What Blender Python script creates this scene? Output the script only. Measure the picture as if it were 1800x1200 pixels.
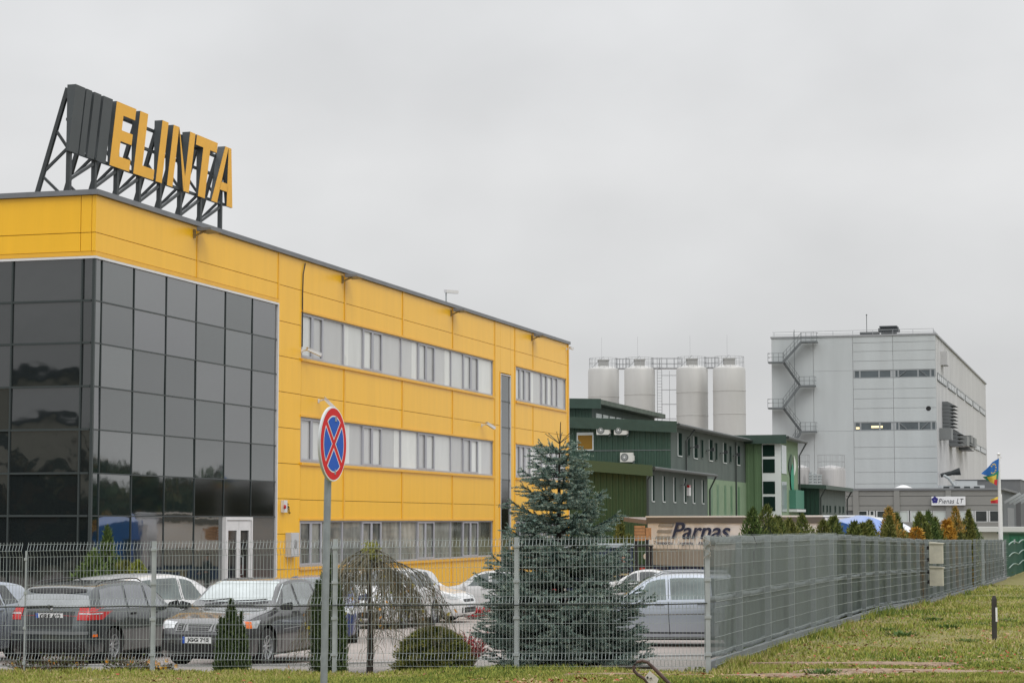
import bpy, bmesh, math, random
import numpy as np
from mathutils import Vector, Matrix
from mathutils.bvhtree import BVHTree
random.seed(7); RNG = np.random.default_rng(7)
R = math.radians
sc = bpy.context.scene
for o in list(bpy.data.objects): bpy.data.objects.remove(o)

# ------------------------------------------------------------------ camera
FPX = 3700.0; PITCH = math.atan(316/FPX); FH = FPX/math.cos(PITCH); EYE = 2.6
cam_d = bpy.data.cameras.new('camera'); cam = bpy.data.objects.new('camera', cam_d)
sc.collection.objects.link(cam); sc.camera = cam
cam_d.sensor_width = 36; cam_d.lens = FPX/1800*36; cam_d.clip_start = .5; cam_d.clip_end = 4000
cam.location = (0, 0, EYE); cam.rotation_euler = (math.pi/2+PITCH, 0, 0)

# ------------------------------------------------------------------ world: overcast dome over a weak physical sky
W = bpy.data.worlds.new('World'); sc.world = W; W.use_nodes = True
nt = W.node_tree; nt.nodes.clear()
def N(t, **k):
    n = nt.nodes.new(t)
    for a, b in k.items(): setattr(n, a, b)
    return n
SUN_EL, SUN_AZ = 50, 150
sky = N('ShaderNodeTexSky', sky_type='NISHITA', sun_disc=False, sun_elevation=R(SUN_EL), sun_rotation=R(SUN_AZ), air_density=1.0, dust_density=4.0)
bg1 = N('ShaderNodeBackground'); bg1.inputs[1].default_value = .008
nt.links.new(sky.outputs[0], bg1.inputs[0])
tc = N('ShaderNodeTexCoord'); sep = N('ShaderNodeSeparateXYZ'); nt.links.new(tc.outputs['Generated'], sep.inputs[0])
rz = N('ShaderNodeValToRGB'); nt.links.new(sep.outputs[2], rz.inputs[0])
cr = rz.color_ramp; cr.elements[0].position = 0.0; cr.elements[0].color = (.70, .70, .705, 1)
cr.elements[1].position = 1.0; cr.elements[1].color = (2.0, 2.02, 2.06, 1)
for p_, c_ in ((.075, (.60, .605, .61)), (.165, (.735, .735, .735)), (.26, (.70, .705, .71)), (.5, (1.15, 1.16, 1.18))):
    e = cr.elements.new(p_); e.color = (*c_, 1)
mp = N('ShaderNodeMapping'); mp.inputs['Scale'].default_value = (3.2, 1.6, 5.0); mp.inputs['Location'].default_value = (.3, .2, .55)
nt.links.new(tc.outputs['Generated'], mp.inputs[0])
cn = N('ShaderNodeTexNoise'); cn.inputs['Scale'].default_value = 2.2; cn.inputs['Detail'].default_value = 4; cn.inputs['Roughness'].default_value = .45
nt.links.new(mp.outputs[0], cn.inputs[0])
cm = N('ShaderNodeMapRange'); cm.inputs[1].default_value = .3; cm.inputs[2].default_value = .7; cm.inputs[3].default_value = .93; cm.inputs[4].default_value = 1.10
nt.links.new(cn.outputs[0], cm.inputs[0])
bg2 = N('ShaderNodeBackground'); nt.links.new(rz.outputs[0], bg2.inputs[0]); nt.links.new(cm.outputs[0], bg2.inputs[1])
ad = N('ShaderNodeAddShader'); nt.links.new(bg1.outputs[0], ad.inputs[0]); nt.links.new(bg2.outputs[0], ad.inputs[1])
wo = N('ShaderNodeOutputWorld'); nt.links.new(ad.outputs[0], wo.inputs[0])
sun_d = bpy.data.lights.new('sun', 'SUN'); sun_d.energy = .75; sun_d.angle = R(25); sun_d.color = (1, .97, .92)
sun = bpy.data.objects.new('sun', sun_d); sc.collection.objects.link(sun)
_az = R(SUN_AZ)
sun.rotation_euler = Vector((math.sin(_az)*math.cos(R(SUN_EL)), math.cos(_az)*math.cos(R(SUN_EL)), math.sin(R(SUN_EL)))).to_track_quat('Z', 'Y').to_euler()
sc.view_settings.view_transform = 'Standard'; sc.view_settings.look = 'None'; sc.view_settings.gamma = 1; sc.view_settings.exposure = 0
sc.cycles.max_bounces = 8; sc.cycles.transparent_max_bounces = 24; sc.cycles.use_denoising = True

# ------------------------------------------------------------------ geometry of the place (pixel measurements -> metres)
PHI = math.atan(1078/FH); UX, UY = math.sin(PHI), math.cos(PHI); VX, VY = -UY, UX   # u runs away along the facades, v to the left
ROT = math.pi/2-PHI
def ray(x, y):
    a = (x-900)/FPX; b = (600-y)/FPX
    return (a, math.cos(PITCH)-b*math.sin(PITCH), math.sin(PITCH)+b*math.cos(PITCH))
def at(x, y, Y):
    r = ray(x, y); t = Y/r[1]; return Vector((r[0]*t, Y, EYE+r[2]*t))
def online(x, Q, d=(UX, UY)):          # where column x of the view meets the vertical plane through Q along d
    r = ray(x, 916); nx, ny = d[1], -d[0]
    t = (Q[0]*nx+Q[1]*ny)/(r[0]*nx+r[1]*ny); return (r[0]*t, r[1]*t)
def lerp(a, b, t): return a+(b-a)*t
def ipl(tab, x):
    if x <= tab[0][0]: return tab[0][1]
    for (a, va), (b, vb) in zip(tab, tab[1:]):
        if x <= b: return va+(vb-va)*(x-a)/(b-a)
    return tab[-1][1]
LOT = [(28, .5), (34.5, .19), (36, .16), (38, .10), (43, .05), (50, -.05), (60, -.2), (70, -.4), (90, -.45), (400, -.5)]
OUT = [(0, 1.0), (20, .95), (26, .66), (28.7, .57), (37, .57), (42, .53), (49, .50), (60, .24), (79, .03), (99, -.09), (150, -.3), (400, -.5)]
def gi(D): return ipl(LOT, D)
def go(D): return ipl(OUT, D)
P0 = Vector((2.65, 28.7))             # the fence corner
FD = (-math.cos(R(10.3)), math.sin(R(10.3)))   # the front fence runs left from it
def side(L, w=0): return (P0.x+UX*L+VX*w, P0.y+UY*L+VY*w)
def front(L, w=0): return (P0.x+FD[0]*L-FD[1]*w*-1*-1*-1, P0.y+FD[1]*L-FD[0]*w*1)
def front(L, w=0):                     # w > 0 goes into the lot
    return (P0.x+FD[0]*L+math.sin(R(10.3))*w, P0.y+FD[1]*L+math.cos(R(10.3))*w)

# ------------------------------------------------------------------ materials
MATS = {}
def mat(name, col, rough=.6, metal=0, var=0, vscale=3., bump=0, bscale=40., ior=1.45, coat=0, col2=None, stretch=(1, 1, 1), alpha=1, detail=4, spec=None, ramp=None):
    if name in MATS: return MATS[name]
    m = bpy.data.materials.new(name); m.use_nodes = True; MATS[name] = m
    t = m.node_tree; b = t.nodes['Principled BSDF']
    b.inputs['Roughness'].default_value = rough; b.inputs['Metallic'].default_value = metal; b.inputs['IOR'].default_value = ior
    b.inputs['Coat Weight'].default_value = coat; b.inputs['Coat Roughness'].default_value = .04
    if spec is not None: b.inputs['Specular IOR Level'].default_value = spec
    b.inputs['Base Color'].default_value = (*col, 1); b.inputs['Alpha'].default_value = alpha
    g = None
    if var or bump or ramp:
        g = t.nodes.new('ShaderNodeNewGeometry'); mpp = t.nodes.new('ShaderNodeMapping'); mpp.inputs['Scale'].default_value = stretch
        t.links.new(g.outputs['Position'], mpp.inputs[0])
    if var or ramp:
        n = t.nodes.new('ShaderNodeTexNoise'); n.inputs['Scale'].default_value = vscale; n.inputs['Detail'].default_value = detail; n.inputs['Roughness'].default_value = .6
        t.links.new(mpp.outputs[0], n.inputs[0])
        rp = t.nodes.new('ShaderNodeValToRGB'); t.links.new(n.outputs[0], rp.inputs[0])
        if ramp:
            rp.color_ramp.elements[0].position = ramp[0][0]; rp.color_ramp.elements[0].color = (*ramp[0][1], 1)
            rp.color_ramp.elements[1].position = ramp[-1][0]; rp.color_ramp.elements[1].color = (*ramp[-1][1], 1)
            for q, c in ramp[1:-1]:
                e = rp.color_ramp.elements.new(q); e.color = (*c, 1)
        else:
            c2 = col2 or tuple(c*(1-var) for c in col)
            rp.color_ramp.elements[0].position = .35; rp.color_ramp.elements[0].color = (*c2, 1)
            rp.color_ramp.elements[1].position = .65; rp.color_ramp.elements[1].color = (*tuple(min(1, c*(1+var*.4)) for c in col), 1)
        t.links.new(rp.outputs[0], b.inputs['Base Color'])
    if bump:
        n = t.nodes.new('ShaderNodeTexNoise'); n.inputs['Scale'].default_value = bscale; n.inputs['Detail'].default_value = 3
        t.links.new(mpp.outputs[0], n.inputs[0])
        bp = t.nodes.new('ShaderNodeBump'); bp.inputs['Strength'].default_value = bump; bp.inputs['Distance'].default_value = .05
        t.links.new(n.outputs[0], bp.inputs['Height']); t.links.new(bp.outputs[0], b.inputs['Normal'])
    return m
yel = mat('yellow_cladding', (.88, .485, .018), .32, var=.04, vscale=1.6, ior=1.5, stretch=(1.5, 1.5, .16), bump=.05, bscale=.9)
yel2 = mat('yellow_flashing', (.78, .42, .035), .4, var=.06, vscale=2)
yjoint = mat('yellow_joint', (.40, .21, .03), .7)
coping = mat('grey_coping', (.19, .20, .215), .45, metal=.3, var=.12, vscale=1.5)
whitem = mat('white_painted_metal', (.66, .66, .66), .4, var=.05)
wframe = mat('window_frame_grey', (.38, .39, .43), .4, var=.05)
dkframe = mat('dark_mullion', (.035, .045, .045), .35)
GL = []
for i in range(6):
    GL.append(mat('curtain_glass_%d' % i, [(.010, .017, .018), (.018, .022, .028), (.010, .020, .019), (.024, .03, .033), (.014, .023, .022), (.018, .028, .027)][i], .03, ior=2.75+.17*((i*3) % 6), bump=.022+.012*i, bscale=.6))
GLL = [mat('curtain_glass_front_%d' % i, (.010+.003*i, .014+.003*i, .015+.003*i), .03, ior=1.95, bump=.22+.13*i, bscale=.42) for i in range(4)]
glblack = mat('black_spandrel_glass', (.006, .008, .007), .06, ior=1.55)
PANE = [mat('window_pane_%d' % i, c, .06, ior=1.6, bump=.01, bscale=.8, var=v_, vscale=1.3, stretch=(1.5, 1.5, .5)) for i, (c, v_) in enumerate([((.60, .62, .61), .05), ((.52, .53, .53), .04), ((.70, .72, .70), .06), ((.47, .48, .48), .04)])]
PANEG = [mat('ground_pane_%d' % i, c, .05, ior=1.6, bump=.02, bscale=1.2, var=.5, vscale=.9, stretch=(1.5, 1.5, .6)) for i, c in enumerate([(.30, .31, .28), (.10, .11, .10), (.22, .23, .21)])]
steel_dk = mat('dark_grey_steel', (.045, .052, .055), .45, var=.15)
signdk = mat('charcoal_sign_box', (.065, .075, .08), .45, var=.1, vscale=1)
signyel = mat('amber_sign_face', (.90, .47, .04), .35, var=.04)
galv = mat('galvanised_steel', (.40, .43, .44), .5, metal=.35, var=.12, vscale=6)
wire = mat('galvanised_wire', (.36, .40, .40), .5, metal=.2)
black = mat('black_plastic', (.012, .012, .013), .5)
rubber = mat('rubber', (.018, .018, .018), .8)
alloy = mat('alloy', (.45, .46, .47), .3, metal=.7)
carglass = mat('car_glass', (.02, .026, .027), .03, ior=1.75)
carglassl = mat('car_glass_pale', (.13, .16, .16), .04, ior=1.9, var=.5, vscale=2.2)
redl = mat('red_lens', (.42, .008, .008), .2, coat=.4)
orangel = mat('orange_lens', (.8, .16, .01), .2, coat=1)
headl = mat('headlight_lens', (.52, .54, .55), .1, coat=1, var=.35, vscale=14)
platew = mat('plate_white', (.75, .76, .76), .4)
plateb = mat('plate_blue', (.02, .09, .45), .4)
chrome = mat('chrome', (.6, .6, .6), .15, metal=1)
concrete = mat('concrete', (.30, .30, .29), .85, var=.2, vscale=3, bump=.2, bscale=30)
bark = mat('bark', (.05, .04, .033), .9, var=.3, vscale=20)

# ------------------------------------------------------------------ mesh helpers
class MB:
    def __init__(s): s.v = []; s.f = []; s.m = []; s.cur = 0
    def add(s, vs, fs, mi=None):
        b = len(s.v); s.v += [tuple(q) for q in vs]
        for f_ in fs: s.f.append(tuple(b+i for i in f_)); s.m.append(s.cur if mi is None else mi)
        return s
    def box(s, x0, x1, y0, y1, z0, z1, mi=None):
        x0, x1 = min(x0, x1), max(x0, x1); y0, y1 = min(y0, y1), max(y0, y1); z0, z1 = min(z0, z1), max(z0, z1)
        return s.add([(x0, y0, z0), (x1, y0, z0), (x1, y1, z0), (x0, y1, z0), (x0, y0, z1), (x1, y0, z1), (x1, y1, z1), (x0, y1, z1)],
                     [(0, 3, 2, 1), (4, 5, 6, 7), (0, 1, 5, 4), (1, 2, 6, 5), (2, 3, 7, 6), (3, 0, 4, 7)], mi)
    def hexa(s, b, t, mi=None):
        return s.add(list(b)+list(t), [(3, 2, 1, 0), (4, 5, 6, 7), (0, 1, 5, 4), (1, 2, 6, 5), (2, 3, 7, 6), (3, 0, 4, 7)], mi)
    def tube(s, pts, r, n=6, mi=None, cap=True):
        pts = [Vector(p) for p in pts]; rs = r if isinstance(r, (list, tuple)) else [r]*len(pts)
        vs = []; fs = []
        for i, p in enumerate(pts):
            d = (pts[min(i+1, len(pts)-1)]-pts[max(i-1, 0)]).normalized()
            a = Vector((0, 0, 1)) if abs(d.z) < .9 else Vector((1, 0, 0))
            e1 = d.cross(a).normalized(); e2 = d.cross(e1)
            for k in range(n):
                t = 2*math.pi*(k+.5)/n; vs.append(p+(e1*math.cos(t)+e2*math.sin(t))*rs[i])
        for i in range(len(pts)-1):
            for k in range(n):
                k2 = (k+1) % n; fs.append((i*n+k, i*n+k2, (i+1)*n+k2, (i+1)*n+k))
        if cap: fs.append(tuple(range(n))[::-1]); fs.append(tuple((len(pts)-1)*n+k for k in range(n)))
        return s.add(vs, fs, mi)
    def bar(s, a, b, w, h=None, mi=None):   # rectangular bar between two points
        a, b = Vector(a), Vector(b); h = h or w; d = (b-a).normalized()
        up = Vector((0, 0, 1)) if abs(d.z) < .9 else Vector((0, 1, 0))
        e1 = d.cross(up).normalized()*w/2; e2 = d.cross(e1).normalized()*h/2
        return s.hexa([a-e1-e2, a+e1-e2, a+e1+e2, a-e1+e2], [b-e1-e2, b+e1-e2, b+e1+e2, b-e1+e2], mi)
    def lathe(s, prof, n=24, ax='z', c=(0, 0, 0), mi=None):   # prof: (r, h)
        vs = []; fs = []
        for r_, h in prof:
            for k in range(n):
                t = 2*math.pi*k/n; a, b = r_*math.cos(t), r_*math.sin(t)
                vs.append({'z': (c[0]+a, c[1]+b, c[2]+h), 'y': (c[0]+a, c[1]+h, c[2]+b), 'x': (c[0]+h, c[1]+a, c[2]+b)}[ax])
        for i in range(len(prof)-1):
            for k in range(n):
                k2 = (k+1) % n; fs.append((i*n+k, i*n+k2, (i+1)*n+k2, (i+1)*n+k))
        return s.add(vs, fs, mi)
    def grid(s, fn, nu, nv, mi=None):
        vs = [fn(i/nu, j/nv) for j in range(nv+1) for i in range(nu+1)]
        return s.add(vs, [(j*(nu+1)+i, j*(nu+1)+i+1, (j+1)*(nu+1)+i+1, (j+1)*(nu+1)+i) for j in range(nv) for i in range(nu)], mi)
def link(name, me, parent=None):
    o = bpy.data.objects.new(name, me); sc.collection.objects.link(o)
    if parent: o.parent = parent
    return o
def build(name, mb, mats, parent=None, smooth=False, fix=True):
    me = bpy.data.meshes.new(name); me.from_pydata(mb.v, [], mb.f)
    if not isinstance(mats, (list, tuple)): mats = [mats]
    for m in mats: me.materials.append(m)
    me.polygons.foreach_set('material_index', mb.m)
    if fix:
        bm = bmesh.new(); bm.from_mesh(me); bmesh.ops.recalc_face_normals(bm, faces=bm.faces); bm.to_mesh(me); bm.free()
    if smooth:
        me.polygons.foreach_set('use_smooth', [True]*len(me.polygons))
        try: me.set_sharp_from_angle(angle=R(smooth if smooth is not True else 35))
        except Exception: pass
    me.update(); return link(name, me, parent)
def npmesh(name, V, Fc, mats, midx=None, parent=None, smooth=False):
    V = np.asarray(V, np.float32); Fc = np.asarray(Fc, np.int32); k = Fc.shape[1]
    me = bpy.data.meshes.new(name); me.vertices.add(len(V)); me.vertices.foreach_set('co', V.ravel())
    me.loops.add(Fc.size); me.loops.foreach_set('vertex_index', Fc.ravel())
    me.polygons.add(len(Fc)); me.polygons.foreach_set('loop_start', np.arange(0, Fc.size, k, dtype=np.int32))
    for m in mats: me.materials.append(m)
    if midx is not None: me.polygons.foreach_set('material_index', np.asarray(midx, np.int32))
    if smooth: me.polygons.foreach_set('use_smooth', np.ones(len(Fc), bool))
    me.update(calc_edges=True); return link(name, me, parent)
def tag(o, label, cat=None, group=None, kind=None):
    if label: o['label'] = label
    if cat: o['category'] = cat
    if group: o['group'] = group
    if kind: o['kind'] = kind
    return o
def thing(name, label, cat, loc=(0, 0, 0), rz=0, group=None):
    o = bpy.data.objects.new(name, None); sc.collection.objects.link(o); o.empty_display_size = .2
    o.location = loc; o.rotation_euler = (0, 0, rz); return tag(o, label, cat, group)
def structure(o, label=None):
    o['kind'] = 'structure'
    if label: o['label'] = label
    return o
def text(name, s, size, m, parent, loc, rot, shear=0, extrude=.004, bold=0, spacing=1., xs=1., fit=None, fith=None):
    cu = bpy.data.curves.new(name, 'FONT'); cu.body = s; cu.size = size; cu.extrude = extrude; cu.shear = shear; cu.offset = bold
    cu.align_x = 'CENTER'; cu.align_y = 'CENTER'; cu.space_character = spacing
    t = bpy.data.objects.new('t', cu); sc.collection.objects.link(t)
    dg = bpy.context.evaluated_depsgraph_get(); me = bpy.data.meshes.new_from_object(t.evaluated_get(dg)); bpy.data.objects.remove(t)
    me.materials.clear(); me.materials.append(m); me.name = name
    x_ = [v.co.x for v in me.vertices]; y_ = [v.co.y for v in me.vertices]; w = max(x_)-min(x_); h = max(y_)-min(y_); cx = (max(x_)+min(x_))/2; cy = (max(y_)+min(y_))/2
    fx = fit/w if fit else 1; fy = fith/h if fith else (fx if fit else 1)
    for v in me.vertices: v.co.x = (v.co.x-cx)*fx; v.co.y = (v.co.y-cy)*fy
    o = link(name, me, parent); o.location = loc; o.rotation_euler = rot; return o
def copy_tree(o, parent=None):
    c = o.copy(); sc.collection.objects.link(c); c.parent = parent
    for ch in list(o.children): copy_tree(ch, c)
    return c

# ================================================================== GROUND
def ground_mat(name, ramp, scale, bump=.3, bscale=30, rough=.95):
    return mat(name, (0, 0, 0), rough, ramp=ramp, vscale=scale, bump=bump, bscale=bscale, detail=8, spec=.2)
m_far = ground_mat('far_ground', [(.3, (.09, .09, .06)), (.7, (.14, .13, .09))], .1)
mb = MB(); S = 3000; mb.add([(-S, -S, -.9), (S, -S, -.9), (S, S, -.9), (-S, S, -.9)], [(0, 1, 2, 3)])
structure(build('ground', mb, m_far))
m_pave = mat('pale_pavers', (.32, .28, .255), .75, var=.14, vscale=.8, bump=.15, bscale=14)
lot_D = [34.5+i*1.5 for i in range(40)]+[96+i*20 for i in range(16)]
E_LINE = [(-40, 35.0), (-14, 35.0), (-4, 35.4), (-1, 38.0), (6.0, 40.5)]
mb = MB(); nx = 24
def lotpt(i, j):
    D = lot_D[j]; xr = P0.x+(D-P0.y)*UX/UY-.12; x = lerp(-60, xr, i/nx)
    return (x, D, gi(D))
mb.grid(lambda a, b: lotpt(round(a*nx), round(b*(len(lot_D)-1))), nx, len(lot_D)-1)
structure(build('parking_lot', mb, m_pave))
# gravel bed between front fence and paving edge
m_gravel = ground_mat('gravel_bed', [(.3, (.13, .12, .105)), (.5, (.26, .24, .22)), (.72, (.40, .375, .35))], 26, .5, 60)
def bedpt(a, b, dz=.03):
    xr_ = P0.x+.2; x = lerp(-24, xr_, a)
    s = (P0.x-x)/math.cos(R(10.3)); y0 = P0.y+s*math.sin(R(10.3)); y1 = ipl(E_LINE, x+ (1.6*b if a > .8 else 0))
    xx = x; 
    if b > 0: xx = x+max(0, (a-.7)/.3)*b*(y1-y0)*UX/UY
    y = lerp(y0-.05, y1, b); z0 = .50-.012*s; 
    return (xx, y, lerp(z0, gi(y1)+dz, b**.8))
mb = MB(); mb.grid(lambda a, b: bedpt(a, b), 50, 16)
structure(build('gravel_bed', mb, m_gravel))
mb = MB()
for i in range(40):
    p = Vector(bedpt(i/40, 1)); q = Vector(bedpt((i+1)/40, 1)); d = Vector((0, .11, 0)); mb.hexa([p-Vector((0, 0, .2)), q-Vector((0, 0, .2)), q+d-Vector((0, 0, .2)), p+d-Vector((0, 0, .2))], [p+Vector((0, 0, .03)), q+Vector((0, 0, .03)), q+d+Vector((0, 0, .03)), p+d+Vector((0, 0, .03))])
structure(build('kerb', mb, concrete))
# grass verge outside the fences
GR = [(.28, (.085, .075, .035)), (.40, (.095, .10, .028)), (.52, (.15, .145, .042)), (.62, (.115, .13, .035)), (.75, (.20, .17, .075))]
m_turf = ground_mat('turf', [(.30, (.13, .125, .045)), (.44, (.19, .185, .06)), (.54, (.21, .19, .08)), (.64, (.25, .20, .12)), (.75, (.33, .26, .19))], 5, .6, 30)
def grassz(x, y):
    s = (P0.x-x)
    z = go(y) - (.014*max(0, min(s, 12)) if y < 36 else 0)
    return z+.03*math.sin(x*1.3+y*.7)*math.sin(y*.5+.4)
ys = [4, 10, 16, 20, 23]+[24.5+i*.5 for i in range(60)]+[55+i*3 for i in range(35)]+[170, 220, 300, 400]
mb = MB(); nx = 90
def verge_left(y):
    if y >= P0.y: return P0.x+(y-P0.y)*UX/UY-.06
    return None
vs = []; fs = []
def vpt(i, j):
    y = ys[j]; l = verge_left(y)
    if l is None:
        x = lerp(-30, 40+y*.6, i/nx); s = (P0.x-x)/math.cos(R(10.3)); 
        return (x, y, grassz(x, y))
    x = lerp(l, 40+y*.6, (i/nx)**1.6); return (x, y, grassz(x, y))
mb.grid(lambda a, b: vpt(round(a*nx), round(b*(len([q for q in ys if q < P0.y])-1))), nx, len([q for q in ys if q < P0.y])-1)
n1 = len([q for q in ys if q < P0.y])
# strip up to the front fence line
mb.grid(lambda a, b: (lambda x: (lambda yf: (x, lerp(ys[n1-1], yf, b), grassz(x, lerp(ys[n1-1], yf, b))))(P0.y+max(0, (P0.x-x))/math.cos(R(10.3))*math.sin(R(10.3))-.06))(lerp(-30, P0.x, a)), 50, 3)
ys2 = [P0.y-.5]+[P0.y+.0]+ys[n1+1:]
mb.grid(lambda a, b: (lambda y: (lambda x: (x, y, grassz(x, y)))(lerp(P0.x+max(0, (y-P0.y))*UX/UY-.05, 40+y*.6, a**1.6)))(ys2[round(b*(len(ys2)-1))]), nx, len(ys2)-1)
structure(build('verge', mb, m_turf))
# bare earth track across the verge (worn patches)
m_dirt = ground_mat('bare_earth', [(.3, (.16, .105, .07)), (.5, (.30, .215, .155)), (.7, (.44, .34, .26))], 9, .6, 40)

def noise2(x, y, s=1.0):
    return (math.sin(x*1.7*s+1.3)*math.cos(y*1.1*s-.4)+math.sin(x*.6*s-y*.9*s+2.1)+.6*math.sin(x*3.1*s+y*2.3*s))/2.6
# grass blades as one mesh of many small blades
def grass():
    n = 330000
    y = 24.6+(RNG.random(n)**1.9)*62
    y[:90000] = 25.2+RNG.random(90000)*5.4
    x = np.empty(n); half = y*.262
    x = -half+RNG.random(n)*2*half
    s = (P0.x-x)/math.cos(R(10.3)); yf = P0.y+s*math.sin(R(10.3))
    xl = P0.x+(y-P0.y)*UX/UY
    ok = np.where(x < P0.x, y < yf+.10, x > np.where(y > P0.y, xl+.0, -1e3))
    edge = np.where((x < P0.x), np.abs(y-yf) < .35, np.abs(x-xl) < .3)
    # bare streak near the front right, patchy elsewhere
    nz = (np.sin(x*1.7+1.3)*np.cos(y*1.1-.4)+np.sin(x*.6-y*.9+2.1)+.6*np.sin(x*3.1+y*2.3)+.5*np.sin(x*7.3-y*5.1))/2.6
    bare = 0*x
    for cx_, cy_, rx_, ry_ in ((3.4, 27.9, 1.5, .32), (6.6, 28.2, 2.5, .75), (4.9, 30.2, 1.5, .30), (8.6, 30.3, 1.3, .4), (1.6, 27.35, .9, .14)): bare = np.maximum(bare, 1.15*np.exp(-(((x-cx_)/rx_)**2+((y-cy_)/(ry_*1.3))**2)*.8))
    ok &= ~((bare+.30*nz > .45) & (RNG.random(n) < .95) & ~edge)
    ok &= ~((nz < -.50) & (RNG.random(n) < .55))
    big = np.sin(x*.45+1)*np.sin(y*.33+x*.2)+.5*np.sin(x*1.1-y*.8)
    x, y, nz, edge, big = x[ok], y[ok], nz[ok], edge[ok], big[ok]; n = len(x)
    zz = np.array([grassz(a, b) for a, b in zip(x, y)])
    h = (.022+.036*RNG.random(n))*(1+.6*nz)*np.where(y > 40, 1.3, 1); h = np.where(edge & (x > P0.x), h*2.3, h); h = np.where(edge & (x <= P0.x), h*1.5, h)
    a = RNG.random(n)*math.pi*2; w = .006+.006*RNG.random(n)+.00022*y; lx, ly = (RNG.random(n)-.5)*h*1.3, (RNG.random(n)-.5)*h*1.3
    V = np.empty((n, 3, 3)); dx, dy = np.cos(a)*w, np.sin(a)*w
    V[:, 0] = np.stack([x-dx, y-dy, zz-.01], 1); V[:, 1] = np.stack([x+dx, y+dy, zz-.01], 1); V[:, 2] = np.stack([x+lx, y+ly, zz+h], 1)
    r = RNG.random(n)*.95+.06+.22*nz+.24*big
    mi = np.select([r < .22, r < .52, r < .82, r < .95], [0, 1, 2, 3], 4)
    ms = [mat('blade_straw', (.42, .36, .16), .9, spec=.1), mat('blade_olive', (.30, .30, .075), .9, spec=.1), mat('blade_green', (.22, .27, .055), .9, spec=.1), mat('blade_bright', (.34, .35, .09), .9, spec=.1), mat('blade_dark', (.11, .16, .04), .9, spec=.1)]
    o = npmesh('grass', V.reshape(-1, 3), np.arange(n*3).reshape(-1, 3), ms, mi)
    tag(o, 'short patchy autumn grass on the verge outside the fence', 'grass', kind='stuff')
    # dead leaves
    n = 5200; y = 25.5+RNG.random(n)**1.6*30; x = -y*.255+RNG.random(n)*y*.51; s = (P0.x-x)/math.cos(R(10.3)); yf = P0.y+s*math.sin(R(10.3)); xl = P0.x+(y-P0.y)*UX/UY
    ok = np.where(x < P0.x, (y < yf), x > xl) & ((x > -1) | (RNG.random(n) < .25)); x, y = x[ok], y[ok]; n = len(x)
    zz = np.array([grassz(a_, b_) for a_, b_ in zip(x, y)])+.02+.02*RNG.random(n)
    sz = .02+.022*RNG.random(n); a = RNG.random(n)*6.28; V = np.empty((n, 4, 3))
    for k in range(4):
        t = a+k*math.pi/2; rr = sz*(1 if k % 2 else .6)
        V[:, k] = np.stack([x+np.cos(t)*rr, y+np.sin(t)*rr, zz+(RNG.random(n)-.5)*.04], 1)
    o = npmesh('fallen_leaves', V.reshape(-1, 3), np.arange(n*4).reshape(-1, 4), [mat('leaf_brown', (.22, .10, .045), .8), mat('leaf_tan', (.36, .24, .13), .8), mat('leaf_red', (.30, .06, .03), .8)], RNG.choice([0, 0, 1, 1, 2], n))
    tag(o, 'brown and reddish fallen leaves scattered over the grass', 'leaves', kind='stuff')
grass()
# earth patch sheets
def patch(name, cx, cy, rx, ry, m, n=40, dz=.012):
    mb = MB(); vs = [(cx, cy, grassz(cx, cy)+dz)]
    for k in range(n):
        t = 2*math.pi*k/n; q = 1+.25*math.sin(3*t+cx)+.20*math.sin(7*t+cy)+.16*math.sin(13*t+1)+random.uniform(-.12, .12); x, y = cx+rx*q*math.cos(t), cy+ry*q*math.sin(t)
        for j in range(1, 9): xx, yy = lerp(cx, x, j/8), lerp(cy, y, j/8); vs.append((xx, yy, grassz(xx, yy)+(dz+.016)*(1 if j < 8 else -.3)))
    fs = [(0, 1+k*8, 1+((k+1) % n)*8) for k in range(n)]+[(1+k*8+j, 2+k*8+j, 2+((k+1) % n)*8+j, 1+((k+1) % n)*8+j) for k in range(n) for j in range(7)]
    mb.add(vs, fs); return build(name, mb, m, smooth=True)
for k_, (cx_, cy_, rx_, ry_) in enumerate(((3.4, 27.9, 1.5, .32), (6.6, 28.2, 2.5, .75), (4.9, 30.2, 1.5, .30), (8.6, 30.3, 1.3, .4), (1.6, 27.35, .9, .14))):
    structure(patch('bare_earth', cx_, cy_, rx_, ry_, m_dirt, n=60, dz=.012+.002*k_))
# low weeds, each a rosette of leaves
m_weed = [mat('weed_green', (.075, .14, .03), .7), mat('weed_light', (.13, .19, .05), .7)]
def weed(x, y, s, label, m, yellow=False):
    mb = MB(); z = grassz(x, y)
    for k in range(120):
        a = random.random()*6.28; r = s*(.15+random.random()*.5); h = s*(.08+random.random()*.30)
        b = Vector((x+math.cos(a)*s*.9*random.random(), y+math.sin(a)*s*1.1*random.random(), z)); t = b+Vector((math.cos(a)*r*.6, math.sin(a)*r*.6, h)); w = Vector((-math.sin(a), math.cos(a), 0))*s*.05
        mid = (b+t)/2+Vector((0, 0, h*.2)); mb.add([b, mid-w, t, mid+w], [(0, 1, 2, 3)])
    if yellow:
        for k in range(7):
            a = random.random()*6.28; c = Vector((x+math.cos(a)*s*.5, y+math.sin(a)*s*.5, z+s*.75)); mb.lathe([(0, .0), (.035, .012), (.0, .03)], 7, c=c, mi=1)
    o = build('weed', mb, [m, mat('petal_yellow', (.75, .50, .02), .6)]); tag(o, label, 'weed', 'weeds in the grass')
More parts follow.
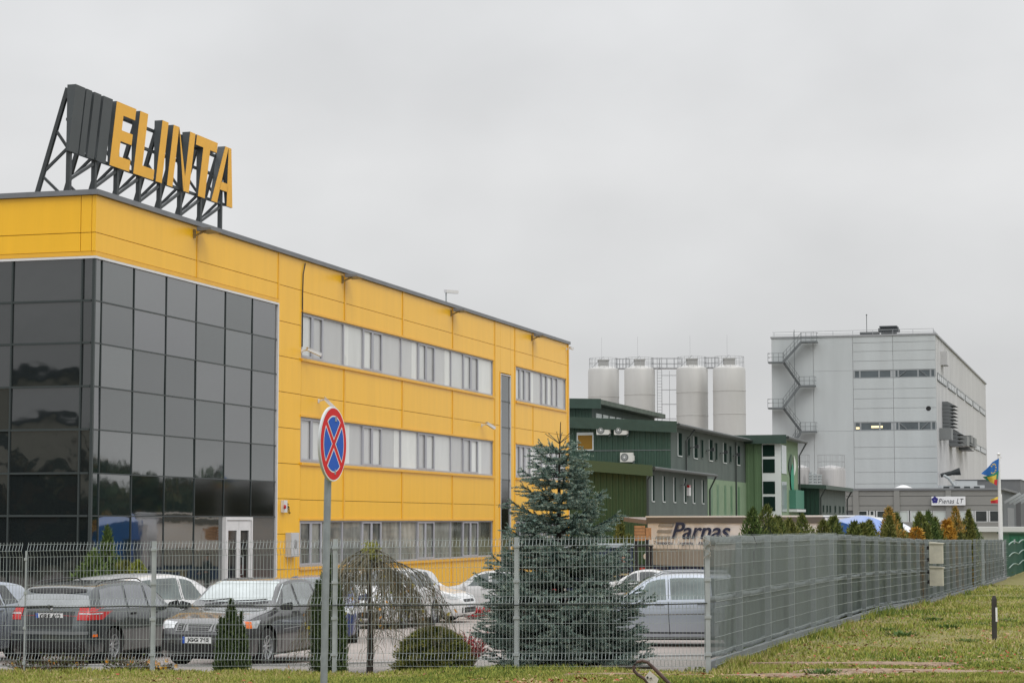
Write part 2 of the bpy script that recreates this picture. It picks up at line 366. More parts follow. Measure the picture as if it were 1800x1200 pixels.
for px_, py_, s_, l_, mi_ in [(1585, 1118, .30, 'dark green weed clump left of the short post, the largest of the weeds', 0), (1560, 1108, .2, 'pale weed just beyond the largest weed clump', 1), (1668, 1104, .26, 'weed clump in the grass between the largest weed and the short post', 0), (1700, 1128, .2, 'low weed close left of the short post', 1), (1448, 1186, .26, 'weed clump on the bare earth in the near foreground', 0), (1640, 1090, .22, 'small green weed far behind the largest weed clump', 0), (1770, 1092, .22, 'weed right of the short post', 1)]:
    D = 30.0
    for _ in range(12):
        p_ = at(px_, py_, D); 
        D -= (p_.z-grassz(p_.x, D))*-12*.5 if False else (grassz(p_.x, D)-p_.z)*8
    weed(p_.x, D, s_, l_, m_weed[mi_])

# ================================================================== YELLOW OFFICE BUILDING
CX, CY = -11.3356, 56.8438
YB = thing('office_building', 'three-storey yellow-clad office building with dark glass corner and ribbon windows', 'building', (CX, CY, 0), ROT)
mb = MB(); mb.box(.12, 50.75, .12, 16, -.8, 11.46, 0)
core = build('wall', mb, [yjoint], YB)
mb = MB(); G_ = .009
def pan(x0, x1, z0, z1): mb.box(x0+G_, x1-G_, 0, .118, z0+G_, z1-G_, 0)
colA = [-.8, 1.02, 2.19, 3.35, 4.52, 5.70, 6.88, 8.06, 9.22, 10.42, 11.47]
for a, b in zip(colA, colA[1:]): pan(12.93, 15.0, a, b)
rowsW = [(-.8, 1.03), (2.66, 3.33), (3.33, 4.57), (6.15, 6.87), (6.87, 8.09), (9.72, 10.40), (10.40, 11.47)]
for xa, xb in [(15.0, 19.14), (19.14, 25.47), (25.47, 31.82), (31.82, 37.70), (41.30, 44.24), (44.24, 50.37)]:
    for a, b in rowsW: pan(xa, xb, a, b)
rowsN = [-.8, 3.33, 6.87, 10.40, 11.47]
for xa, xb in [(37.70, 38.78), (40.42, 41.30), (50.37, 50.75)]:
    for a, b in zip(rowsN, rowsN[1:]): pan(xa, xb, a, b)
pan(38.78, 40.42, 9.25, 10.40); pan(38.78, 40.42, 10.40, 11.47)
for xa, xb in [(.0, 6.56), (6.56, 12.93)]:
    pan(xa, xb, 9.92, 10.44); pan(xa, xb, 10.44, 11.47)
mb.box(0, 12.93, -.015, .1, 9.80, 9.915, 1)
for x in (19.14, 25.47, 31.82):
    for a, b in ((-.8, .98), (2.72, 4.5), (6.2, 8.02), (9.77, 11.47)): mb.box(x-.07, x+.07, -.025, .01, a, b, 1)
for x, segs in ((6.56, ((9.92, 11.47),)), (12.93, ((9.92, 11.47),)), (37.94, ((-.8, 11.47),)), (38.72, ((-.8, 9.3),)), (40.47, ((-.8, 9.3),)), (41.13, ((-.8, 11.47),)), (44.24, ((9.77, 11.47), (6.2, 8.02), (2.72, 4.5)))):
    for a, b in segs: mb.box(x-.05, x+.05, -.02, .01, a, b, 1)
mb.box(50.69, 50.86, -.03, .5, -.8, 11.47, 1); mb.box(50.76, 50.85, .5, 16, -.8, 11.47, 0)
# left return facade (faces the camera)
for a, b in ((9.92, 10.44), (10.44, 11.47)):
    for ya, yb in ((.121, .45), (.45, 6.9), (6.9, 13.3), (13.3, 16)): mb.box(0, .118, ya+G_, yb-G_, a+G_, b-G_, 0)
mb.box(-.015, .1, .1, 16, 9.80, 9.915, 1)
build('cladding', mb, [yel, yel2], YB)
mb = MB(); mb.box(-.10, 50.93, -.10, .32, 11.47, 11.61); mb.box(-.10, .32, .32, 16.1, 11.47, 11.61); mb.box(50.5, 50.93, .32, 16.1, 11.47, 11.61)
mb.box(.32, 50.5, .32, 16, 11.46, 11.50); build('coping', mb, coping, YB)
mb = MB(); mb.box(-.035, 12.94, -.035, .05, 9.725, 9.79); mb.box(-.035, .05, .05, 16, 9.725, 9.79); mb.box(12.875, 12.94, -.035, .05, -.8, 9.725)
build('white_trim', mb, whitem, YB); mb = MB()
mb.box(38.80, 38.84, -.03, .04, -.8, 9.2); mb.box(40.36, 40.40, -.03, .04, -.8, 9.2); mb.box(38.84, 40.36, -.03, .04, 9.16, 9.2)
build('white_trim', mb, whitem, YB); mb = MB()
mb.box(50.865, 50.90, -.03, .02, -.8, 11.35)
build('white_trim', mb, whitem, YB)
# window bands
def window(x0, x1, z0, z1, div, pm, seed):
    rnd = random.Random(seed); mb = MB(); t = .05
    mb.box(x0, x1, .03, .115, z1-t, z1); mb.box(x0, x1, .03, .115, z0, z0+t*1.3); mb.box(x0, x0+.04, .03, .115, z0+t, z1-t); mb.box(x1-.04, x1, .03, .115, z0+t, z1-t)
    gl = MB(); xs = [x0]+[d for d, _ in div[1:]]+[x1]
    for i, (xx, kind) in enumerate(div):
        a, b = xs[i], xs[i+1]
        if i: mb.box(a-.038, a+.038, .028, .115, z0+t*1.3, z1-t)
        if kind == 'c':
            mb.box(a+.04, b-.04, .022, .06, z1-t-.05, z1-t); mb.box(a+.04, b-.04, .022, .06, z0+t, z0+t+.07)
            mb.box(a+.04, a+.095, .022, .06, z0+t+.07, z1-t-.05); mb.box(b-.095, b-.04, .022, .06, z0+t+.07, z1-t-.05)
        th = (rnd.random()-.5)*.006
        k = rnd.randrange(len(pm)); gl.hexa([(a, .085-th, z0), (b, .085+th, z0), (b, .11, z0), (a, .11, z0)], [(a, .085-th*.3, z1), (b, .085+th*.3, z1), (b, .11, z1), (a, .11, z1)], k)
        if kind == 'f' and rnd.random() < .45:   # curtain strip behind the pane edge
            w_ = .3+rnd.random()*.5; xx0 = a+.1 if rnd.random() < .5 else b-.1-w_
            gl.box(xx0, xx0+w_, .083, .09, z0+.06, z1-.06, 2 if len(pm) > 2 else 0)
    w = build('window', mb, wframe, YB); build('pane', gl, pm, w); return w
UN = [(15.04, 19.14, [(15.04, 'c'), (16.08, 'c'), (17.08, 'f')]), (19.14, 25.42, [(19.14, 'f'), (21.15, 'c'), (22.15, 'c'), (23.2, 'f')]), (25.42, 31.72, [(25.42, 'f'), (27.47, 'c'), (28.42, 'c'), (29.52, 'f')]), (31.72, 37.68, [(31.72, 'f'), (33.4, 'c'), (34.45, 'c'), (35.53, 'f')]),
      (41.32, 45.9, [(41.32, 'c'), (42.1, 'c'), (42.9, 'c'), (43.9, 'f')]), (45.9, 50.35, [(45.9, 'c'), (46.85, 'c'), (47.86, 'c'), (48.83, 'f')])]
sd = 0
for z0, z1, pm in ((8.12, 9.69, PANE), (4.60, 6.13, PANE), (1.07, 2.63, PANEG)):
    for x0, x1, dv in UN:
        sd += 1; window(x0, x1, z0, z1, dv, pm, sd)
    for xa, xb in ((14.95, 37.75), (41.25, 50.42)):
        mb = MB(); mb.box(xa, xb, -.07, .03, z0-.10, z0-.005); mb.box(xa, xb, -.03, .03, z1+.005, z1+.075)
        build('sill', mb, yel2, YB)
# curtain wall
RZ = [9.725, 8.58, 7.43, 6.25, 5.08, 3.90, 2.75, -.35]
LX = [0.05, .46, 2.42, 4.52, 6.60, 8.74, 10.85, 12.86]
LY = [.05, .38, 2.50, 4.62, 6.74, 8.86, 10.98, 13.1, 15.9]
mb = MB(); mb.box(.0, .08, .0, .08, -.35, 9.72)
for x in LX[1:-1]: mb.box(x-.016, x+.016, .004, .1, -.35, 9.72)
for y in LY[1:]: mb.box(-.02, .1, y-.022, y+.022, -.35, 9.72)
for z in RZ[1:]:
    mb.box(.1, 12.87, .008, .1, z-.018, z+.018); mb.box(-.014, .1, .1, 15.9, z-.028, z+.028)
CW = build('curtain_wall', mb, dkframe, YB)
def pane(pts, m, nrm, amp=.004):
    a_, b_ = random.uniform(-amp, amp), random.uniform(-amp, amp); q = [-a_-b_, a_-b_, a_+b_, -a_+b_]
    mb = MB(); f_ = [Vector(p)+Vector(nrm)*q[i] for i, p in enumerate(pts)]; b_ = [Vector(p)-Vector(nrm)*.03 for p in pts]
    mb.hexa(b_, f_); build('glass_pane', mb, m, CW)
for i in range(len(LX)-1):
    for j in range(len(RZ)-1):
        if i == 5 and j == 6: continue
        z1, z0 = RZ[j], RZ[j+1]; m = GL[random.randrange(6)]
        if j == 5 and i >= 4: m = glblack
        if j >= 2 and j == 2 and i >= 4: m = GL[3]
        if i == 6 and j == 6: m = mat('grey_film_glass', (.085, .085, .08), .12, ior=1.5)
        pane([(LX[i], .03, z0), (LX[i+1], .03, z0), (LX[i+1], .03, z1), (LX[i], .03, z1)], m, (0, -1, 0))
for i in range(len(LY)-1):
    for j in range(len(RZ)-1):
        z1, z0 = RZ[j], RZ[j+1]
        pane([(.03, LY[i+1], z0), (.03, LY[i], z0), (.03, LY[i], z1), (.03, LY[i+1], z1)], GLL[random.randrange(4)], (-1, 0, 0), .008)
mb = MB()
for z in [-.3, .9, 2.1, 3.31, 4.47, 5.64, 6.81, 7.98]: mb.box(38.84, 40.36, -.0, .1, z-.02, z+.02)
SW = build('stair_window', mb, dkframe, YB)
zz_ = [-.3, .9, 2.1, 3.31, 4.47, 5.64, 6.81, 7.98, 9.16]
for k, (a, b) in enumerate(zip(zz_, zz_[1:])):
    mb = MB(); mb.box(38.84, 40.36, .03, .08, a+.02, b-.02); build('glass_pane', mb, glblack if k < 4 else GL[(k*2) % 6], SW)
# entrance door
mb = MB(); x0, x1, zt = 8.70, 10.80, 2.74
mb.box(x0, x0+.09, -.09, .06, -.4, zt); mb.box(x1-.09, x1, -.09, .06, -.4, zt); mb.box(x0+.09, x1-.09, -.09, .06, zt-.10, zt)
xm = (x0+x1)/2
for a, b in ((x0+.11, xm-.01), (xm+.01, x1-.11)):
    mb.box(a, b, -.065, .0, zt-.42, zt-.12); mb.box(a, b, -.065, .0, -.38, 0); mb.box(a, a+.13, -.065, .0, 0, zt-.42); mb.box(b-.13, b, -.065, .0, 0, zt-.42)
DR = build('entrance_door', mb, whitem, YB)
mb = MB(); mb.box(x0+.2, xm-.1, -.03, -.01, 0, zt-.42); mb.box(xm+.1, x1-.2, -.03, -.01, 0, zt-.42); build('door_glass', mb, mat('door_glass', (.02, .022, .022), .05, ior=1.6), DR)
mb = MB(); mb.tube([(xm+.12, -.06, .95), (xm+.12, -.16, .95), (xm+.12, -.16, 1.5), (xm+.12, -.06, 1.5)], .022); build('door_handle', mb, galv, DR)
# fixtures fixed to the building
def fixture(name, label, cat, x, z, group=None): 
    p = Matrix.Rotation(ROT, 4, 'Z') @ Vector((x, 0, 0)); return thing(name, label, cat, (CX+p.x, CY+p.y, z), ROT, group)
for x, l in ((6.56, 'grey floodlight under the coping below the roof sign, nearest of the four'), (19.1, 'second floodlight on the coping above the left end of the ribbon windows'), (31.8, 'third floodlight on the coping near the roof camera'), (44.24, 'farthest floodlight on the coping towards the right end of the yellow building')):
    f = fixture('floodlight', l, 'floodlight', x, 11.25, 'floodlights along the roof edge')
    mb = MB(); mb.hexa([(-.40, -.62, .06), (.40, -.62, .06), (.40, -.15, .04), (-.40, -.15, .04)], [(-.40, -.62, .12), (.40, -.62, .12), (.40, -.15, .16), (-.40, -.15, .16)]); build('lamp_housing', mb, coping, f)
    mb = MB(); mb.bar((-.3, -.4, .04), (-.3, -.03, -.10), .05); mb.bar((-.3, -.03, -.16), (-.3, -.03, .1), .07); build('bracket', mb, mat('bracket_ochre', (.22, .16, .07), .5), f)
def camera_fix(x, z, label, dx=.45, dy=-.3, dz=-.15, s=1):
    s *= .68
    f = fixture('security_camera', label, 'security camera', x, z, 'security cameras on the yellow building')
    mb = MB(); mb.bar((0, -.005, 0), (0, -.35*s, .05), .05); mb.box(-.08*s, .08*s, -.03, -.0025, -.1*s, .1*s); build('bracket', mb, whitem, f)
    a = Vector((-.1*s, -.38*s, .12*s)); b = a+Vector((dx, dy, dz))*s; mb = MB(); mb.bar(a, b, .16*s, .15*s); mb.bar(a+Vector((-.03, 0, .09*s)), b+Vector((.05, 0, .09*s)), .19*s, .02*s); build('camera_housing', mb, whitem, f)
    mb = MB(); d = (b-a).normalized(); mb.tube([b, b+d*.012], .055*s, 12); build('lens', mb, black, f)
camera_fix(35.9, 6.75, 'white security camera on the yellow wall above the middle windows at their right end', .75, -.3, -.3, 1.0)
camera_fix(16.6, 6.75, 'white security camera peeking over the top of the round no-stopping sign', .2, -.5, -.55, 1)
camera_fix(15.0, 8.35, 'small white camera beside the left end of the top window band', .8, -.5, -.3, .9)
camera_fix(50.4, 11.2, 'tiny camera at the far top corner of the yellow wall', .4, -.2, -.1, .8)
f = fixture('roof_camera', 'small camera on a short stand on the roof edge', 'security camera', 31.2, 11.6)
mb = MB(); mb.bar((0, .1, 0), (0, .1, .55), .05); build('stand', mb, galv, f); mb = MB(); mb.bar((-.1, .1, .5), (.9, -.1, .55), .13); build('camera_housing', mb, whitem, f)
f = fixture('alarm_siren', 'white and red alarm siren box with loose wires on the yellow wall', 'alarm siren', 13.45, 3.1)
mb = MB(); mb.box(-.14, .14, -.12, -.003, -.2, .2); build('siren_box', mb, whitem, f); mb = MB(); mb.lathe([(0, -.19), (.06, -.17), (.075, -.12)], 14, 'y', (-.12, 0, -.02)); build('strobe', mb, redl, f)
mb = MB()
for k in range(5): mb.tube([(.16+.05*j+random.uniform(-.05, .05), -.04-.03*random.random(), .15-.1*k*.5+random.uniform(-.08, .1)-.02*j) for j in range(5+k)], .012, 4)
build('loose_cable', mb, black, f)
f = fixture('meter_box', 'square grey wall box left of the ground-floor windows', 'wall box', 14.1, 1.83)
mb = MB(); mb.box(-.36, .36, -.2, -.003, -.4, .4); mb.box(-.33, .33, -.215, -.2, -.37, .37); build('box_body', mb, mat('light_grey_box', (.48, .49, .50), .5), f)
mb = MB(); mb.lathe([(.0, -.235), (.12, -.235), (.16, -.216)], 20, 'y', (0, 0, .02)); build('box_emblem', mb, mat('emblem_grey', (.25, .25, .25), .6), f)
f = fixture('cable', 'thin dark cable running down the yellow wall beside the top windows', 'cable', 15.0, 0)
mb = MB(); mb.tube([(.22, -.03, 11.38), (.04, -.03, 10.98), (.0, -.03, 10.3), (0.01, -.03, 9.0), (0, -.03, 8.5)], .02, 5); build('cable_run', mb, black, f)
# info board by the entrance
p = at(343, 1030, 55); t = thing('info_board', 'small white and blue board standing before the glass entrance', 'sign', (p.x, p.y, -.1), 0)
mb = MB(); mb.box(-.14, .07, -.02, .02, .55, 1.0); build('white_panel', mb, platew, t); mb = MB(); mb.box(.075, .15, -.02, .02, .55, 1.0); build('blue_panel', mb, mat('board_blue', (.05, .08, .35), .5), t)
mb = MB(); mb.bar((-.12, .03, 0), (-.12, .03, .95), .03); mb.bar((.12, .03, 0), (.12, .03, .95), .03); build('leg', mb, galv, t)

# ------------------------------------------------------------------ ROOF SIGN
SG = thing('roof_sign', 'rooftop sign with amber letters reading ELINTA and four charcoal bars on a steel frame', 'sign', (CX, CY, 11.6), ROT)
ZB, ZT = 1.10, 2.93                       # letter foot and head above the coping
def wf(t): return .80-.20*t
def letter(name, polys, holes_face=None, col=signyel, label=None):
    # polys: list of quads in (L, t); face amber, sides charcoal
    mb = MB()
    for q in polys:
        if sum(q[i][0]*q[(i+1) % 4][1]-q[(i+1) % 4][0]*q[i][1] for i in range(4)) < 0: q = q[::-1]
        fr = [(a, wf(t), lerp(ZB, ZT, t)) for a, t in q]; bk = [(a, .86, lerp(ZB, ZT, t)) for a, t in q]
        ins = []
        mb.add(fr+bk, [(0, 1, 2, 3), (7, 6, 5, 4)]+[(i, 4+i, 4+(i+1) % 4, (i+1) % 4) for i in range(4)], 0)
        cx = sum(a for a, t in q)/4; ct = sum(t for a, t in q)/4
        fc = [(cx+(a-cx)*1.0, wf(t)-.004, lerp(ZB, ZT, t)) for a, t in q]
        mb.add(fc, [(0, 1, 2, 3)], 1)
    return build(name, mb, [signdk, col], SG, fix=False)
def rect(a, b, t0, t1): return [(a, t0), (b, t0), (b, t1), (a, t1)]
for a, b in ((-.14, .42), (.49, .82), (.96, 1.37), (1.51, 2.07)):
    q = rect(a, b, 0, 1); mb = MB(); mb.hexa([(a, wf(0), ZB), (b, wf(0), ZB), (b, .86, ZB), (a, .86, ZB)], [(a, wf(1), ZT), (b, wf(1), ZT), (b, .86, ZT), (a, .86, ZT)]); build('sign_bar', mb, signdk, SG)
letter('letter', [rect(2.30, 2.80, 0, 1), rect(2.80, 3.54, 0, .18), rect(2.80, 3.50, .42, .59), rect(2.80, 3.54, .82, 1)])
letter('letter', [rect(3.80, 4.32, 0, 1), rect(4.32, 5.12, 0, .17)])
letter('letter', [rect(5.28, 5.70, 0, 1)])
letter('letter', [rect(6.05, 6.44, 0, 1), rect(7.22, 7.61, 0, 1), [(6.44, .999), (7.20, .001), (7.22, .24), (6.46, .999)][::1]])
letter('letter', [rect(7.72, 9.28, .83, 1), rect(8.27, 8.78, 0, .83)])
letter('letter', [[(9.27, 0), (9.72, 0), (10.12, 1), (9.86, 1)], [(10.46, 0), (10.92, 0), (10.34, 1), (10.12, 1)], [(9.78, .24), (10.42, .24), (10.36, .38), (9.84, .38)]])
mb = MB(); posts = [.16, 1.63, 2.99, 4.42, 5.80, 7.23, 8.69, 10.25]
for i, x in enumerate(posts):
    mb = MB(); mb.bar((x, .93, -.02), (x, .93, 2.85), .12); build('post', mb, steel_dk, SG)
    mb = MB(); mb.bar((x, 1.95, -.2), (x, 1.0, 2.9), .11); mb.bar((x, 1.75, .55), (x, .95, 1.25), .07); mb.bar((x, 1.75, .5), (x, 1.1, -.1), .07); mb.bar((x, 1.35, 1.75), (x, .95, 1.2), .07); build('strut', mb, steel_dk, SG)
mb = MB()
for x in posts[:-1]:
    k = posts.index(x); mb.bar((x, .93, .35), (posts[k+1], .93, 1.05), .08)
for z, w_ in ((1.16, .92), (2.0, .92), (2.62, .92)): mb.bar((.0, w_, z), (10.6, w_, z), .08)
build('brace', mb, steel_dk, SG)
# ================================================================== FRONT MESH FENCE
WZ = [0, .09, .177, .38, .58, .78, .87, .955, 1.15, 1.35, 1.55, 1.64, 1.73]     # horizontal wires, metres below the top one
FO = [0, -.045, 0, 0, 0, 0, -.045, 0, 0, 0, 0, -.045, 0]                          # folds stand out towards the street
FF = thing('mesh_fence', 'galvanised welded-mesh fence running across the front of the car park', 'fence', (P0.x, P0.y, .5), 0)
def ftop(L): return 2.385-.0118*L
def fpt(L, w, z): x, y = front(L, w); return Vector((x-P0.x, y-P0.y, z-.5))
def mesh_panel(a, b, pt, top, step, parent, r=.0032, zs=WZ, fo=FO, nm='mesh_panel', m=wire, vert=True):
    mb = MB(); n = max(1, round((b-a)/step))
    if vert:
        for i in range(n+1):
            L = lerp(a, b, i/n)+(0 if 0 < i < n else (0.01 if i == 0 else -.01)); t = top(L)
            mb.tube([pt(L, -.03, t+.03)]+[pt(L, fo[k]-.03, t-zs[k]) for k in range(len(zs)) if fo[k] or k in (0, 2, 5, 7, 10, len(zs)-1)], r, 4, cap=False)
    for k, z in enumerate(zs):
        mb.tube([pt(lerp(a, b, q/4), fo[k]-.03-r*1.6, top(lerp(a, b, q/4))-z+.003*math.sin(q*2+k+a)) for q in range(5)], r*1.05, 4, cap=False)
    return build(nm, mb, m, parent, fix=False)
FP = [0, 2.63, 5.21, 7.87, 9.80, 12.4, 15.0]
for a, b in zip(FP, FP[1:]): mesh_panel(a+.035, b-.035, fpt, ftop, .05, FF)
for i, L in enumerate(FP):
    mb = MB(); w_ = .065 if L != 9.80 else .02
    t = ftop(L)+.03-(.12 if L == 9.8 else 0); g_ = .3
    p = fpt(L, 0, 0); mb.box(p.x-w_/2, p.x+w_/2, p.y-.02, p.y+.02, g_-.5, t-.5)
    for z in (.12, .6, 1.1, 1.6):
        mb.box(p.x-w_/2-.012, p.x+w_/2+.012, p.y-.034, p.y-.0205, t-.5-z-.02, t-.5-z+.02)
    build('post', mb, galv, FF)
mb = MB(); mb.tube([fpt(L, -.055, ftop(L)-.885-.012*abs(math.sin(L*1.9))) for L in [q*.25 for q in range(61)]], .009, 5); build('cable', mb, mat('dark_cable', (.03, .035, .035), .6), FF)

# ================================================================== SIDE FENCE WITH WINDSCREEN NET
SF = thing('screened_fence', 'long mesh fence covered with grey windscreen net receding beside the grass verge', 'fence', (P0.x, P0.y, .5), ROT)
ST = [(0, 2.39), (12, 2.36), (15.4, 2.32), (33, 2.08), (53, 1.91), (58, 1.87), (74.4, 1.74), (110, 1.5)]
SBs = [(0, .58), (8, .58), (14, .53), (22, .50), (33, .24), (53, .03), (58, -.02), (74, -.09), (110, -.25)]
def stop(L): return ipl(ST, L)
def sbot(L): return ipl(SBs, L)
def spt(L, w, z): return Vector((L, w, z-.5))
netm = mat('windscreen_net', (.128, .152, .146), .8, var=.18, vscale=2.2, stretch=(2, 2, .5), alpha=.78, spec=.1)
netm2 = mat('windscreen_net_fold', (.20, .225, .225), .75, var=.2, vscale=3, alpha=.85, spec=.1)
posts = [2.52, 5.13, 7.6, 10.18, 12.7, 15.4, 17.9, 20.4, 22.9, 25.4, 27.9, 30.4, 33.0, 35.5, 38.0, 40.5, 43.0, 45.5, 48.0, 50.5, 53.0, 58.0, 60.6, 63.2, 65.8, 68.4, 71.0, 74.0]
for i, L in enumerate(posts):
    mb = MB(); w_ = .08; t = stop(L)+.01; mb.box(L-.035, L+.035, -.03, .06, sbot(L)-.7, t-.5+(.02 if L in (53.0, 58.0) else 0)); build('post', mb, mat('weathered_post', (.20, .225, .225), .6, metal=.1, var=.12, vscale=5), SF)  # galvanised posts coloured darker, as if veiled and shaded by the net
def net(a, b, parent, name='net_panel', mats=(netm, netm2), seed=1):
    mb = MB(); nL = max(6, int((b-a)/.25)); rnd = random.Random(seed)
    def ww(L, t): return .125+.012*math.sin(L*2.5+seed)+.008*math.sin(L*6.1+t*5)
    def P(L, t): z = lerp(sbot(L)+.13, stop(L)-.005, t); return spt(L, ww(L, t), z)
    mb.grid(lambda i, j: P(lerp(a, b, i), j), nL, 12, 0)
    # doubled hems: top, middle, foot
    for t0, t1, off in ((.93, 1.004, .012), (.455, .505, .02), (.0, .045, .018)):
        mb.grid(lambda i, j: P(lerp(a, b, i), lerp(t0, t1, j)+.006*math.sin(i*40+seed))-Vector((0, off+.018*math.sin(j*math.pi), 0)), nL, 3, 1)
    return build(name, mb, list(mats), parent, smooth=60, fix=False)
for k, (a, b) in enumerate(((.45, 16.05), (16.02, 33.05), (33.0, 53), (58.05, 74.0))): net(a, b, SF, seed=k+1)
for a, b in zip([0]+posts, posts):
    if a == 53.0:
        mesh_panel(a, b, spt, lambda L: stop(L), .25, SF, .0035); continue
    mesh_panel(a+.03, b-.03, lambda L, w, z: spt(L, w*.5-.075, z), lambda L: stop(L), .10 if a < 20 else .4, SF, .0030 if a < 12 else .004, vert=a < 12)
mb = MB()
nL = 120
for q in range(nL):
    a, b = q*74/nL, (q+1)*74/nL
    if 52.9 < a < 57.5: continue
    if a > 57 and not SF.get('gap_done'): SF['gap_done'] = 1; build('gravel_board', mb, mat('board_concrete', (.20, .215, .225), .85, var=.2, vscale=2), SF); mb = MB()
    mb.hexa([spt(a, -.03, sbot(a)-.4), spt(b, -.03, sbot(b)-.4), spt(b, .03, sbot(b)-.4), spt(a, .03, sbot(a)-.4)], [spt(a, -.03, sbot(a)+.135), spt(b, -.03, sbot(b)+.135), spt(b, .03, sbot(b)+.135), spt(a, .03, sbot(a)+.135)])
GBM = mat('board_concrete', (.20, .215, .225), .85, var=.2, vscale=2)
build('gravel_board', mb, GBM, SF)
mb = MB(); mb.tube([spt(3.25, -.08, 2.40), spt(3.45, -.09, 2.26), spt(3.28, -.08, 2.15), spt(3.2, -.085, 1.9)], .008, 4); build('wire_tail', mb, black, SF)
# red-tape knot and rope on corner post
mb = MB()
for k in range(14): a = k*.9; mb.tube([fpt(.0+.05*math.sin(a+j*.8), -.06+.02*math.cos(a+j), 2.37-.02*k+.03*math.sin(j*1.3)) for j in range(4)], .006, 4)
build('rope_knot', mb, mat('rope', (.30, .29, .26), .9), FF)
# two utility boxes on the fence
for z0, z1, l in ((1.42, 1.97, 'cream metal utility box on the screened fence, the upper of two'), (.80, 1.30, 'cream metal utility box on the screened fence, the lower of two')):
    x, y = side(32.3); t = thing('utility_box', l, 'utility box', (x, y, 0), ROT, 'utility boxes on the fence')
    mb = MB(); mb.box(-.2, .2, -.50, -.14, z0, z1); mb.hexa([(-.23, -.53, z1), (.23, -.53, z1), (.23, -.14, z1), (-.23, -.14, z1)], [(-.23, -.53, z1+.02), (.23, -.53, z1+.02), (.23, -.14, z1+.06), (-.23, -.14, z1+.06)])
    build('box_body', mb, mat('cream_box', (.48, .46, .38), .6, var=.15, vscale=3), t)
    mb = MB(); mb.box(-.2, .2, -.1395, -.07, z0+.06, z0+.16); mb.box(-.2, .2, -.1395, -.07, z1-.16, z1-.06); build('bracket', mb, black, t)
for L, z in ((21.5, 1.75), (21.5, 1.55), (24.6, 1.75), (24.6, 1.55)):
    pass
# green windscreen fence beyond
GF = thing('green_fence', 'dark green covered fence section at the far right end of the grey screened fence', 'fence', (P0.x, P0.y, .5), ROT)
gn = [mat('green_net', (.008, .07, .045), .7, var=.15, vscale=1), mat('green_net_fold', (.25, .33, .30), .7)]
mb = MB(); mb.grid(lambda i, j: spt(lerp(74.2, 112, i), -.03+.05*math.sin(i*30), lerp(sbot(lerp(74.2, 112, i))+.05, 1.66-.1*i-.15*abs(math.sin(i*9)), j)), 60, 8, 0); build('net_panel', mb, gn[0], GF, smooth=True, fix=False)
for L in (74.3, 84, 94, 104, 112):
    mb = MB(); mb.box(L-.04, L+.04, .03, .11, sbot(L)-.7, 1.18); build('post', mb, galv, GF)
mb = MB()
for a, b in ((74.6, 83), (84.5, 93), (95, 104)):
    for z in (1.50, .95, .40): mb.tube([spt(lerp(a, b, q/6), -.12-.03*q/6, z+.12*math.sin(q/6*math.pi)) for q in range(7)], .03, 5)
build('net_hem', mb, gn[1], GF)

# ================================================================== NO-STOPPING SIGN
D = 16.8; p = at(571.5, 1190, D); q = at(574, 850, D)
SN = thing('road_sign', 'round blue no-stopping sign with red border and cross on a galvanised pole', 'sign', (p.x, p.y, .9), R(0))
top = Vector((.055, 0, at(585, 716, D).z-.9))
mb = MB(); b0 = Vector((-.02, 0, -.4)); lean = (q-p); lean.z = 0
mb.tube([b0, Vector((lean.x+.01, 0, q.z-.9)), Vector((lean.x+.03, .02, at(580, 722, D).z-.9))], .0285, 16); build('pole', mb, mat('sign_pole', (.27, .30, .32), .5, metal=.35, var=.15, vscale=8), SN, smooth=True)
cz = at(584, 780.5, D).z-.9; cxs = at(584.5, 780, D).x-p.x; RS = .298
th = R(74)     # the disc is turned away to the right: seen foreshortened
def disc(name, r0, r1, mats, off, a0=0, a1=360, n=64, thick=None):
    mb = MB(); k = int(n*(a1-a0)/360)
    for i in range(k):
        t0, t1 = R(a0+(a1-a0)*i/k), R(a0+(a1-a0)*(i+1)/k)
        P = [(r_*math.cos(t), off, r_*math.sin(t)) for r_, t in ((r0, t0), (r1, t0), (r1, t1), (r0, t1))]; mb.add(P, [(0, 1, 2, 3)])
    return mb
SNF = bpy.data.objects.new('sign_face', None)
mb = MB(); mb.lathe([(0, .006), (RS, .006), (RS, -.008), (RS-.004, -.012), (0, -.012)], 64, 'y'); 
plate = build('sign_plate', mb, mat('sign_back_grey', (.50, .52, .53), .45, metal=.2), SN, smooth=30)
plate.location = (cxs, -.055, cz); plate.rotation_euler = (0, 0, th); bpy.data.objects.remove(SNF)
sred = mat('sign_red', (.60, .006, .010), .5, ior=1.35); sblue = mat('sign_blue', (.003, .085, .48), .5, ior=1.35); swhite = mat('sign_white', (.78, .78, .79), .35)
b = build('white_edge', disc('', 0, RS-.003, None, -.0135), swhite, plate)
b = build('red_ring', disc('', .222, RS-.014, None, -.0150), sred, plate)
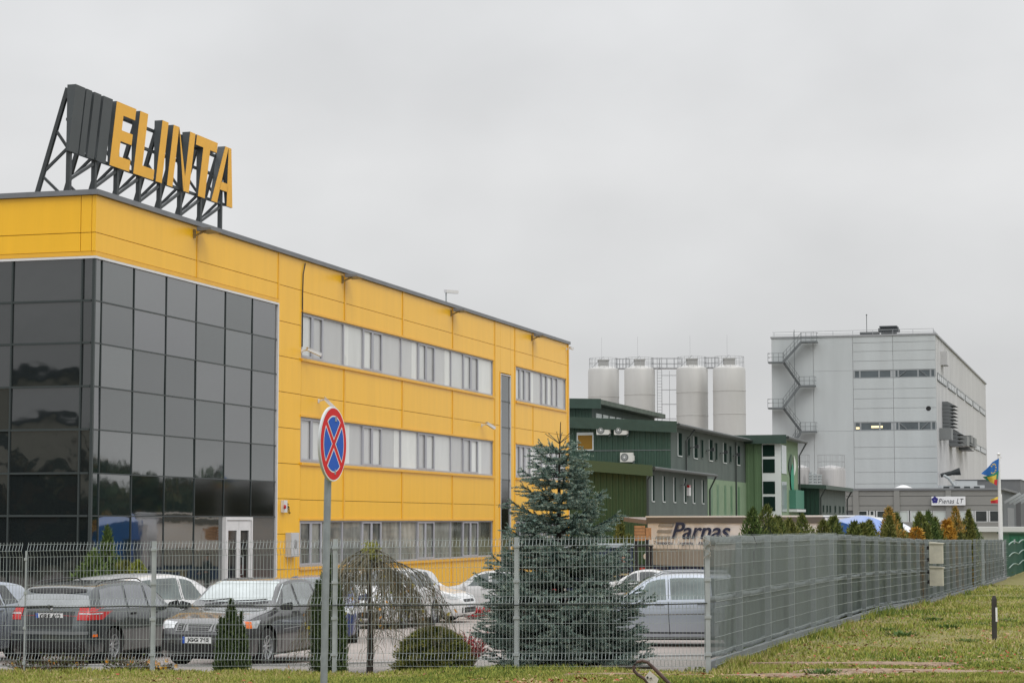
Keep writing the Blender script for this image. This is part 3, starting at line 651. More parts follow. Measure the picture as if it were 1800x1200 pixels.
# blue quadrants between the bars of the cross: bars run corner to corner at 45 degrees
def quad_sector(a, inset, rad):
    # region of the disc between two diagonals, inset from both by `inset`
    n = 20; c = Vector((inset*math.sqrt(2), 0)); pts = [c]
    lim = math.pi/4-math.asin(inset/rad)
    for i in range(n+1):
        t = -lim+2*lim*i/n; pts.append(Vector((rad*math.cos(t), rad*math.sin(t))))
    return [Vector((math.cos(a)*v.x-math.sin(a)*v.y, math.sin(a)*v.x+math.cos(a)*v.y)) for v in pts]
mb = MB(); mb2 = MB(); mb3 = MB()
for k in range(4):
    a = k*math.pi/2
    for m_, ins, rad, off in ((mb2, .022, .226, -.0164), (mb3, .032, .216, -.0176)):
        P = quad_sector(a, ins, rad); m_.add([(v.x, off, v.y) for v in P], [tuple(range(len(P)))])
for a in (math.pi/4, -math.pi/4):
    d = Vector((math.cos(a), math.sin(a))); nn = Vector((-d.y, d.x))*.022
    P = [d*.224+nn, d*.224-nn, -d*.224-nn, -d*.224+nn]; mb.add([(v.x, -.0152-(.0002 if a < 0 else 0), v.y) for v in P], [(0, 1, 2, 3)])
build('red_cross', mb, sred, plate); build('white_outline', mb2, swhite, plate); build('blue_field', mb3, sblue, plate)
mb = MB(); mb.box(-.05, .05, -.04, .02, -.02, .02); c_ = build('clamp', mb, galv, SN); c_.location = (cxs-.02, .0, cz-.22)
mb = MB(); mb.box(-.05, .05, -.04, .02, -.02, .02); c_ = build('clamp', mb, galv, SN); c_.location = (cxs-.015, .0, cz+.2)

# rusty bent bar with a plate, in the near grass
D = 24.5; p = at(1150, 1200, D); t = thing('bent_bar', 'rusty bent steel hoop with a small white plate leaning up from the grass', 'steel hoop', (p.x, p.y, .75), 0)
rust = mat('rusty_paint', (.085, .05, .042), .6, var=.4, vscale=22)
def lp(x, y, dy=0): v = at(x, y, D+dy); return v-Vector((p.x, p.y, .75))
pts = [(1215, 1245), (1176, 1200), (1160, 1184), (1146, 1170), (1138, 1163), (1129, 1160.5), (1120, 1162.5), (1114, 1170), (1114.5, 1178), (1121, 1185), (1133, 1192), (1144, 1206), (1162, 1240)]
mb = MB(); mb.tube([lp(*c) for c in pts], [.022]*3+[.019]*8+[.022]*2, 10); build('steel_tube', mb, rust, t, smooth=True)
mb = MB(); mb.hexa([lp(1133, 1190, .03), lp(1150, 1212, .03), lp(1158, 1192, .03), lp(1142, 1178, .03)], [lp(1133, 1190, -.02), lp(1150, 1212, -.02), lp(1158, 1192, -.02), lp(1142, 1178, -.02)]); build('number_plate', mb, mat('dirty_white', (.55, .52, .47), .6, var=.15, vscale=20), t)
mb = MB(); mb.bar(lp(1137.5, 1188, -.035), lp(1139, 1191.5, -.035), .018); mb.tube([lp(1142, 1192, -.035), lp(1144.5, 1190, -.035), lp(1146, 1193, -.035)], .006, 4); build('plate_marks', mb, black, t)
# short wooden marker post
D = 36.4; p = at(1748, 1135, D); t = thing('marker_post', 'short dark wooden post standing alone in the grass verge', 'post', (p.x, p.y, p.z), 0)
mb = MB(); mb.bar((0, 0, -.3), (.01, 0, .80), .075); mb.hexa([(-.028, -.038, .80), (.048, -.038, .80), (.048, .038, .80), (-.028, .038, .80)], [(-.01, -.02, .86), (.03, -.02, .86), (.03, .02, .86), (-.01, .02, .86)]); build('post_body', mb, mat('weathered_wood', (.06, .055, .05), .85, var=.4, vscale=9, stretch=(1, 1, .2)), t)
mb = MB(); mb.box(.02, .052, -.046, -.0385, .42, .66); build('tag_strip', mb, platew, t)
# ================================================================== BUILDINGS BEHIND
def shift(Q, L=0, w=0): return (Q[0]+UX*L+VX*w, Q[1]+UY*L+VY*w)
def cornerat(x, D): p = at(x, 916, D); return (p.x, p.y)
def Lof(x, Q): a = online(x, Q); return (a[0]-Q[0])*UX+(a[1]-Q[1])*UY
def Wof(x, Q): a = online(x, Q, (VX, VY)); return (a[0]-Q[0])*VX+(a[1]-Q[1])*VY
def zat(x, y, L, Q): p = shift(Q, L); return at(x, y, p[1]).z
grib = mat('green_ribbed_steel', (.036, .078, .055), .5, var=.1, vscale=1)
grib2 = mat('olive_ribbed_steel', (.030, .062, .024), .5, var=.1, vscale=1)
gren = mat('grey_green_render', (.095, .12, .108), .85, var=.12, vscale=1.2, stretch=(1, 1, .3))
glight = mat('light_green_render', (.19, .27, .17), .85, var=.08, vscale=1)
glrib = mat('light_green_ribbed', (.10, .17, .085), .5, var=.06, vscale=1)
fascia = mat('green_fascia', (.035, .065, .05), .45, var=.12, vscale=2)
gutter = mat('gutter_dark', (.035, .045, .042), .4)
wing_w = mat('white_frame', (.62, .66, .65), .45)
darkwin = mat('dark_window', (.010, .024, .019), .9, spec=.02)
def ribbed(mb, x0, x1, z0f, z1f, axis, off, step=.35, mi=0):
    # ribbed sheet in the plane; z1f may vary (sloping roof); axis 'x' wall along local x (facing -y), 'y' wall along local y (facing -x)
    n = max(2, int(abs(x1-x0)/step)); vs = []; fs = []
    for i in range(n):
        for k, (u_, d) in enumerate(((0, 0), (.55, 0), (.62, .05), (.93, .05))):
            t = lerp(x0, x1, (i+u_)/n); o = off-d
            for z in (z0f, z1f(t)): vs.append((t, o, z) if axis == 'x' else (o, t, z))
    for q in range(len(vs)//2-1): fs.append((2*q, 2*q+2, 2*q+3, 2*q+1))
    mb.add(vs, fs, mi)
def slits(B, xs, z0, z1, w, parent, m=darkwin, rev=wing_w, off=-.002):
    for x in xs:
        mb = MB(); mb.box(x-.06, x, off-.05, off+.02, z0, z1); mb.box(x, x+w, off-.05, off, z0-.06, z0)
        f_ = build('window', mb, rev, parent); mb = MB(); mb.box(x, x+w, off-.02, off, z0, z1); build('pane', mb, m, f_)
# --- low green hall
Q1 = cornerat(1137, 120); B1 = thing('green_hall', 'low green ribbed-steel hall with grey side wall of six tall slit windows, behind the trailer', 'building', (Q1[0], Q1[1], 0), ROT)
L1 = Lof(1244, Q1); ze = zat(1137, 824, 0, Q1)
rise = .085
mb = MB(); mb.add([(0, 0, -1), (L1, 0, -1), (L1, 22, -1), (0, 22, -1), (0, 0, ze), (L1, 0, ze), (L1, 22, ze+22*rise), (0, 22, ze+22*rise)], [(3, 2, 1, 0), (4, 5, 6, 7), (0, 1, 5, 4), (1, 2, 6, 5), (2, 3, 7, 6), (3, 0, 4, 7)])
build('wall', mb, gren, B1)
mb = MB(); ribbed(mb, .0, 22, -1, lambda t: ze+t*rise, 'y', -.02); build('ribbed_gable', mb, grib2, B1, fix=False)
mb = MB(); ov = .45
mb.hexa([(-ov, -ov, ze-.05), (L1+.4, -ov, ze-.05), (L1+.4, 22, ze-.05+22*rise), (-ov, 22, ze-.05+22*rise)], [(-ov, -ov, ze+.12), (L1+.4, -ov, ze+.12), (L1+.4, 22, ze+.12+22*rise), (-ov, 22, ze+.12+22*rise)])
rf = build('roof', mb, mat('grey_roof_sheet', (.20, .22, .22), .5, var=.1), B1)
mb = MB(); mb.hexa([(-ov-.06, -ov, ze-.42), (-ov, -ov, ze-.42), (-ov, 22, ze-.42+22*rise), (-ov-.06, 22, ze-.42+22*rise)], [(-ov-.06, -ov, ze+.2), (-ov, -ov, ze+.2), (-ov, 22, ze+.2+22*rise), (-ov-.06, 22, ze+.2+22*rise)]); build('fascia', mb, mat('olive_fascia', (.055, .085, .04), .5), B1)
mb = MB(); mb.tube([(-ov, -ov-.08, ze+.05), (L1+.5, -ov-.08, ze+.0)], .09, 8); build('gutter', mb, gutter, B1); mb = MB(); mb.tube([(L1+.4, -ov-.08, ze), (L1+.3, -.1, ze-.9), (L1+.3, -.1, -1)], .06, 6); build('downpipe', mb, gutter, B1); mb = MB(); mb.tube([(-.2, -ov-.05, ze), (-.1, -.1, ze-.6), (-.1, -.1, -1)], .06, 6); build('downpipe', mb, gutter, B1)
sx = [Lof(x, Q1) for x in (1146, 1165, 1184, 1202.5, 1218, 1234)]
slits(B1, sx, at(1146, 880, 121).z, at(1146, 834.5, 121).z, .62, B1)
for i, x in enumerate((Lof(1197, Q1),)):
    mb = MB(); mb.bar((x-.6, -.2, at(1197, 853, 130).z), (x+.4, -.25, at(1197, 853, 130).z), .06); mb.bar((x, -.25, at(1197, 853, 130).z), (x+.1, -.3, at(1197, 846, 130).z), .1); build('wall_lamp', mb, steel_dk, B1)
x = Lof(1209, Q1); zb = at(1209, 864, 132).z; mb = MB(); mb.box(x-.25, x+.25, -.16, -.003, zb-.25, zb+.25); b = build('wall_box', mb, whitem, B1); mb = MB(); mb.box(x-.2, x+.2, -.16, -.003, zb+.255, zb+.4); build('red_cap', mb, redl, b)
# --- two-storey hall behind it with entrance wing
Q2 = cornerat(1180, 131); B2 = thing('green_office_hall', 'two-storey dark green hall with paired windows and a light green glazed entrance wing', 'building', (Q2[0], Q2[1], 0), ROT)
L2 = Lof(1311, Q2); ze = zat(1180, 748, 0, Q2); W2 = 32; rise = .055
mb = MB(); mb.add([(0, 0, -1), (L2+9, 0, -1), (L2+9, W2, -1), (0, W2, -1), (0, 0, ze), (L2+9, 0, ze), (L2+9, W2, ze+W2*rise), (0, W2, ze+W2*rise)], [(3, 2, 1, 0), (4, 5, 6, 7), (0, 1, 5, 4), (1, 2, 6, 5), (2, 3, 7, 6), (3, 0, 4, 7)])
build('wall', mb, gren, B2)
mb = MB(); ribbed(mb, .0, W2, -1, lambda t: ze+t*rise, 'y', -.02); mb.box(-.09, -.07, 0, W2, at(1150, 791, 131).z, at(1150, 790, 131).z, 1); build('ribbed_gable', mb, [grib, coping], B2, fix=False)
mb = MB(); ov = .5
mb.hexa([(-ov, -ov, ze-.05), (L2+.0, -ov, ze-.05), (L2+.0, W2, ze-.05+W2*rise), (-ov, W2, ze-.05+W2*rise)], [(-ov, -ov, ze+.15), (L2, -ov, ze+.15), (L2, W2, ze+.15+W2*rise), (-ov, W2, ze+.15+W2*rise)])
build('roof', mb, MATS['grey_roof_sheet'], B2)
mb = MB(); mb.hexa([(-ov-.06, -ov, ze-.45), (-ov, -ov, ze-.45), (-ov, W2, ze-.45+W2*rise), (-ov-.06, W2, ze-.45+W2*rise)], [(-ov-.06, -ov, ze+.25), (-ov, -ov, ze+.25), (-ov, W2, ze+.25+W2*rise), (-ov-.06, W2, ze+.25+W2*rise)]); build('fascia', mb, fascia, B2)
mb = MB(); mb.tube([(-ov, -ov-.1, ze+.05), (L2, -ov-.1, ze+.02)], .1, 8); build('gutter', mb, gutter, B2); mb = MB()
xd = Lof(1204, Q2); mb.tube([(xd+.6, -ov-.1, ze), (xd, -.12, ze-.8), (xd, -.12, 3)], .06, 6); build('downpipe', mb, gutter, B2); mb = MB(); xd = Lof(1292, Q2); mb.tube([(xd, -.12, ze-.2), (xd, -.12, -1)], .06, 6); build('downpipe', mb, gutter, B2)
for xa, xb in ((1192, 1209), (1220, 1233), (1247, 1258), (1272, 1283), (1296, None)):
    za, zb = zat(xa, ipl([(1192, 800), (1296, 816)], xa), Lof(xa, Q2), Q2), zat(xa, ipl([(1192, 760), (1296, 783)], xa), Lof(xa, Q2), Q2)
    slits(B2, [Lof(xa, Q2)], za, zb, 1.25, B2)
    if xb: slits(B2, [Lof(xb, Q2)], za+.1, zb-.15, .75, B2, rev=gren)
for xa in (1214, 1242, 1266, 1289):
    x = Lof(xa, Q2); z_ = zat(xa, ipl([(1214, 787), (1289, 801)], xa), x, Q2); mb = MB(); mb.bar((x-.3, -.1, z_), (x+.5, -.35, z_+.1), .07); mb.box(x+.3, x+.65, -.5, -.25, z_, z_+.22); build('wall_lamp', mb, steel_dk, B2)
# light green lower wall with slit windows
xa, xb = Lof(1243, Q2), L2; zt = zat(1300, 847, Lof(1300, Q2), Q2)
mb = MB(); mb.box(xa, xb, -.06, -.003, -1, zt); build('light_green_wall', mb, glight, B2)
for x_ in (1248, 1259, 1272, 1283, 1296):
    x = Lof(x_, Q2); mb = MB(); mb.box(x, x+.7, -.075, -.0605, 1.2+.0, zt-.35); build('window', mb, mat('green_window', (.09, .19, .10), .3), B2)
# wing
z3 = zat(1311, 772, L2, Q2); W3 = -Wof(1374, (Q2[0]+UX*L2, Q2[1]+UY*L2)); Lw = Lof(1404, shift(Q2, L2, -W3))
mb = MB(); mb.box(L2, L2+Lw, -W3, 0, -1, z3); build('wing_wall', mb, glight, B2)
xw = lambda x: Wof(x, (Q2[0]+UX*L2, Q2[1]+UY*L2))
mb = MB(); ribbed(mb, xw(1341), 0, -1, lambda t: z3, 'y', L2-.02, .5); build('wing_cladding', mb, glrib, B2, fix=False)
mb = MB(); mb.box(L2-.12, L2-.003, xw(1374), xw(1341), -1, z3); WB = build('corner_glazing', mb, wing_w, B2)
zz1, zz2 = [zat(1350, y, L2, Q2) for y in (782, 832)]; zz3, zz4 = [zat(1350, y, L2, Q2) for y in (846, 899)]
for za, zb in ((zz2, (zz1+zz2)/2), ((zz1+zz2)/2+.15, zz1), (zz4, (zz3+zz4)/2), ((zz3+zz4)/2+.15, zz3)):
    mb = MB(); mb.box(L2-.15, L2-.121, xw(1363.5), xw(1342.5), za+.05, zb); build('glass_pane', mb, darkwin, WB)
mb = MB()
for za, zb in ((zz2, zz1), (zz4, zz3)): mb.box(L2+.1, L2+Lw*.28, -W3-.04, -W3-.003, za, zb)
build('side_glazing', mb, mat('pale_glass', (.30, .36, .36), .1, ior=1.6), B2)
mb = MB(); mb.box(L2-.5, L2+Lw+.4, -W3-.5, .6, z3+.0, z3+.18); build('wing_roof', mb, MATS['grey_roof_sheet'], B2)
mb = MB(); mb.box(L2-.56, L2-.5, -W3-.5, .8, z3-.35, z3+.3); build('fascia', mb, fascia, B2)
mb = MB(); mb.tube([(L2-.5, -W3-.6, z3+.1), (L2+Lw+.5, -W3-.6, z3+.05)], .12, 8); build('gutter', mb, gutter, B2); mb = MB(); mb.tube([(L2+Lw+.4, -W3-.6, z3), (L2+Lw-.1, -W3-.12, z3-1), (L2+Lw-.1, -W3-.12, -1)], .07, 6); build('downpipe', mb, gutter, B2)
# leaf emblem on the wing side
def leafp(mb, cx, z0, z1, w, off, curve, mi):
    n = 10; vs = []
    for i in range(n+1):
        t = i/n; z = lerp(z0, z1, t); ww = w*math.sin(math.pi*t)**.8; c = cx+curve*math.sin(math.pi*t)
        vs += [(c-ww/2, off, z), (c+ww/2, off, z)]
    mb.add(vs, [(2*i, 2*i+1, 2*i+3, 2*i+2) for i in range(n)], mi)
zl0, zl1 = zat(1393, 845, L2+Lw*.6, Q2), zat(1393, 797, L2+Lw*.6, Q2); cxl = L2+Lw*.62
mb = MB(); leafp(mb, cxl-.3, zl0, zl1, 1.5, -W3-.06, -.9, 0); leafp(mb, cxl+.6, zl0+.4, zl1-.1, 1.2, -W3-.08, .5, 1); leafp(mb, cxl-.1, zl0-1.2, zl0+1.4, 1.6, -W3-.1, -.3, 2)
build('leaf_emblem', mb, [mat('emblem_dark', (.04, .09, .06), .6), mat('emblem_pale', (.62, .66, .60), .6), mat('emblem_teal', (.02, .25, .15), .6)], B2)
mb = MB(); zz = zat(1393, 882, L2+Lw*.6, Q2); mb.box(L2+Lw*.45, L2+Lw*.95, -W3-.5, -W3-.003, zz-.5, zz+.9); mb.box(L2+Lw*.42, L2+Lw*.97, -W3-.6, -W3-.003, zz-.75, zz-.55, 1); build('entrance_canopy', mb, [mat('teal_panel', (.06, .20, .14), .6), wing_w], B2)
# amber window and air conditioners on the gable
def gz(y): return zat(1100, y, 0, Q2)
ga = lambda x: Wof(x, Q2)
mb = MB(); mb.box(-.12, -.09, ga(1044.5), ga(1015), gz(790), gz(758)); w_ = build('window', mb, wing_w, B2); mb = MB(); mb.box(-.135, -.1205, ga(1042.5), ga(1017), gz(788), gz(763)); build('amber_pane', mb, mat('amber_blind', (.22, .12, .02), .25), w_)
for k, (x_, y_, l) in enumerate(((1063.5, 754.5, 'white air conditioner high on the dark green gable, left of a pair'), (1094.5, 755, 'white air conditioner high on the dark green gable, right of a pair'), (1105, 803, 'white air conditioner half hidden behind the low hall roof'))):
    w = ga(x_); z_ = gz(y_); c = shift(Q2, -.12, w); t = thing('air_conditioner', l, 'air conditioner', (c[0], c[1], z_), ROT, 'air conditioners on the green gable')
    mb = MB(); mb.box(-.42, -.04, -.40, .40, -.29, .29); mb.box(-.38, -.08, -.47, -.4, -.22, .1); build('housing', mb, mat('ac_white', (.62, .61, .57), .5), t)
    mb = MB(); mb.lathe([(.0, 0), (.235, 0), (.25, .01)], 24, 'x', (-.435, .12, 0)); g_ = build('fan_grille', mb, mat('grille_grey', (.16, .17, .165), .6), t)
    mb = MB(); mb.lathe([(.0, 0), (.07, 0)], 12, 'x', (-.445, .12, 0)); mb.lathe([(.13, 0), (.145, 0)], 18, 'x', (-.442, .12, 0)); build('fan_hub', mb, whitem, g_)
    mb = MB(); mb.bar((-.40, -.3, -.3), (.0, -.3, -.3), .04); mb.bar((-.40, .3, -.3), (0, .3, -.3), .04); mb.bar((-.02, -.3, -.3), (-.02, .3, -.3), .04); build('bracket', mb, galv, t); mb = MB(); mb.tube([(-.2, -.45, -.2), (-.15, -.42, -.36), (-.05, -.3, -.4)], .02, 5); build('hose', mb, galv, t)
# --- third hall, highest, far behind
Q3 = cornerat(1041, 162); B3 = thing('rear_green_hall', 'farthest green hall, with a strip of pale windows under its eave', 'building', (Q3[0], Q3[1], 0), ROT)
L3 = Lof(1151, Q3); ze = zat(1041, 711, 0, Q3)
mb = MB(); mb.box(0, L3, 0, 40, -1, ze); build('wall', mb, gren, B3)
mb = MB(); ribbed(mb, 0, 40, 3, lambda t: ze+t*.03, 'y', -.02, .5); build('ribbed_gable', mb, grib, B3, fix=False)
mb = MB(); mb.hexa([(-.7, -.9, ze), (L3+.5, -.9, ze), (L3+.5, 40, ze+1.2), (-.7, 40, ze+1.2)], [(-.7, -.9, ze+.35), (L3+.5, -.9, ze+.35), (L3+.5, 40, ze+1.55), (-.7, 40, ze+1.55)]); build('roof', mb, mat('lichen_roof', (.10, .125, .10), .8, var=.3, vscale=1.5), B3)
mb = MB(); mb.hexa([(-.76, -.9, ze-.35), (-.7, -.9, ze-.35), (-.7, 40, ze+.85), (-.76, 40, ze+.85)], [(-.76, -.9, ze+.4), (-.7, -.9, ze+.4), (-.7, 40, ze+1.6), (-.76, 40, ze+1.6)]); build('fascia', mb, fascia, B3)
for k in range(9):
    a = 1.2+k*L3/10; mb = MB(); mb.box(a, a+L3/10-.5, -.06, -.003, ze-1.9, ze-.6); build('window', mb, wing_w if k not in (3, 6) else MATS['pale_glass'], B3)
# --- far low hall on the right
Q4 = cornerat(1441, 165); B4 = thing('small_green_hall', 'small dark green hall with grey side wall of narrow windows beside the steel tanks', 'building', (Q4[0], Q4[1], 0), ROT)
L4 = Lof(1487, Q4); ze = zat(1441, 858, 0, Q4)
mb = MB(); mb.box(0, L4, 0, 14, -1, ze); build('wall', mb, gren, B4); mb = MB(); ribbed(mb, 0, 14, -1, lambda t: ze+t*.05, 'y', -.02); build('ribbed_gable', mb, mat('dark_green_ribbed', (.012, .045, .028), .5), B4, fix=False)
mb = MB(); mb.hexa([(-.5, -.6, ze-.05), (L4+.5, -.6, ze-.05), (L4+.5, 14, ze+.65), (-.5, 14, ze+.65)], [(-.5, -.6, ze+.25), (L4+.5, -.6, ze+.25), (L4+.5, 14, ze+.95), (-.5, 14, ze+.95)]); build('roof', mb, fascia, B4)
mb = MB(); mb.tube([(-.1, -.5, ze), (-.1, -.12, ze-.7), (-.1, -.12, -1)], .07, 6); build('downpipe', mb, gutter, B4); mb = MB(); mb.tube([(L4+.3, -.5, ze), (L4+.1, -.12, ze-.7), (L4+.1, -.12, -1)], .07, 6); build('downpipe', mb, gutter, B4)
slits(B4, [Lof(x, Q4) for x in (1446, 1452.5, 1458, 1467, 1475, 1481)], zat(1460, 900, 5, Q4), ze-1.3, .9, B4, rev=gren)

# ================================================================== SILOS
silom = mat('silo_steel', (.53, .525, .505), .42, metal=.25, var=.06, vscale=.6, stretch=(1, 1, .2))
railm = mat('rail_steel', (.36, .37, .38), .5, metal=.3)
def rail_ring(mb, r, z, h=1.15, n=20, c=(0, 0)):
    for hz in (h, h*.5): mb.tube([(c[0]+r*math.cos(2*math.pi*i/n), c[1]+r*math.sin(2*math.pi*i/n), z+hz) for i in range(n+1)], .02, 4)
    for i in range(n): a = 2*math.pi*i/n; mb.bar((c[0]+r*math.cos(a), c[1]+r*math.sin(a), z), (c[0]+r*math.cos(a), c[1]+r*math.sin(a), z+h), .03)
for k, (xa, xb, yt, D, l) in enumerate(((1034.5, 1089.5, 646.5, 236, 'leftmost of the four tall pale steel silos'), (1098.7, 1153, 646, 232, 'second tall silo from the left, the one with the caged ladder'), (1190.8, 1246.7, 645, 228, 'third tall silo from the left, right of the wide gap'), (1255.8, 1313.3, 644.5, 225, 'rightmost of the four tall pale steel silos'))):
    a, b = at(xa, yt, D), at(xb, yt, D); r = (b.x-a.x)/2; zt = a.z; c = ((a.x+b.x)/2, D+r)
    t = thing('silo', l, 'silo', (c[0], c[1], 0), 0, 'tall pale steel silos')
    prof = [(r, -1)]
    for z in (3, 6.2, 9.0, 11.6, 14.1, 16.6):
        if z < zt-.6: prof += [(r, z-.05), (r+.035, z-.04), (r+.035, z+.04), (r, z+.05)]
    prof += [(r, zt-.25), (r-.08, zt), (r*.6, zt+.25), (0, zt+.45)]
    mb = MB(); mb.lathe(prof, 48); build('shell', mb, silom, t, smooth=25)
    mb = MB(); mb.box(-.55*r*.6, .55*r*.6, -.5, .5, zt+.2, zt+.9); mb.box(-.62*r*.6, .62*r*.6, -.55, .55, zt+.9, zt+1.05); build('top_hatch', mb, mat('hatch_grey', (.33, .33, .32), .5), t)
    mb = MB(); rail_ring(mb, r-.15, zt+.05); mb.bar((-r+.3, -.2, zt), (0, -.2, zt+1.4), .06); build('guard_rail', mb, railm, t)
    mb = MB(); mb.bar((-.2, 0, zt+.4), (-.2, 0, zt+3.6), .022); build('antenna', mb, railm, t)
    if k < 3:
        gap = (at((1098.7, 1190.8, 1255.8)[k], yt, D).x-c[0])+.6
        mb = MB(); mb.box(r-.4, gap, -.5, .5, zt-.02, zt+.1)
        for yy in (-.5, .5):
            for hz in (.55, 1.15): mb.bar((r-.4, yy, zt+hz), (gap, yy, zt+hz), .05)
            for q in range(5): xx = lerp(r-.3, gap, q/4); mb.bar((xx, yy, zt), (xx, yy, zt+1.15), .05)
        build('walkway', mb, railm, t)
    if k == 1:
        mb = MB(); xl = r+.45; 
        for xx in (xl-.25, xl+.25): mb.bar((xx, -r*.5, 7), (xx, -r*.5, zt+1.2), .07)
        for q in range(40): z = 7.2+q*.32; mb.bar((xl-.25, -r*.5, z), (xl+.25, -r*.5, z), .04)
        for q in range(7):
            z = zt-.8-q*1.6 if q < 5 else zt-.8-q*1.6; mb.bar((xl+.25, -r*.5, z), (xl+2.1, -r*.5, z), .07); 
        mb.bar((xl+2.1, -r*.5, zt-.3), (xl+2.1, -r*.5, zt-8.6), .07); mb.bar((xl+1.1, -r*.5, zt-.3), (xl+1.1, -r*.5, zt-8.6), .05)
        for q in range(6): z = zt-8.5-q*1.0; mb.bar((xl-1.6, -r*.6, z), (xl, -r*.5, z), .09)
        build('caged_ladder', mb, railm, t)
# stainless tanks
for k, (xa, xb, yt, D, l) in enumerate(((1395, 1426, 824, 190, 'left stainless tank behind the entrance wing'), (1440, 1490, 824, 190, 'right stainless tank above the small green hall'))):
    a, b = at(xa, yt, D), at(xb, yt, D); r = (b.x-a.x)/2; zt = a.z; t = thing('steel_tank', l, 'tank', ((a.x+b.x)/2, D+r, 0), 0, 'stainless tanks')
    mb = MB(); mb.lathe([(r, -1), (r, zt-.15), (r*.93, zt+.15), (r*.3, zt+.35), (0, zt+.4)], 40); build('shell', mb, mat('stainless', (.46, .45, .44), .3, metal=.6, var=.12, vscale=2, stretch=(3, 3, .1)), t, smooth=30)
    mb = MB(); rail_ring(mb, r*.95, zt+.1, 1.2, 14); build('guard_rail', mb, railm, t)
p = at(1433, 850, 189); t = thing('pipe_stack', 'vertical pipes between the two stainless tanks', 'pipes', (p.x, p.y, 0), 0)
mb = MB(); 
for q in range(3): mb.tube([(-.4+.4*q, 0, 0), (-.4+.4*q, 0, at(1433, 829+3*q, 189).z)], .14, 10)
for q in range(5): mb.bar((-.6, -.1, at(1433, 835+5*q, 189).z), (.6, -.1, at(1433, 835+5*q, 189).z), .15)
build('pipe', mb, galv, t)

# ================================================================== TALL GREY PROCESS BUILDING
QT = cornerat(1650, 260); TB = thing('process_building', 'tall windowless-looking grey dairy building with zigzag escape stair and two window strips', 'building', (QT[0], QT[1], 0), ROT)
zt = at(1650, 588, 260).z; WT = Wof(1359, QT); LT = Lof(1738, QT)
tgrey = mat('pale_grey_cladding', (.475, .505, .51), .55, var=.08, vscale=.4, stretch=(1, 1, .15)); tgrey2 = mat('pale_grey_lit_side', (.56, .56, .56), .5, var=.1, vscale=.35, stretch=(1, 1, .12)); tj = mat('cladding_joint', (.25, .27, .28), .6)  # side paler than the front: brighter light there put into its colour
mb = MB(); mb.box(.1, LT, .1, WT, -1, zt); build('wall', mb, tgrey2, TB)
wx = lambda x: Wof(x, QT); tz = lambda y, x=1500: at(x, y, online(x, QT, (VX, VY))[1]).z
mb = MB(); cols = [wx(1650)+.0, wx(1574), wx(1503), wx(1433), WT]; 
rows_ = [-1]+[tz(y) for y in (870, 850, 830, 806, 786, 757)]+[tz(742), tz(718), tz(701), tz(684), tz(665)]+[tz(651), tz(635), tz(618), tz(603), zt]
for i in range(len(cols)-1):
    a, b = cols[i], cols[i+1]
    if i < 2: zs = rows_
    elif i == 2: zs = [-1, tz(757), tz(651), zt]
    else: zs = [-1, zt]
    for c, d in zip(zs, zs[1:]):
        if i < 2 and (abs(c-tz(757)) < .01 or abs(c-tz(665)) < .01): continue
        mb.box(0, .099, a+.03, b-.03, c+(.02 if i < 2 else .0), d-.02)
build('cladding', mb, tgrey, TB)
for zc, zd in ((tz(757), tz(742)), (tz(665), tz(651))):
    mb = MB(); mb.box(.02, .1, cols[0]+.1, cols[2]-.05, zc, zc+.1); mb.box(.02, .1, cols[0]+.1, cols[2]-.05, zd-.1, zd)
    for x in (1648, 1640, 1618, 1583, 1574, 1549, 1515, 1505): mb.box(.02, .1, wx(x)-.1, wx(x)+.1, zc+.1, zd-.1)
    f_ = build('window', mb, mat('frame_mid_grey', (.28, .30, .31), .5), TB)
    mb = MB(); mb.box(.065, .099, cols[0]+.1, cols[2]-.05, zc, zd); build('pane', mb, mat('tower_glass', (.10, .12, .13), .1, var=.25, vscale=.4), f_)
    mb = MB()
    s_ = 1 if zc > 15 else -1
    for xa_, xb_ in ((1597, 1584), (1622, 1634)): mb.bar((.045, wx(xa_), zd-.15 if s_ > 0 else zc+.15), (.045, wx(xb_), zc+.15 if s_ > 0 else zd-.15), .22, .03)
    mb.box(.04, .06, wx(1578), wx(1569), zc+.1, zd-.1); build('diagonal_brace', mb, mat('brace_grey', (.36, .38, .39), .5), f_)
em = bpy.data.materials.new('lit_tube'); em.use_nodes = True; em.node_tree.nodes['Principled BSDF'].inputs['Emission Color'].default_value = (1, .72, .15, 1); em.node_tree.nodes['Principled BSDF'].inputs['Emission Strength'].default_value = 1.1
mb = MB(); zc = tz(750.5); mb.box(.03, .062, wx(1554), wx(1534), zc-.12, zc+.14); mb.box(.03, .062, wx(1513), wx(1507), zc-.25, zc+.0); build('lit_lamp', mb, em, TB)
mb = MB(); mb.lathe([(0, -.0), (.3, 0), (.32, .1)], 24, 'x', (-.02, wx(1635.5), tz(719.5))); build('vent_opening', mb, black, TB)
# roof edge, rail, roof units
mb = MB(); mb.box(-.1, LT+.1, -.1, WT+.1, zt, zt+.22); build('coping', mb, mat('coping_pale', (.30, .31, .32), .5), TB)
mb = MB()
for q in range(9): w = lerp(.3, WT-.3, q/8); mb.bar((.4, w, zt), (.4, w, zt+.8), .05)
for hz in (.45, .8): mb.bar((.4, .2, zt+hz), (.4, WT-.1, zt+hz), .045)
for q in range(2, 9): mb.bar((q*1.0, .4, zt), (q*1.0, .4, zt+.8), .05)
build('guard_rail', mb, railm, TB)
mb = MB(); w = wx(1525); mb.box(4, 6, w-1.2, w+1.1, zt+.2, zt+.9); w = wx(1560.5); mb.box(4, 6, w-.9, w+.9, zt+.2, zt+.9); mb.box(3.8, 6.2, w-1.25, w+1.25, zt+.9, zt+1.3); mb.box(3.8, 6.2, w-1.1, w+1.1, zt+1.4, zt+1.6); build('roof_vent', mb, steel_dk, TB)
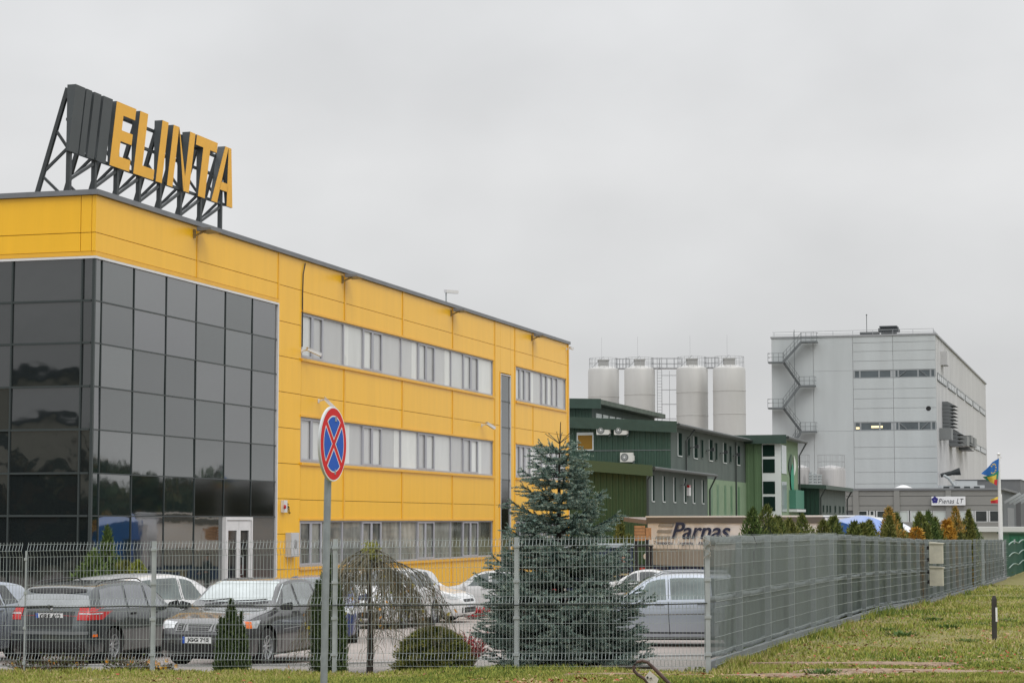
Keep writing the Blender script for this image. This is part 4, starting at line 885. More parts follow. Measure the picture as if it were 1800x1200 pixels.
mb = MB(); w = wx(1521); mb.bar((4.5, w, zt+.8), (4.5, w, zt+3.1), .07); mb.lathe([(0, 3), (.12, 3.1), (0, 3.25)], 8, c=(4.5, w, zt)); build('antenna', mb, steel_dk, TB)
# zigzag stair
stm = mat('stair_steel', (.15, .165, .17), .5, metal=.2)
land = [(1428, 600, 1), (1370, 636, 0), (1424, 677, 1), (1369, 716, 0), (1425, 757, 1), (1385, 782, 0)]
for i, (x, y, rt) in enumerate(land[:-1]):
    w0 = wx(x); z0 = tz(y, x); ext = 1.0
    mb = MB(); mb.box(-1.5, -.2, w0-ext, w0+ext, z0-.25, z0-.05)
    if i+1 < len(land):
        x2, y2, _ = land[i+1]; w1 = wx(x2); z1 = tz(y2, x2); s = 1 if w1 > w0 else -1
        for xx in ((-1.4,) if i % 2 == 0 else (-.9,)):
            mb.bar((xx, w0+s*ext*.9, z0-.15), (xx, w1-s*ext*.9, z1-.15), .1, .30)
        for q in range(15):
            t_ = q/14; mb.box(-1.4, -.4, lerp(w0+s*ext*.9, w1-s*ext*.9, t_)-.1, lerp(w0+s*ext*.9, w1-s*ext*.9, t_)+.1, lerp(z0, z1, t_)-.12, lerp(z0, z1, t_)-.06)
        for hz in (1.0, .5): mb.bar((-1.45, w0+s*ext*.9, z0+hz), (-1.45, w1-s*ext*.9, z1+hz), .045)
        for q in range(6): t_ = q/5; ww, z_ = lerp(w0+s*ext*.9, w1-s*ext*.9, t_), lerp(z0, z1, t_); mb.bar((-1.45, ww, z_-.1), (-1.45, ww, z_+1.0), .04)
    for hz in (1.0, .5): mb.bar((-1.45, w0-ext, z0+hz), (-1.45, w0+ext, z0+hz), .045)
    for q in range(4): ww = lerp(w0-ext, w0+ext, q/3); mb.bar((-1.45, ww, z0-.1), (-1.45, ww, z0+1), .045)
    ee = w0-ext if rt else w0+ext
    for hz in (1.0, .5): mb.bar((-1.45, ee, z0+hz), (-.2, ee, z0+hz), .045)
    build('stair_flight', mb, stm, TB)
mb = MB(); mb.bar((-1.55, wx(1403), -1), (-1.55, wx(1403), tz(600)+1.5), .07); build('stair_pole', mb, stm, TB)
# side face: ribs, strips of windows, vents
mb = MB(); ribs = [LT*((i+.5)/44) for i in range(44)]
for i, x in enumerate(ribs): mb.box(x-.06, x+.06, .085, .1, -1, zt)
build('side_rib', mb, mat('rib_line', (.36, .37, .375), .6), TB)
def sz(x, y): L = Lof(x, QT); return at(x, y, shift(QT, L)[1]).z
for (z_a, z_b, la) in ((tz(666, 1650), tz(652, 1650), 0), (tz(757, 1650), tz(744, 1650), LT*.38)):
    for k in range(6):
        a, b = lerp(1.5, LT-1.5, k/6)+1.2, lerp(1.5, LT-1.5, (k+1)/6)-1.2
        if b < la: continue
        mb = MB(); mb.box(a, b, -.02, .1, z_a, z_a+.15); mb.box(a, b, -.02, .1, z_b-.15, z_b)
        for q in range(6): xx = lerp(a, b, q/5); mb.box(xx-.12, xx+.12, -.02, .1, z_a+.15, z_b-.15)
        f_ = build('window', mb, mat('frame_mid_grey', (.28, .30, .31), .5), TB); mb = MB(); mb.box(a, b, .01, .09, z_a, z_b); build('pane', mb, mat('pale_tower_pane', (.50, .52, .52), .15), f_)
mb = MB()
Lq = Lof(1661, QT)
for q in range(8):
    z = sz(1664, 715+q*6.1); mb.hexa([(Lq, -1.6, z), (Lq+4.5, -1.6, z), (Lq+4.5, .1, z), (Lq, .1, z)], [(Lq, -.6, z+.55), (Lq+4.5, -.6, z+.55), (Lq+4.5, .1, z+.55), (Lq, .1, z+.55)])
build('vent_hood', mb, mat('hood_dark', (.14, .15, .155), .5), TB); mb = MB()
Lq = Lof(1672, QT)
for q in range(4):
    z = sz(1675, 765+q*6.6); mb.hexa([(Lq, -1.7, z), (Lq+5, -1.7, z), (Lq+5, .1, z), (Lq, .1, z)], [(Lq, -.7, z+.6), (Lq+5, -.7, z+.6), (Lq+5, .1, z+.6), (Lq, .1, z+.6)])
build('vent_hood', mb, mat('hood_dark', (.14, .15, .155), .5), TB); mb = MB()
Lq = Lof(1689, QT)
for q in range(2):
    z = sz(1692, 784+q*8); mb.hexa([(Lq, -1.7, z), (Lq+6, -1.7, z), (Lq+6, .1, z), (Lq, .1, z)], [(Lq, -.7, z+.7), (Lq+6, -.7, z+.7), (Lq+6, .1, z+.7), (Lq, .1, z+.7)])
build('vent_hood', mb, mat('hood_dark', (.14, .15, .155), .5), TB)
for xa, ya, yb, wd in ((1655, 752, 772, 2.5), (1684, 766, 783, 5), (1692, 765, 778, 4), (1698, 769, 785, 5)):
    L = Lof(xa, QT); mb = MB(); mb.box(L, L+wd, -1.4, .1, sz(xa, yb), sz(xa, ya)); build('louvre_box', mb, mat('louvre_grey', (.20, .21, .21), .5), TB)
L = Lof(1660, QT); mb = MB(); mb.box(L, L+3.2, -.7, .1, sz(1661, 642), sz(1661, 618)); build('wall_cabinet', mb, tgrey2, TB)
L = Lof(1655, QT); mb = MB(); z_ = sz(1655, 831); mb.tube([(L, 0, z_-.3), (L, -1.4, z_), (L+.0, -2.4, z_+.2)], [.25, .28, .48], 14); build('air_intake', mb, steel_dk, TB)

# ================================================================== LOW GREY DAIRY BLOCK WITH SIGN
QL = cornerat(1763, 205); LB = thing('dairy_block', 'long low grey panel building carrying a white name board, before the tall grey building', 'building', (QL[0], QL[1], 0), ROT)
lz = lambda y: at(1700, y, 206).z; lx = lambda x: Wof(x, QL)
zt = lz(861); WL = lx(1470); lgrey = mat('grey_panel', (.225, .227, .215), .5, var=.05, vscale=.4); lglass = mat('low_glass', (.04, .05, .05), .08, ior=1.6, var=.5, vscale=.3)
mb = MB(); mb.box(.15, 70, .15, WL, -1, zt); build('wall', mb, mat('grey_core', (.13, .14, .145), .6), LB)
cs = [lx(x) for x in (1763, 1668, 1577, 1505)]+[WL]; zsq = [lz(915), lz(897), lz(888), lz(871), zt]
mb = MB()
for a, b in zip(cs, cs[1:]):
    mb.box(0, .149, a+.04, b-.04, -1, lz(917))
    for c, d in ((lz(897), lz(888)), (lz(888), lz(871)), (lz(871), zt)): mb.box(0, .149, a+.04, b-.04, c+.025, d-.025)
for x in (1668, 1577, 1505): mb.box(-.12, .0, lx(x)-.28, lx(x)+.28, -1, zt)
build('cladding', mb, lgrey, LB)
mb = MB(); mb.box(-.15, 70, -.15, WL, zt, zt+.2); build('coping', mb, mat('coping_mid', (.17, .18, .19), .5), LB)
wl = [(1762, 1738, 0), (1737, 1713, 0), (1712, 1700, 2), (1699, 1670, 1), (1665, 1640, 1), (1639, 1620, 1), (1620, 1600, 1), (1598, 1579, 1), (1575, 1540, 0), (1538, 1528, 0), (1526, 1508, 0)]
for a, b, k in wl:
    mb = MB(); y0, y1 = sorted((lx(a), lx(b)))
    mb.box(.0, .14, y0, y0+.14, lz(917), lz(897)); mb.box(.0, .14, y1-.14, y1, lz(917), lz(897)); mb.box(.0, .14, y0+.14, y1-.14, lz(898), lz(897)); mb.box(.0, .14, y0+.14, y1-.14, lz(917), lz(916))
    f_ = build('window', mb, mat('white_window_frame', (.5, .52, .52), .5), LB); mb = MB(); mb.box(.06, .13, y0+.1, y1-.1, lz(916.5), lz(897.5))
    build('pane', mb, [lglass, mat('white_blind', (.50, .55, .53), .5), wing_w][k], f_)
# right side wall of the block with ribs and a hall door
mb = MB()
for k in range(28): mb.box(k*2.4+.3, k*2.4+.5, .05, .149, -1, zt-.1)
build('side_rib', mb, tj, LB)
mb = MB(); mb.box(9, 22, .0, .149, -1, 4); build('hall_door', mb, mat('door_grey', (.24, .255, .265), .5), LB)
mb = MB(); 
for k in range(5): mb.bar((2+k*9, -.05, zt-1.2), (2+k*9, -1.6, zt-.3), .25)
build('wall_lamp', mb, galv, LB)
# name board
t = thing('name_board', 'white board reading Pienas LT with a dark blue flower mark on the grey block', 'sign', (QL[0], QL[1], 0), ROT)
yA, yB = sorted((lx(1638.5), lx(1698))); zA, zB = lz(887.5), lz(872)
mb = MB(); mb.box(-.32, -.125, yA, yB, zA, zB); build('board', mb, mat('board_white', (.72, .74, .76), .5), t)
inkd = mat('sign_ink', (.02, .022, .04), .5)
text('lettering', 'Pienas LT', 1, inkd, t, (-.335, lerp(yB, yA, .58), (zA+zB)/2-.02), (math.pi/2, 0, -math.pi/2), shear=.28, spacing=1.12, extrude=.008, fit=(yB-yA)*.74, fith=(zB-zA)*.55)
mb = MB(); cy_, cz_ = lerp(yB, yA, .10), lerp(zA, zB, .60)
for k in range(5): a = k*2*math.pi/5+.3; mb.lathe([(0, 0), (.15, 0), (.16, .01)], 10, 'x', (-.34, cy_+.17*math.cos(a), cz_+.19*math.sin(a)))
build('flower_mark', mb, mat('mark_blue', (.03, .03, .20), .5), t)
# upper plant room block and roof units
QU = cornerat(1795, 232); UB = thing('plant_room', 'dark grey roof-level block right of the tall building', 'building', (QU[0], QU[1], 0), ROT)
mb = MB(); mb.box(0, 30, 0, Wof(1681, QU), -1, at(1795, 843, 232).z); mb.box(14, 50, -14, 0, -1, at(1795, 855, 232).z); build('wall', mb, mat('plant_grey', (.15, .155, .16), .6, var=.05), UB); 
mb = MB(); mb.box(-.1, 30, -.1, Wof(1681, QU)+.1, at(1795, 843, 232).z, at(1795, 842, 232).z); build('coping', mb, coping, UB)
p = at(1693, 861, 215); t = thing('roof_unit', 'pale rooftop air-handling unit with curved duct on the grey block', 'roof unit', (p.x, p.y, p.z), 0)
mb = MB(); mb.box(-2.2, 2.2, 0, 2, 0, .5); mb.box(-.6, 1.5, .2, 1.8, .5, .95); build('unit_body', mb, mat('unit_pale', (.45, .47, .48), .5), t)
mb = MB(); mb.tube([(-2.0, -.2, 1.5), (-1.5, -.2, 1.2), (-.9, -.2, .4)], .14, 8); build('duct', mb, galv, t)
mb = MB()
for x in (-2.0, -.9, .1, 1.1): mb.box(x, x+.6, -.04, 0, .12, .38)
build('louvre', mb, steel_dk, t)
p = at(1588, 861, 215); t = thing('roof_cowl', 'small white conical cowl on the grey block roof', 'roof vent', (p.x, p.y, p.z), 0)
mb = MB(); mb.lathe([(.9, -.2), (.9, .25), (.75, .3), (.25, .5), (0, .52)], 24); build('cowl', mb, whitem, t, smooth=True)
p = at(1538, 861, 215); t = thing('roof_hatch', 'flat dark hatch on the left part of the grey block roof', 'roof vent', (p.x, p.y, p.z), 0)
mb = MB(); mb.box(-.8, .8, 0, 1, 0, .12); mb.box(-.6, .6, .2, .8, -.3, 0); build('hatch', mb, steel_dk, t)
# cream kiosk and green container at far right
p = at(1740, 931, 125); t = thing('cream_shed', 'low cream flat-roofed shed behind the fence by the flagpole', 'shed', (p.x, 125, -.6), 0)
h = p.z+.6; mb = MB(); mb.box(-2, 3.5, 0, 5, 0, h-.1); build('wall', mb, mat('cream_wall', (.50, .50, .42), .7), t); mb = MB(); mb.box(-2.4, 3.9, -.4, 5.4, h-.1, h+.18); build('roof', mb, mat('roof_white', (.55, .56, .53), .5), t)
p = at(1796, 936, 118); t = thing('green_container', 'dark green container at the right edge behind the green fence', 'container', (p.x, 118, -.6), 0)
mb = MB(); mb.box(-.7, 6, 0, 2.4, 0, 2.5); 
for k in range(14): mb.box(-.6+k*.45, -.4+k*.45, -.05, 0, .1, 2.35)
build('container_body', mb, mat('container_green', (.02, .12, .06), .5), t); mb = MB(); mb.box(-.8, 6.1, -.1, 2.5, 2.5, 2.6); build('container_roof', mb, mat('green_trim', (.03, .07, .04), .5), t)
p = at(1790, 945, 110); 

# ================================================================== FLAGPOLES AND FLAGS
p = at(1758.5, 948, 104); t = thing('flagpole', 'tall white flagpole behind the screened fence, carrying a blue flag', 'flagpole', (p.x, 104, -.5), 0)
zt = at(1758, 800, 104).z+.5; mb = MB(); mb.tube([(0, 0, 0), (0, 0, zt)], [.105, .065], 14); build('pole', mb, mat('pole_white', (.70, .71, .72), .35), t, smooth=True)
mb = MB(); mb.lathe([(0, 0), (.09, .02), (.1, .08), (0, .14)], 12, c=(0, 0, zt)); mb.bar((0, 0, zt-.05), (.13, 0, zt-.12), .05); build('pole_cap', mb, whitem, t)
def flag(name, label, cat, pole, pts_top, pts_bot, mats, band, parent=None, zoff=-.02, D=103.8):
    mb = MB(); nu, nv = 14, 10
    def P(u_, v_):
        x = lerp(ipl(pts_top[0], u_), ipl(pts_bot[0], u_), v_); y = lerp(ipl(pts_top[1], u_), ipl(pts_bot[1], u_), v_)
        q = at(x, y, D); return (q.x, q.y+.10*math.sin(u_*7+v_*2)*u_, q.z)
    vs = [P(i/nu, j/nv) for j in range(nv+1) for i in range(nu+1)]
    for j in range(nv):
        for i in range(nu):
            mb.add([vs[j*(nu+1)+i], vs[j*(nu+1)+i+1], vs[(j+1)*(nu+1)+i+1], vs[(j+1)*(nu+1)+i]], [(0, 1, 2, 3)], band((i+.5)/nu, (j+.5)/nv))
    o = build(name, mb, mats, None, fix=False); tag(o, label, cat); return o, P
fb = mat('flag_blue', (.02, .13, .42), .75); fy = mat('flag_yellow', (.62, .46, .07), .75); fg = mat('flag_green', (.02, .20, .12), .75); fr = mat('flag_red', (.50, .03, .04), .75)
o, PF = flag('flag', 'blue flag with gold stars blown to the left of the flagpole', 'flag', t, (((0, 1756), (.5, 1744), (1, 1733)), ((0, 805), (.5, 812), (1, 825))), (((0, 1754), (.5, 1742), (1, 1725)), ((0, 842), (.5, 838), (1, 832))), [fb], lambda u_, v_: 0)
mb = MB()
for k in range(9):
    a = math.pi*2*k/12+1.2; c = Vector(PF(.45+.22*math.cos(a), .45+.30*math.sin(a)))-Vector((0, .14, 0)); r_ = .055
    P_ = [(c.x+(r_ if i % 2 == 0 else r_*.4)*math.sin(i*math.pi/5), c.y, c.z+(r_ if i % 2 == 0 else r_*.4)*math.cos(i*math.pi/5)) for i in range(10)]; mb.add([tuple(c)]+P_, [(0, 1+i, 1+(i+1) % 10) for i in range(10)])
build('star', mb, fy, o)
flag('flag', 'yellow green and red flag hanging just below the blue flag', 'flag', t, (((0, 1756), (.5, 1748), (1, 1728)), ((0, 826), (.5, 832), (1, 838))), (((0, 1752), (.5, 1747), (1, 1738)), ((0, 853), (.5, 850), (1, 845))), [fy, fg, fr], lambda u_, v_: 2 if v_ > .62 and u_ < .5 else (1 if (v_ < .25 or u_ < .25 or u_ > .85) else 0), D=103.6)
p = at(1761.5, 948, 112); t2 = thing('flagpole', 'second flagpole almost hidden directly behind the first', 'flagpole', (p.x-.02, 112, -.5), 0)
zt = at(1760, 868, 112).z+.5; mb = MB(); mb.tube([(0, 0, 0), (0, 0, zt)], [.08, .06], 12); build('pole', mb, MATS['pole_white'], t2, smooth=True)
flag('flag', 'small yellow and red flag low on the left of the flagpoles', 'flag', t2, (((0, 1758), (1, 1742)), ((0, 871), (1, 877))), (((0, 1757), (1, 1742)), ((0, 884), (1, 884))), [fy, fr, fg], lambda u_, v_: 0 if v_ < .45 else 1, D=111)
# ================================================================== CARS
def paint(name, c, metal=.5, rough=.28): return mat(name, c, rough, metal=metal, coat=1, var=.03, vscale=3)
STY = {
 # (fraction from nose, height fraction) roof line; belt heights; stations
 'wagon': dict(top=[(0, .36), (.006, .43), (.025, .50), (.08, .555), (.18, .61), (.26, .645), (.30, .68), (.345, .80), (.40, .925), (.45, .975), (.52, .995), (.62, 1), (.78, .985), (.88, .955), (.915, .925), (.945, .80), (.97, .66), (.985, .60), (.995, .50), (1, .38)],
               belt=[(0, .5), (.28, .62), (.6, .64), (.95, .66), (1, .6)], wid=[(0, .60), (.012, .74), (.04, .88), (.09, .955), (.2, .99), (.5, 1), (.8, .99), (.92, .95), (.97, .89), (.99, .82), (1, .72)]),
 'sedan': dict(top=[(0, .34), (.006, .42), (.02, .49), (.06, .55), (.15, .615), (.25, .66), (.285, .69), (.33, .79), (.385, .92), (.43, .97), (.50, .998), (.6, 1), (.70, .965), (.78, .86), (.84, .765), (.87, .745), (.95, .725), (.985, .68), (.995, .55), (1, .38)],
               belt=[(0, .5), (.28, .63), (.6, .665), (.85, .69), (1, .6)], wid=[(0, .56), (.01, .70), (.035, .84), (.08, .93), (.16, .985), (.5, 1), (.8, .985), (.92, .94), (.97, .87), (.99, .8), (1, .7)]),
 'hatch': dict(top=[(0, .35), (.008, .43), (.03, .50), (.09, .575), (.18, .64), (.235, .68), (.30, .80), (.375, .92), (.44, .975), (.52, 1), (.64, .995), (.78, .965), (.86, .93), (.90, .89), (.94, .76), (.97, .65), (.99, .56), (1, .4)],
               belt=[(0, .5), (.22, .62), (.6, .66), (.92, .70), (1, .6)], wid=[(0, .58), (.015, .74), (.05, .89), (.10, .96), (.2, .99), (.5, 1), (.8, .99), (.92, .95), (.97, .88), (.99, .8), (1, .7)]),
 'coupe': dict(top=[(0, .34), (.008, .44), (.03, .52), (.10, .60), (.22, .66), (.32, .70), (.38, .82), (.45, .95), (.52, .995), (.6, 1), (.70, .94), (.82, .80), (.92, .72), (.98, .66), (1, .42)],
               belt=[(0, .5), (.3, .66), (.6, .68), (.9, .72), (1, .6)], wid=[(0, .58), (.015, .74), (.05, .89), (.10, .96), (.2, .99), (.5, 1), (.8, .99), (.92, .95), (.97, .88), (.99, .8), (1, .7)]),
}
def smooth_tab(tab):
    def f(x):
        s = 0; w = 0
        for d, k in ((-.012, 1), (-.006, 2), (0, 3), (.006, 2), (.012, 1)):
            s += ipl(tab, min(1, max(0, x+d)))*k; w += k
        return s/w
    return f
class Car:
    def __init__(c, name, label, x, y, z, head, L, Wd, H, sty, pm, wr=.315, fo=.86, ro=.88, group=None, cat='car', clear=.16, tilt=0):
        c.L, c.W, c.H = L, Wd, H; S = STY[sty]; c.top = smooth_tab(S['top']); c.S = S; c.wr = wr
        c.root = thing(name, label, cat, (x, y, z), head, group); c.root.rotation_euler = (0, tilt, head)
        c.clear = clear; c.xf = L/2-fo; c.xr = -L/2+ro
        xs = sorted(set([round(i/60, 4) for i in range(61)]+[.005, .01, .025, .975, .99, .995])); vs = []; fs = []
        rings = []
        for f_ in xs: rings.append(c.section(f_))
        n = len(rings[0])
        for f_, r_ in zip(xs, rings):
            x_ = (0.5-f_)*L
            for (yy, zz) in r_: vs.append((x_, yy, zz))
        for i in range(len(xs)-1):
            for k in range(n):
                k2 = (k+1) % n; fs.append((i*n+k, i*n+k2, (i+1)*n+k2, (i+1)*n+k))
        fs.append(tuple(range(n))); fs.append(tuple((len(xs)-1)*n+k for k in range(n))[::-1])
        me = bpy.data.meshes.new('body'); me.from_pydata(vs, [], fs); bm = bmesh.new(); bm.from_mesh(me); bmesh.ops.recalc_face_normals(bm, faces=bm.faces); bm.to_mesh(me)
        c.bvh = BVHTree.FromBMesh(bm); bm.free()
        for m in (pm, black): me.materials.append(m)
        ob = bpy.data.objects.new('tmp', me); sc.collection.objects.link(ob)
        cut = MB()
        for xx in (c.xf, c.xr): cut.lathe([(0, -Wd), (wr+.05, -Wd), (wr+.05, Wd), (0, Wd)], 28, 'y', (xx, 0, wr+.01))
        co = build('tmpcut', cut, black); bmv = bmesh.new(); bmv.from_mesh(co.data); bmesh.ops.remove_doubles(bmv, verts=bmv.verts, dist=1e-4); bmesh.ops.recalc_face_normals(bmv, faces=bmv.faces); bmv.to_mesh(co.data); bmv.free()
        md = ob.modifiers.new('b', 'BOOLEAN'); md.operation = 'DIFFERENCE'; md.object = co; md.solver = 'EXACT'
        dg = bpy.context.evaluated_depsgraph_get(); me2 = bpy.data.meshes.new_from_object(ob.evaluated_get(dg)); 
        bpy.data.objects.remove(ob); bpy.data.objects.remove(co)
        me2.materials.clear(); me2.materials.append(pm); me2.materials.append(black)
        mi = []
        for p in me2.polygons:
            q = p.center; dk = 0
            for xx in (c.xf, c.xr):
                if math.hypot(q.x-xx, q.z-wr-.01) < wr+.055 and abs(p.normal.y) < .5 and abs(math.hypot(q.x-xx, q.z-wr-.01)-(wr+.05)) < .012: dk = 1
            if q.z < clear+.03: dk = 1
            mi.append(dk)
        me2.polygons.foreach_set('material_index', mi); me2.polygons.foreach_set('use_smooth', [True]*len(mi))
        me2.set_sharp_from_angle(angle=R(40)); me2.name = 'body'
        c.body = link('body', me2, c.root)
        # wheels
        for xx in (c.xf, c.xr):
            for s in (1, -1):
                yc = s*(Wd/2-.125); mb = MB(); mb.lathe([(wr*.62, -.10), (wr*.94, -.105), (wr, -.07), (wr, .07), (wr*.94, .105), (wr*.62, .10)], 30, 'y', (xx, yc, wr)); w = build('wheel', mb, rubber, c.root, smooth=40)
                mb = MB(); so = s*.085
                mb.lathe([(wr*.66, s*.095), (wr*.60, s*.10), (wr*.57, s*.03)], 26, 'y', (xx, yc, wr)); mb.lathe([(0, s*.07), (wr*.16, s*.07), (wr*.18, s*.02)], 14, 'y', (xx, yc, wr))
                for k in range(9):
                    a = 2*math.pi*k/9+.2; d = Vector((math.cos(a), 0, math.sin(a))); e = Vector((-math.sin(a), 0, math.cos(a))); o = Vector((xx, yc+s*.06, wr))
                    a0, a1 = o+d*wr*.13, o+d*wr*.60; q = e*wr*.055; up = Vector((0, s*.022, 0)); mb.hexa([a0-q-up, a0+q-up, a1+q*.8-up, a1-q*.8-up], [a0-q, a0+q, a1+q*.8+up, a1-q*.8+up])
                build('rim', mb, alloy, w)
                mb = MB(); mb.lathe([(0, s*.015), (wr*.58, s*.015)], 20, 'y', (xx, yc, wr)); build('brake_disc', mb, black, w)
        # underbody shadow box
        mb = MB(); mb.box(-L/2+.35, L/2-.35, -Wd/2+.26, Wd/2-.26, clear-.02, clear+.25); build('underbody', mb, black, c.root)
    def section(c, f_):
        H, L = c.H, c.L; zt = c.top(f_)*H; w = c.W/2*ipl(c.S['wid'], f_); zb = ipl([(0, c.clear+.10), (.05, c.clear), (.95, c.clear+.02), (1, c.clear+.14)], f_)
        zbelt = min(ipl(c.S['belt'], f_)*H, zt-.018*H); F_ = min(1, max(0, (zt-zbelt)/(.34*H)))
        wr_ = w*(.955-.20*F_); dr = .012+.05*F_; h = zbelt-zb
        half = [(0, zb), (.6*w, zb), (.90*w, zb+.008), (.965*w, zb+.05), (.99*w, zb+.22*h), (1.0*w, zb+.5*h), (.995*w, zb+.70*h), (.975*w, zb+.88*h), (.955*w, zbelt)]
        for k in (.25, .55, .85): half.append((lerp(.95*w, wr_, k**.9), lerp(zbelt, zt-dr, k)))
        half += [(wr_*.955, zt-dr*.55), (wr_*.84, zt-dr*.22), (wr_*.5, zt-.006), (0, zt)]
        return half+[(-a, b) for a, b in half[-2:0:-1]]
    def X(c, f_): return (0.5-f_)*c.L
    def hit(c, o, d):
        r = c.bvh.ray_cast(Vector(o), Vector(d)); return r if r[0] is not None else None
    def patch(c, name, fn, nu, nv, m, side=None, d=None, off=.006, parent=None, label=None, thick=0):
        """fn(u,v) -> point; cast along d onto the body, lift by off"""
        mb = MB(); P = {}
        for j in range(nv+1):
            for i in range(nu+1):
                q = Vector(fn(i/nu, j/nv)); r = c.hit(q-Vector(d)*5, d)
                if r: P[i, j] = r[0]+r[1]*off
        vs = []; ix = {}
        for k, v in P.items(): ix[k] = len(vs); vs.append(v)
        fs = []
        for j in range(nv):
            for i in range(nu):
                ks = [(i, j), (i+1, j), (i+1, j+1), (i, j+1)]
                if all(k in ix for k in ks):
                    pts = [P[k] for k in ks]
                    if max((pts[a]-pts[b]).length for a in range(4) for b in range(4)) < .6: fs.append(tuple(ix[k] for k in ks))
        if not fs: return None
        mb.add(vs, fs); o = build(name, mb, m, parent or c.root, smooth=True, fix=False)
        if label: o['label'] = label
        return o
    def sidewin(c, s, fb0, fb1, ft0, ft1, m, dz0=.02, dz1=.085, nu=12, name='side_window'):
        # bottom corners at fractions fb0(front) fb1(rear), top corners ft0, ft1
        H = c.H
        def fn(u_, v_):
            f_ = lerp(lerp(fb0, ft0, v_), lerp(fb1, ft1, v_), u_); zlo = ipl(c.S['belt'], f_)*H+dz0; zhi = max(zlo+.004, min(c.top(f_)*H-dz1*H/1.45, c.H-dz1*H/1.45-.0)); return (c.X(f_), s*3, lerp(zlo, zhi, v_))
        return c.patch(name, fn, nu, 6, m, d=(0, -s, 0))
    def line(c, s, pts, w=.012, m=black, name='door_gap'):
        # thin line on the side: pts of (fraction, z)
        mb = MB(); pr = None; vs = []; 
        out = []
        for (f0, z0), (f1, z1) in zip(pts, pts[1:]):
            for k in range(6):
                out.append((lerp(f0, f1, k/6), lerp(z0, z1, k/6)))
        out.append(pts[-1]); P = []
        for f_, z in out:
            r = c.hit((c.X(f_), s*3, z), (0, -s, 0))
            if r: P.append(r[0]+r[1]*.004)
        fs = []; vs = []
        for i, p in enumerate(P):
            t = (P[min(i+1, len(P)-1)]-P[max(0, i-1)]).normalized(); n_ = Vector((0, s, 0)); e = t.cross(n_).normalized()*w/2; vs += [p-e, p+e]
            if i: fs.append((2*i-2, 2*i-1, 2*i+1, 2*i))
        mb.add(vs, fs); return build(name, mb, m, c.root, fix=False)
    def mirror(c, s, m, f_=.315, z=None):
        z = z or ipl(c.S['belt'], f_)*c.H+.05; y = s*(c.W/2*.97); mb = MB(); x = c.X(f_)
        mb.hexa([(x-.06, y, z-.04), (x+.04, y, z-.04), (x+.03, y+s*.22, z-.05), (x-.05, y+s*.22, z-.05)], [(x-.05, y, z+.05), (x+.02, y, z+.05), (x+.0, y+s*.21, z+.10), (x-.05, y+s*.21, z+.10)]); mo = build('mirror', mb, m, c.root)
        bm = bmesh.new(); bm.from_mesh(mo.data); bmesh.ops.bevel(bm, geom=bm.edges[:], offset=.018, segments=2, affect='EDGES'); bm.to_mesh(mo.data); bm.free(); return mo
    def plate(c, front, txt, z, tilt=0):
        s = 1 if front else -1; r = c.hit((s*6, 0, z), (-s, 0, 0)); x = r[0].x+s*.012
        po = bpy.data.objects.new('number_plate', None)
        mb = MB(); mb.box(-.006, .006, -.26, .26, -.055, .055); o = build('number_plate', mb, platew, c.root); o.location = (x, 0, z); o.rotation_euler = (0, -s*tilt, 0 if front else math.pi)
        bpy.data.objects.remove(po)
        mb = MB(); mb.box(.0065, .009, -.26, -.215, -.055, .055); build('blue_band', mb, plateb, o)
        mb = MB(); mb.box(.0064, .0068, -.26, .26, .051, .055); mb.box(.0064, .0068, -.26, .26, -.055, -.051); build('plate_rim', mb, black, o)
        t = text('plate_lettering', txt, .105, black, o, (.008, .022, -.002), (math.pi/2, 0, math.pi/2), extrude=.0015, spacing=1.02, bold=.004, fit=.40, fith=.082)
        return o
    def handles(c, s, fs_, m):
        for f_ in fs_:
            z = ipl(c.S['belt'], f_)*c.H-.07; r = c.hit((c.X(f_), s*3, z), (0, -s, 0))
            if r:
                p = r[0]; mb = MB(); mb.box(p.x-.10, p.x+.10, p.y, p.y+s*.03, p.z-.018, p.z+.018); h = build('door_handle', mb, m, c.root)
                bm = bmesh.new(); bm.from_mesh(h.data); bmesh.ops.bevel(bm, geom=bm.edges[:], offset=.008, segments=2, affect='EDGES'); bm.to_mesh(h.data); bm.free()
    def front_glass(c, m, f0=.30, f1=.43, y0=.86, y1=.72):
        W = c.W/2
        def fn(u_, v_):
            f_ = lerp(f0+.0, f1, v_)+.018*(2*u_-1)**2*(1-v_*.5); y = (2*u_-1)*W*lerp(y0, y1, v_); return (c.X(f_), y, 6)
        return c.patch('windshield', fn, 14, 8, m, d=(0, 0, -1))
    def rear_glass(c, m, z0, z1, y0=.80, y1=.68):
        W = c.W/2
        return c.patch('rear_window', lambda u_, v_: (-6, (2*u_-1)*W*lerp(y0, y1, v_), lerp(z0, z1, v_)-.03*(2*u_-1)**2*v_), 14, 8, m, d=(1, 0, 0))
    def wipers(c, f_=.305):
        for y0, y1 in ((-.55, -.05), (.02, .62)):
            mb = MB(); pts = []
            for k in range(6):
                y = lerp(y0, y1, k/5); r = c.hit((c.X(f_+.012*k/5), y, 4), (0, 0, -1)); pts.append(r[0]+Vector((.02, 0, .025)))
            mb.tube(pts, .011, 5); build('wiper', mb, black, c.root)
A0 = ROT                      # heading of cars parked parallel to the long facade, nose away
p_silver = paint('silver_paint', (.40, .44, .50)); p_grey = paint('charcoal_paint', (.055, .064, .067)); p_dark = paint('dark_grey_paint', (.055, .055, .058), .4)
p_white = paint('white_paint', (.66, .66, .66), 0, .3); p_white2 = paint('pearl_paint', (.58, .58, .58), .1, .3); p_blue = paint('blue_paint', (.03, .055, .19), .3)

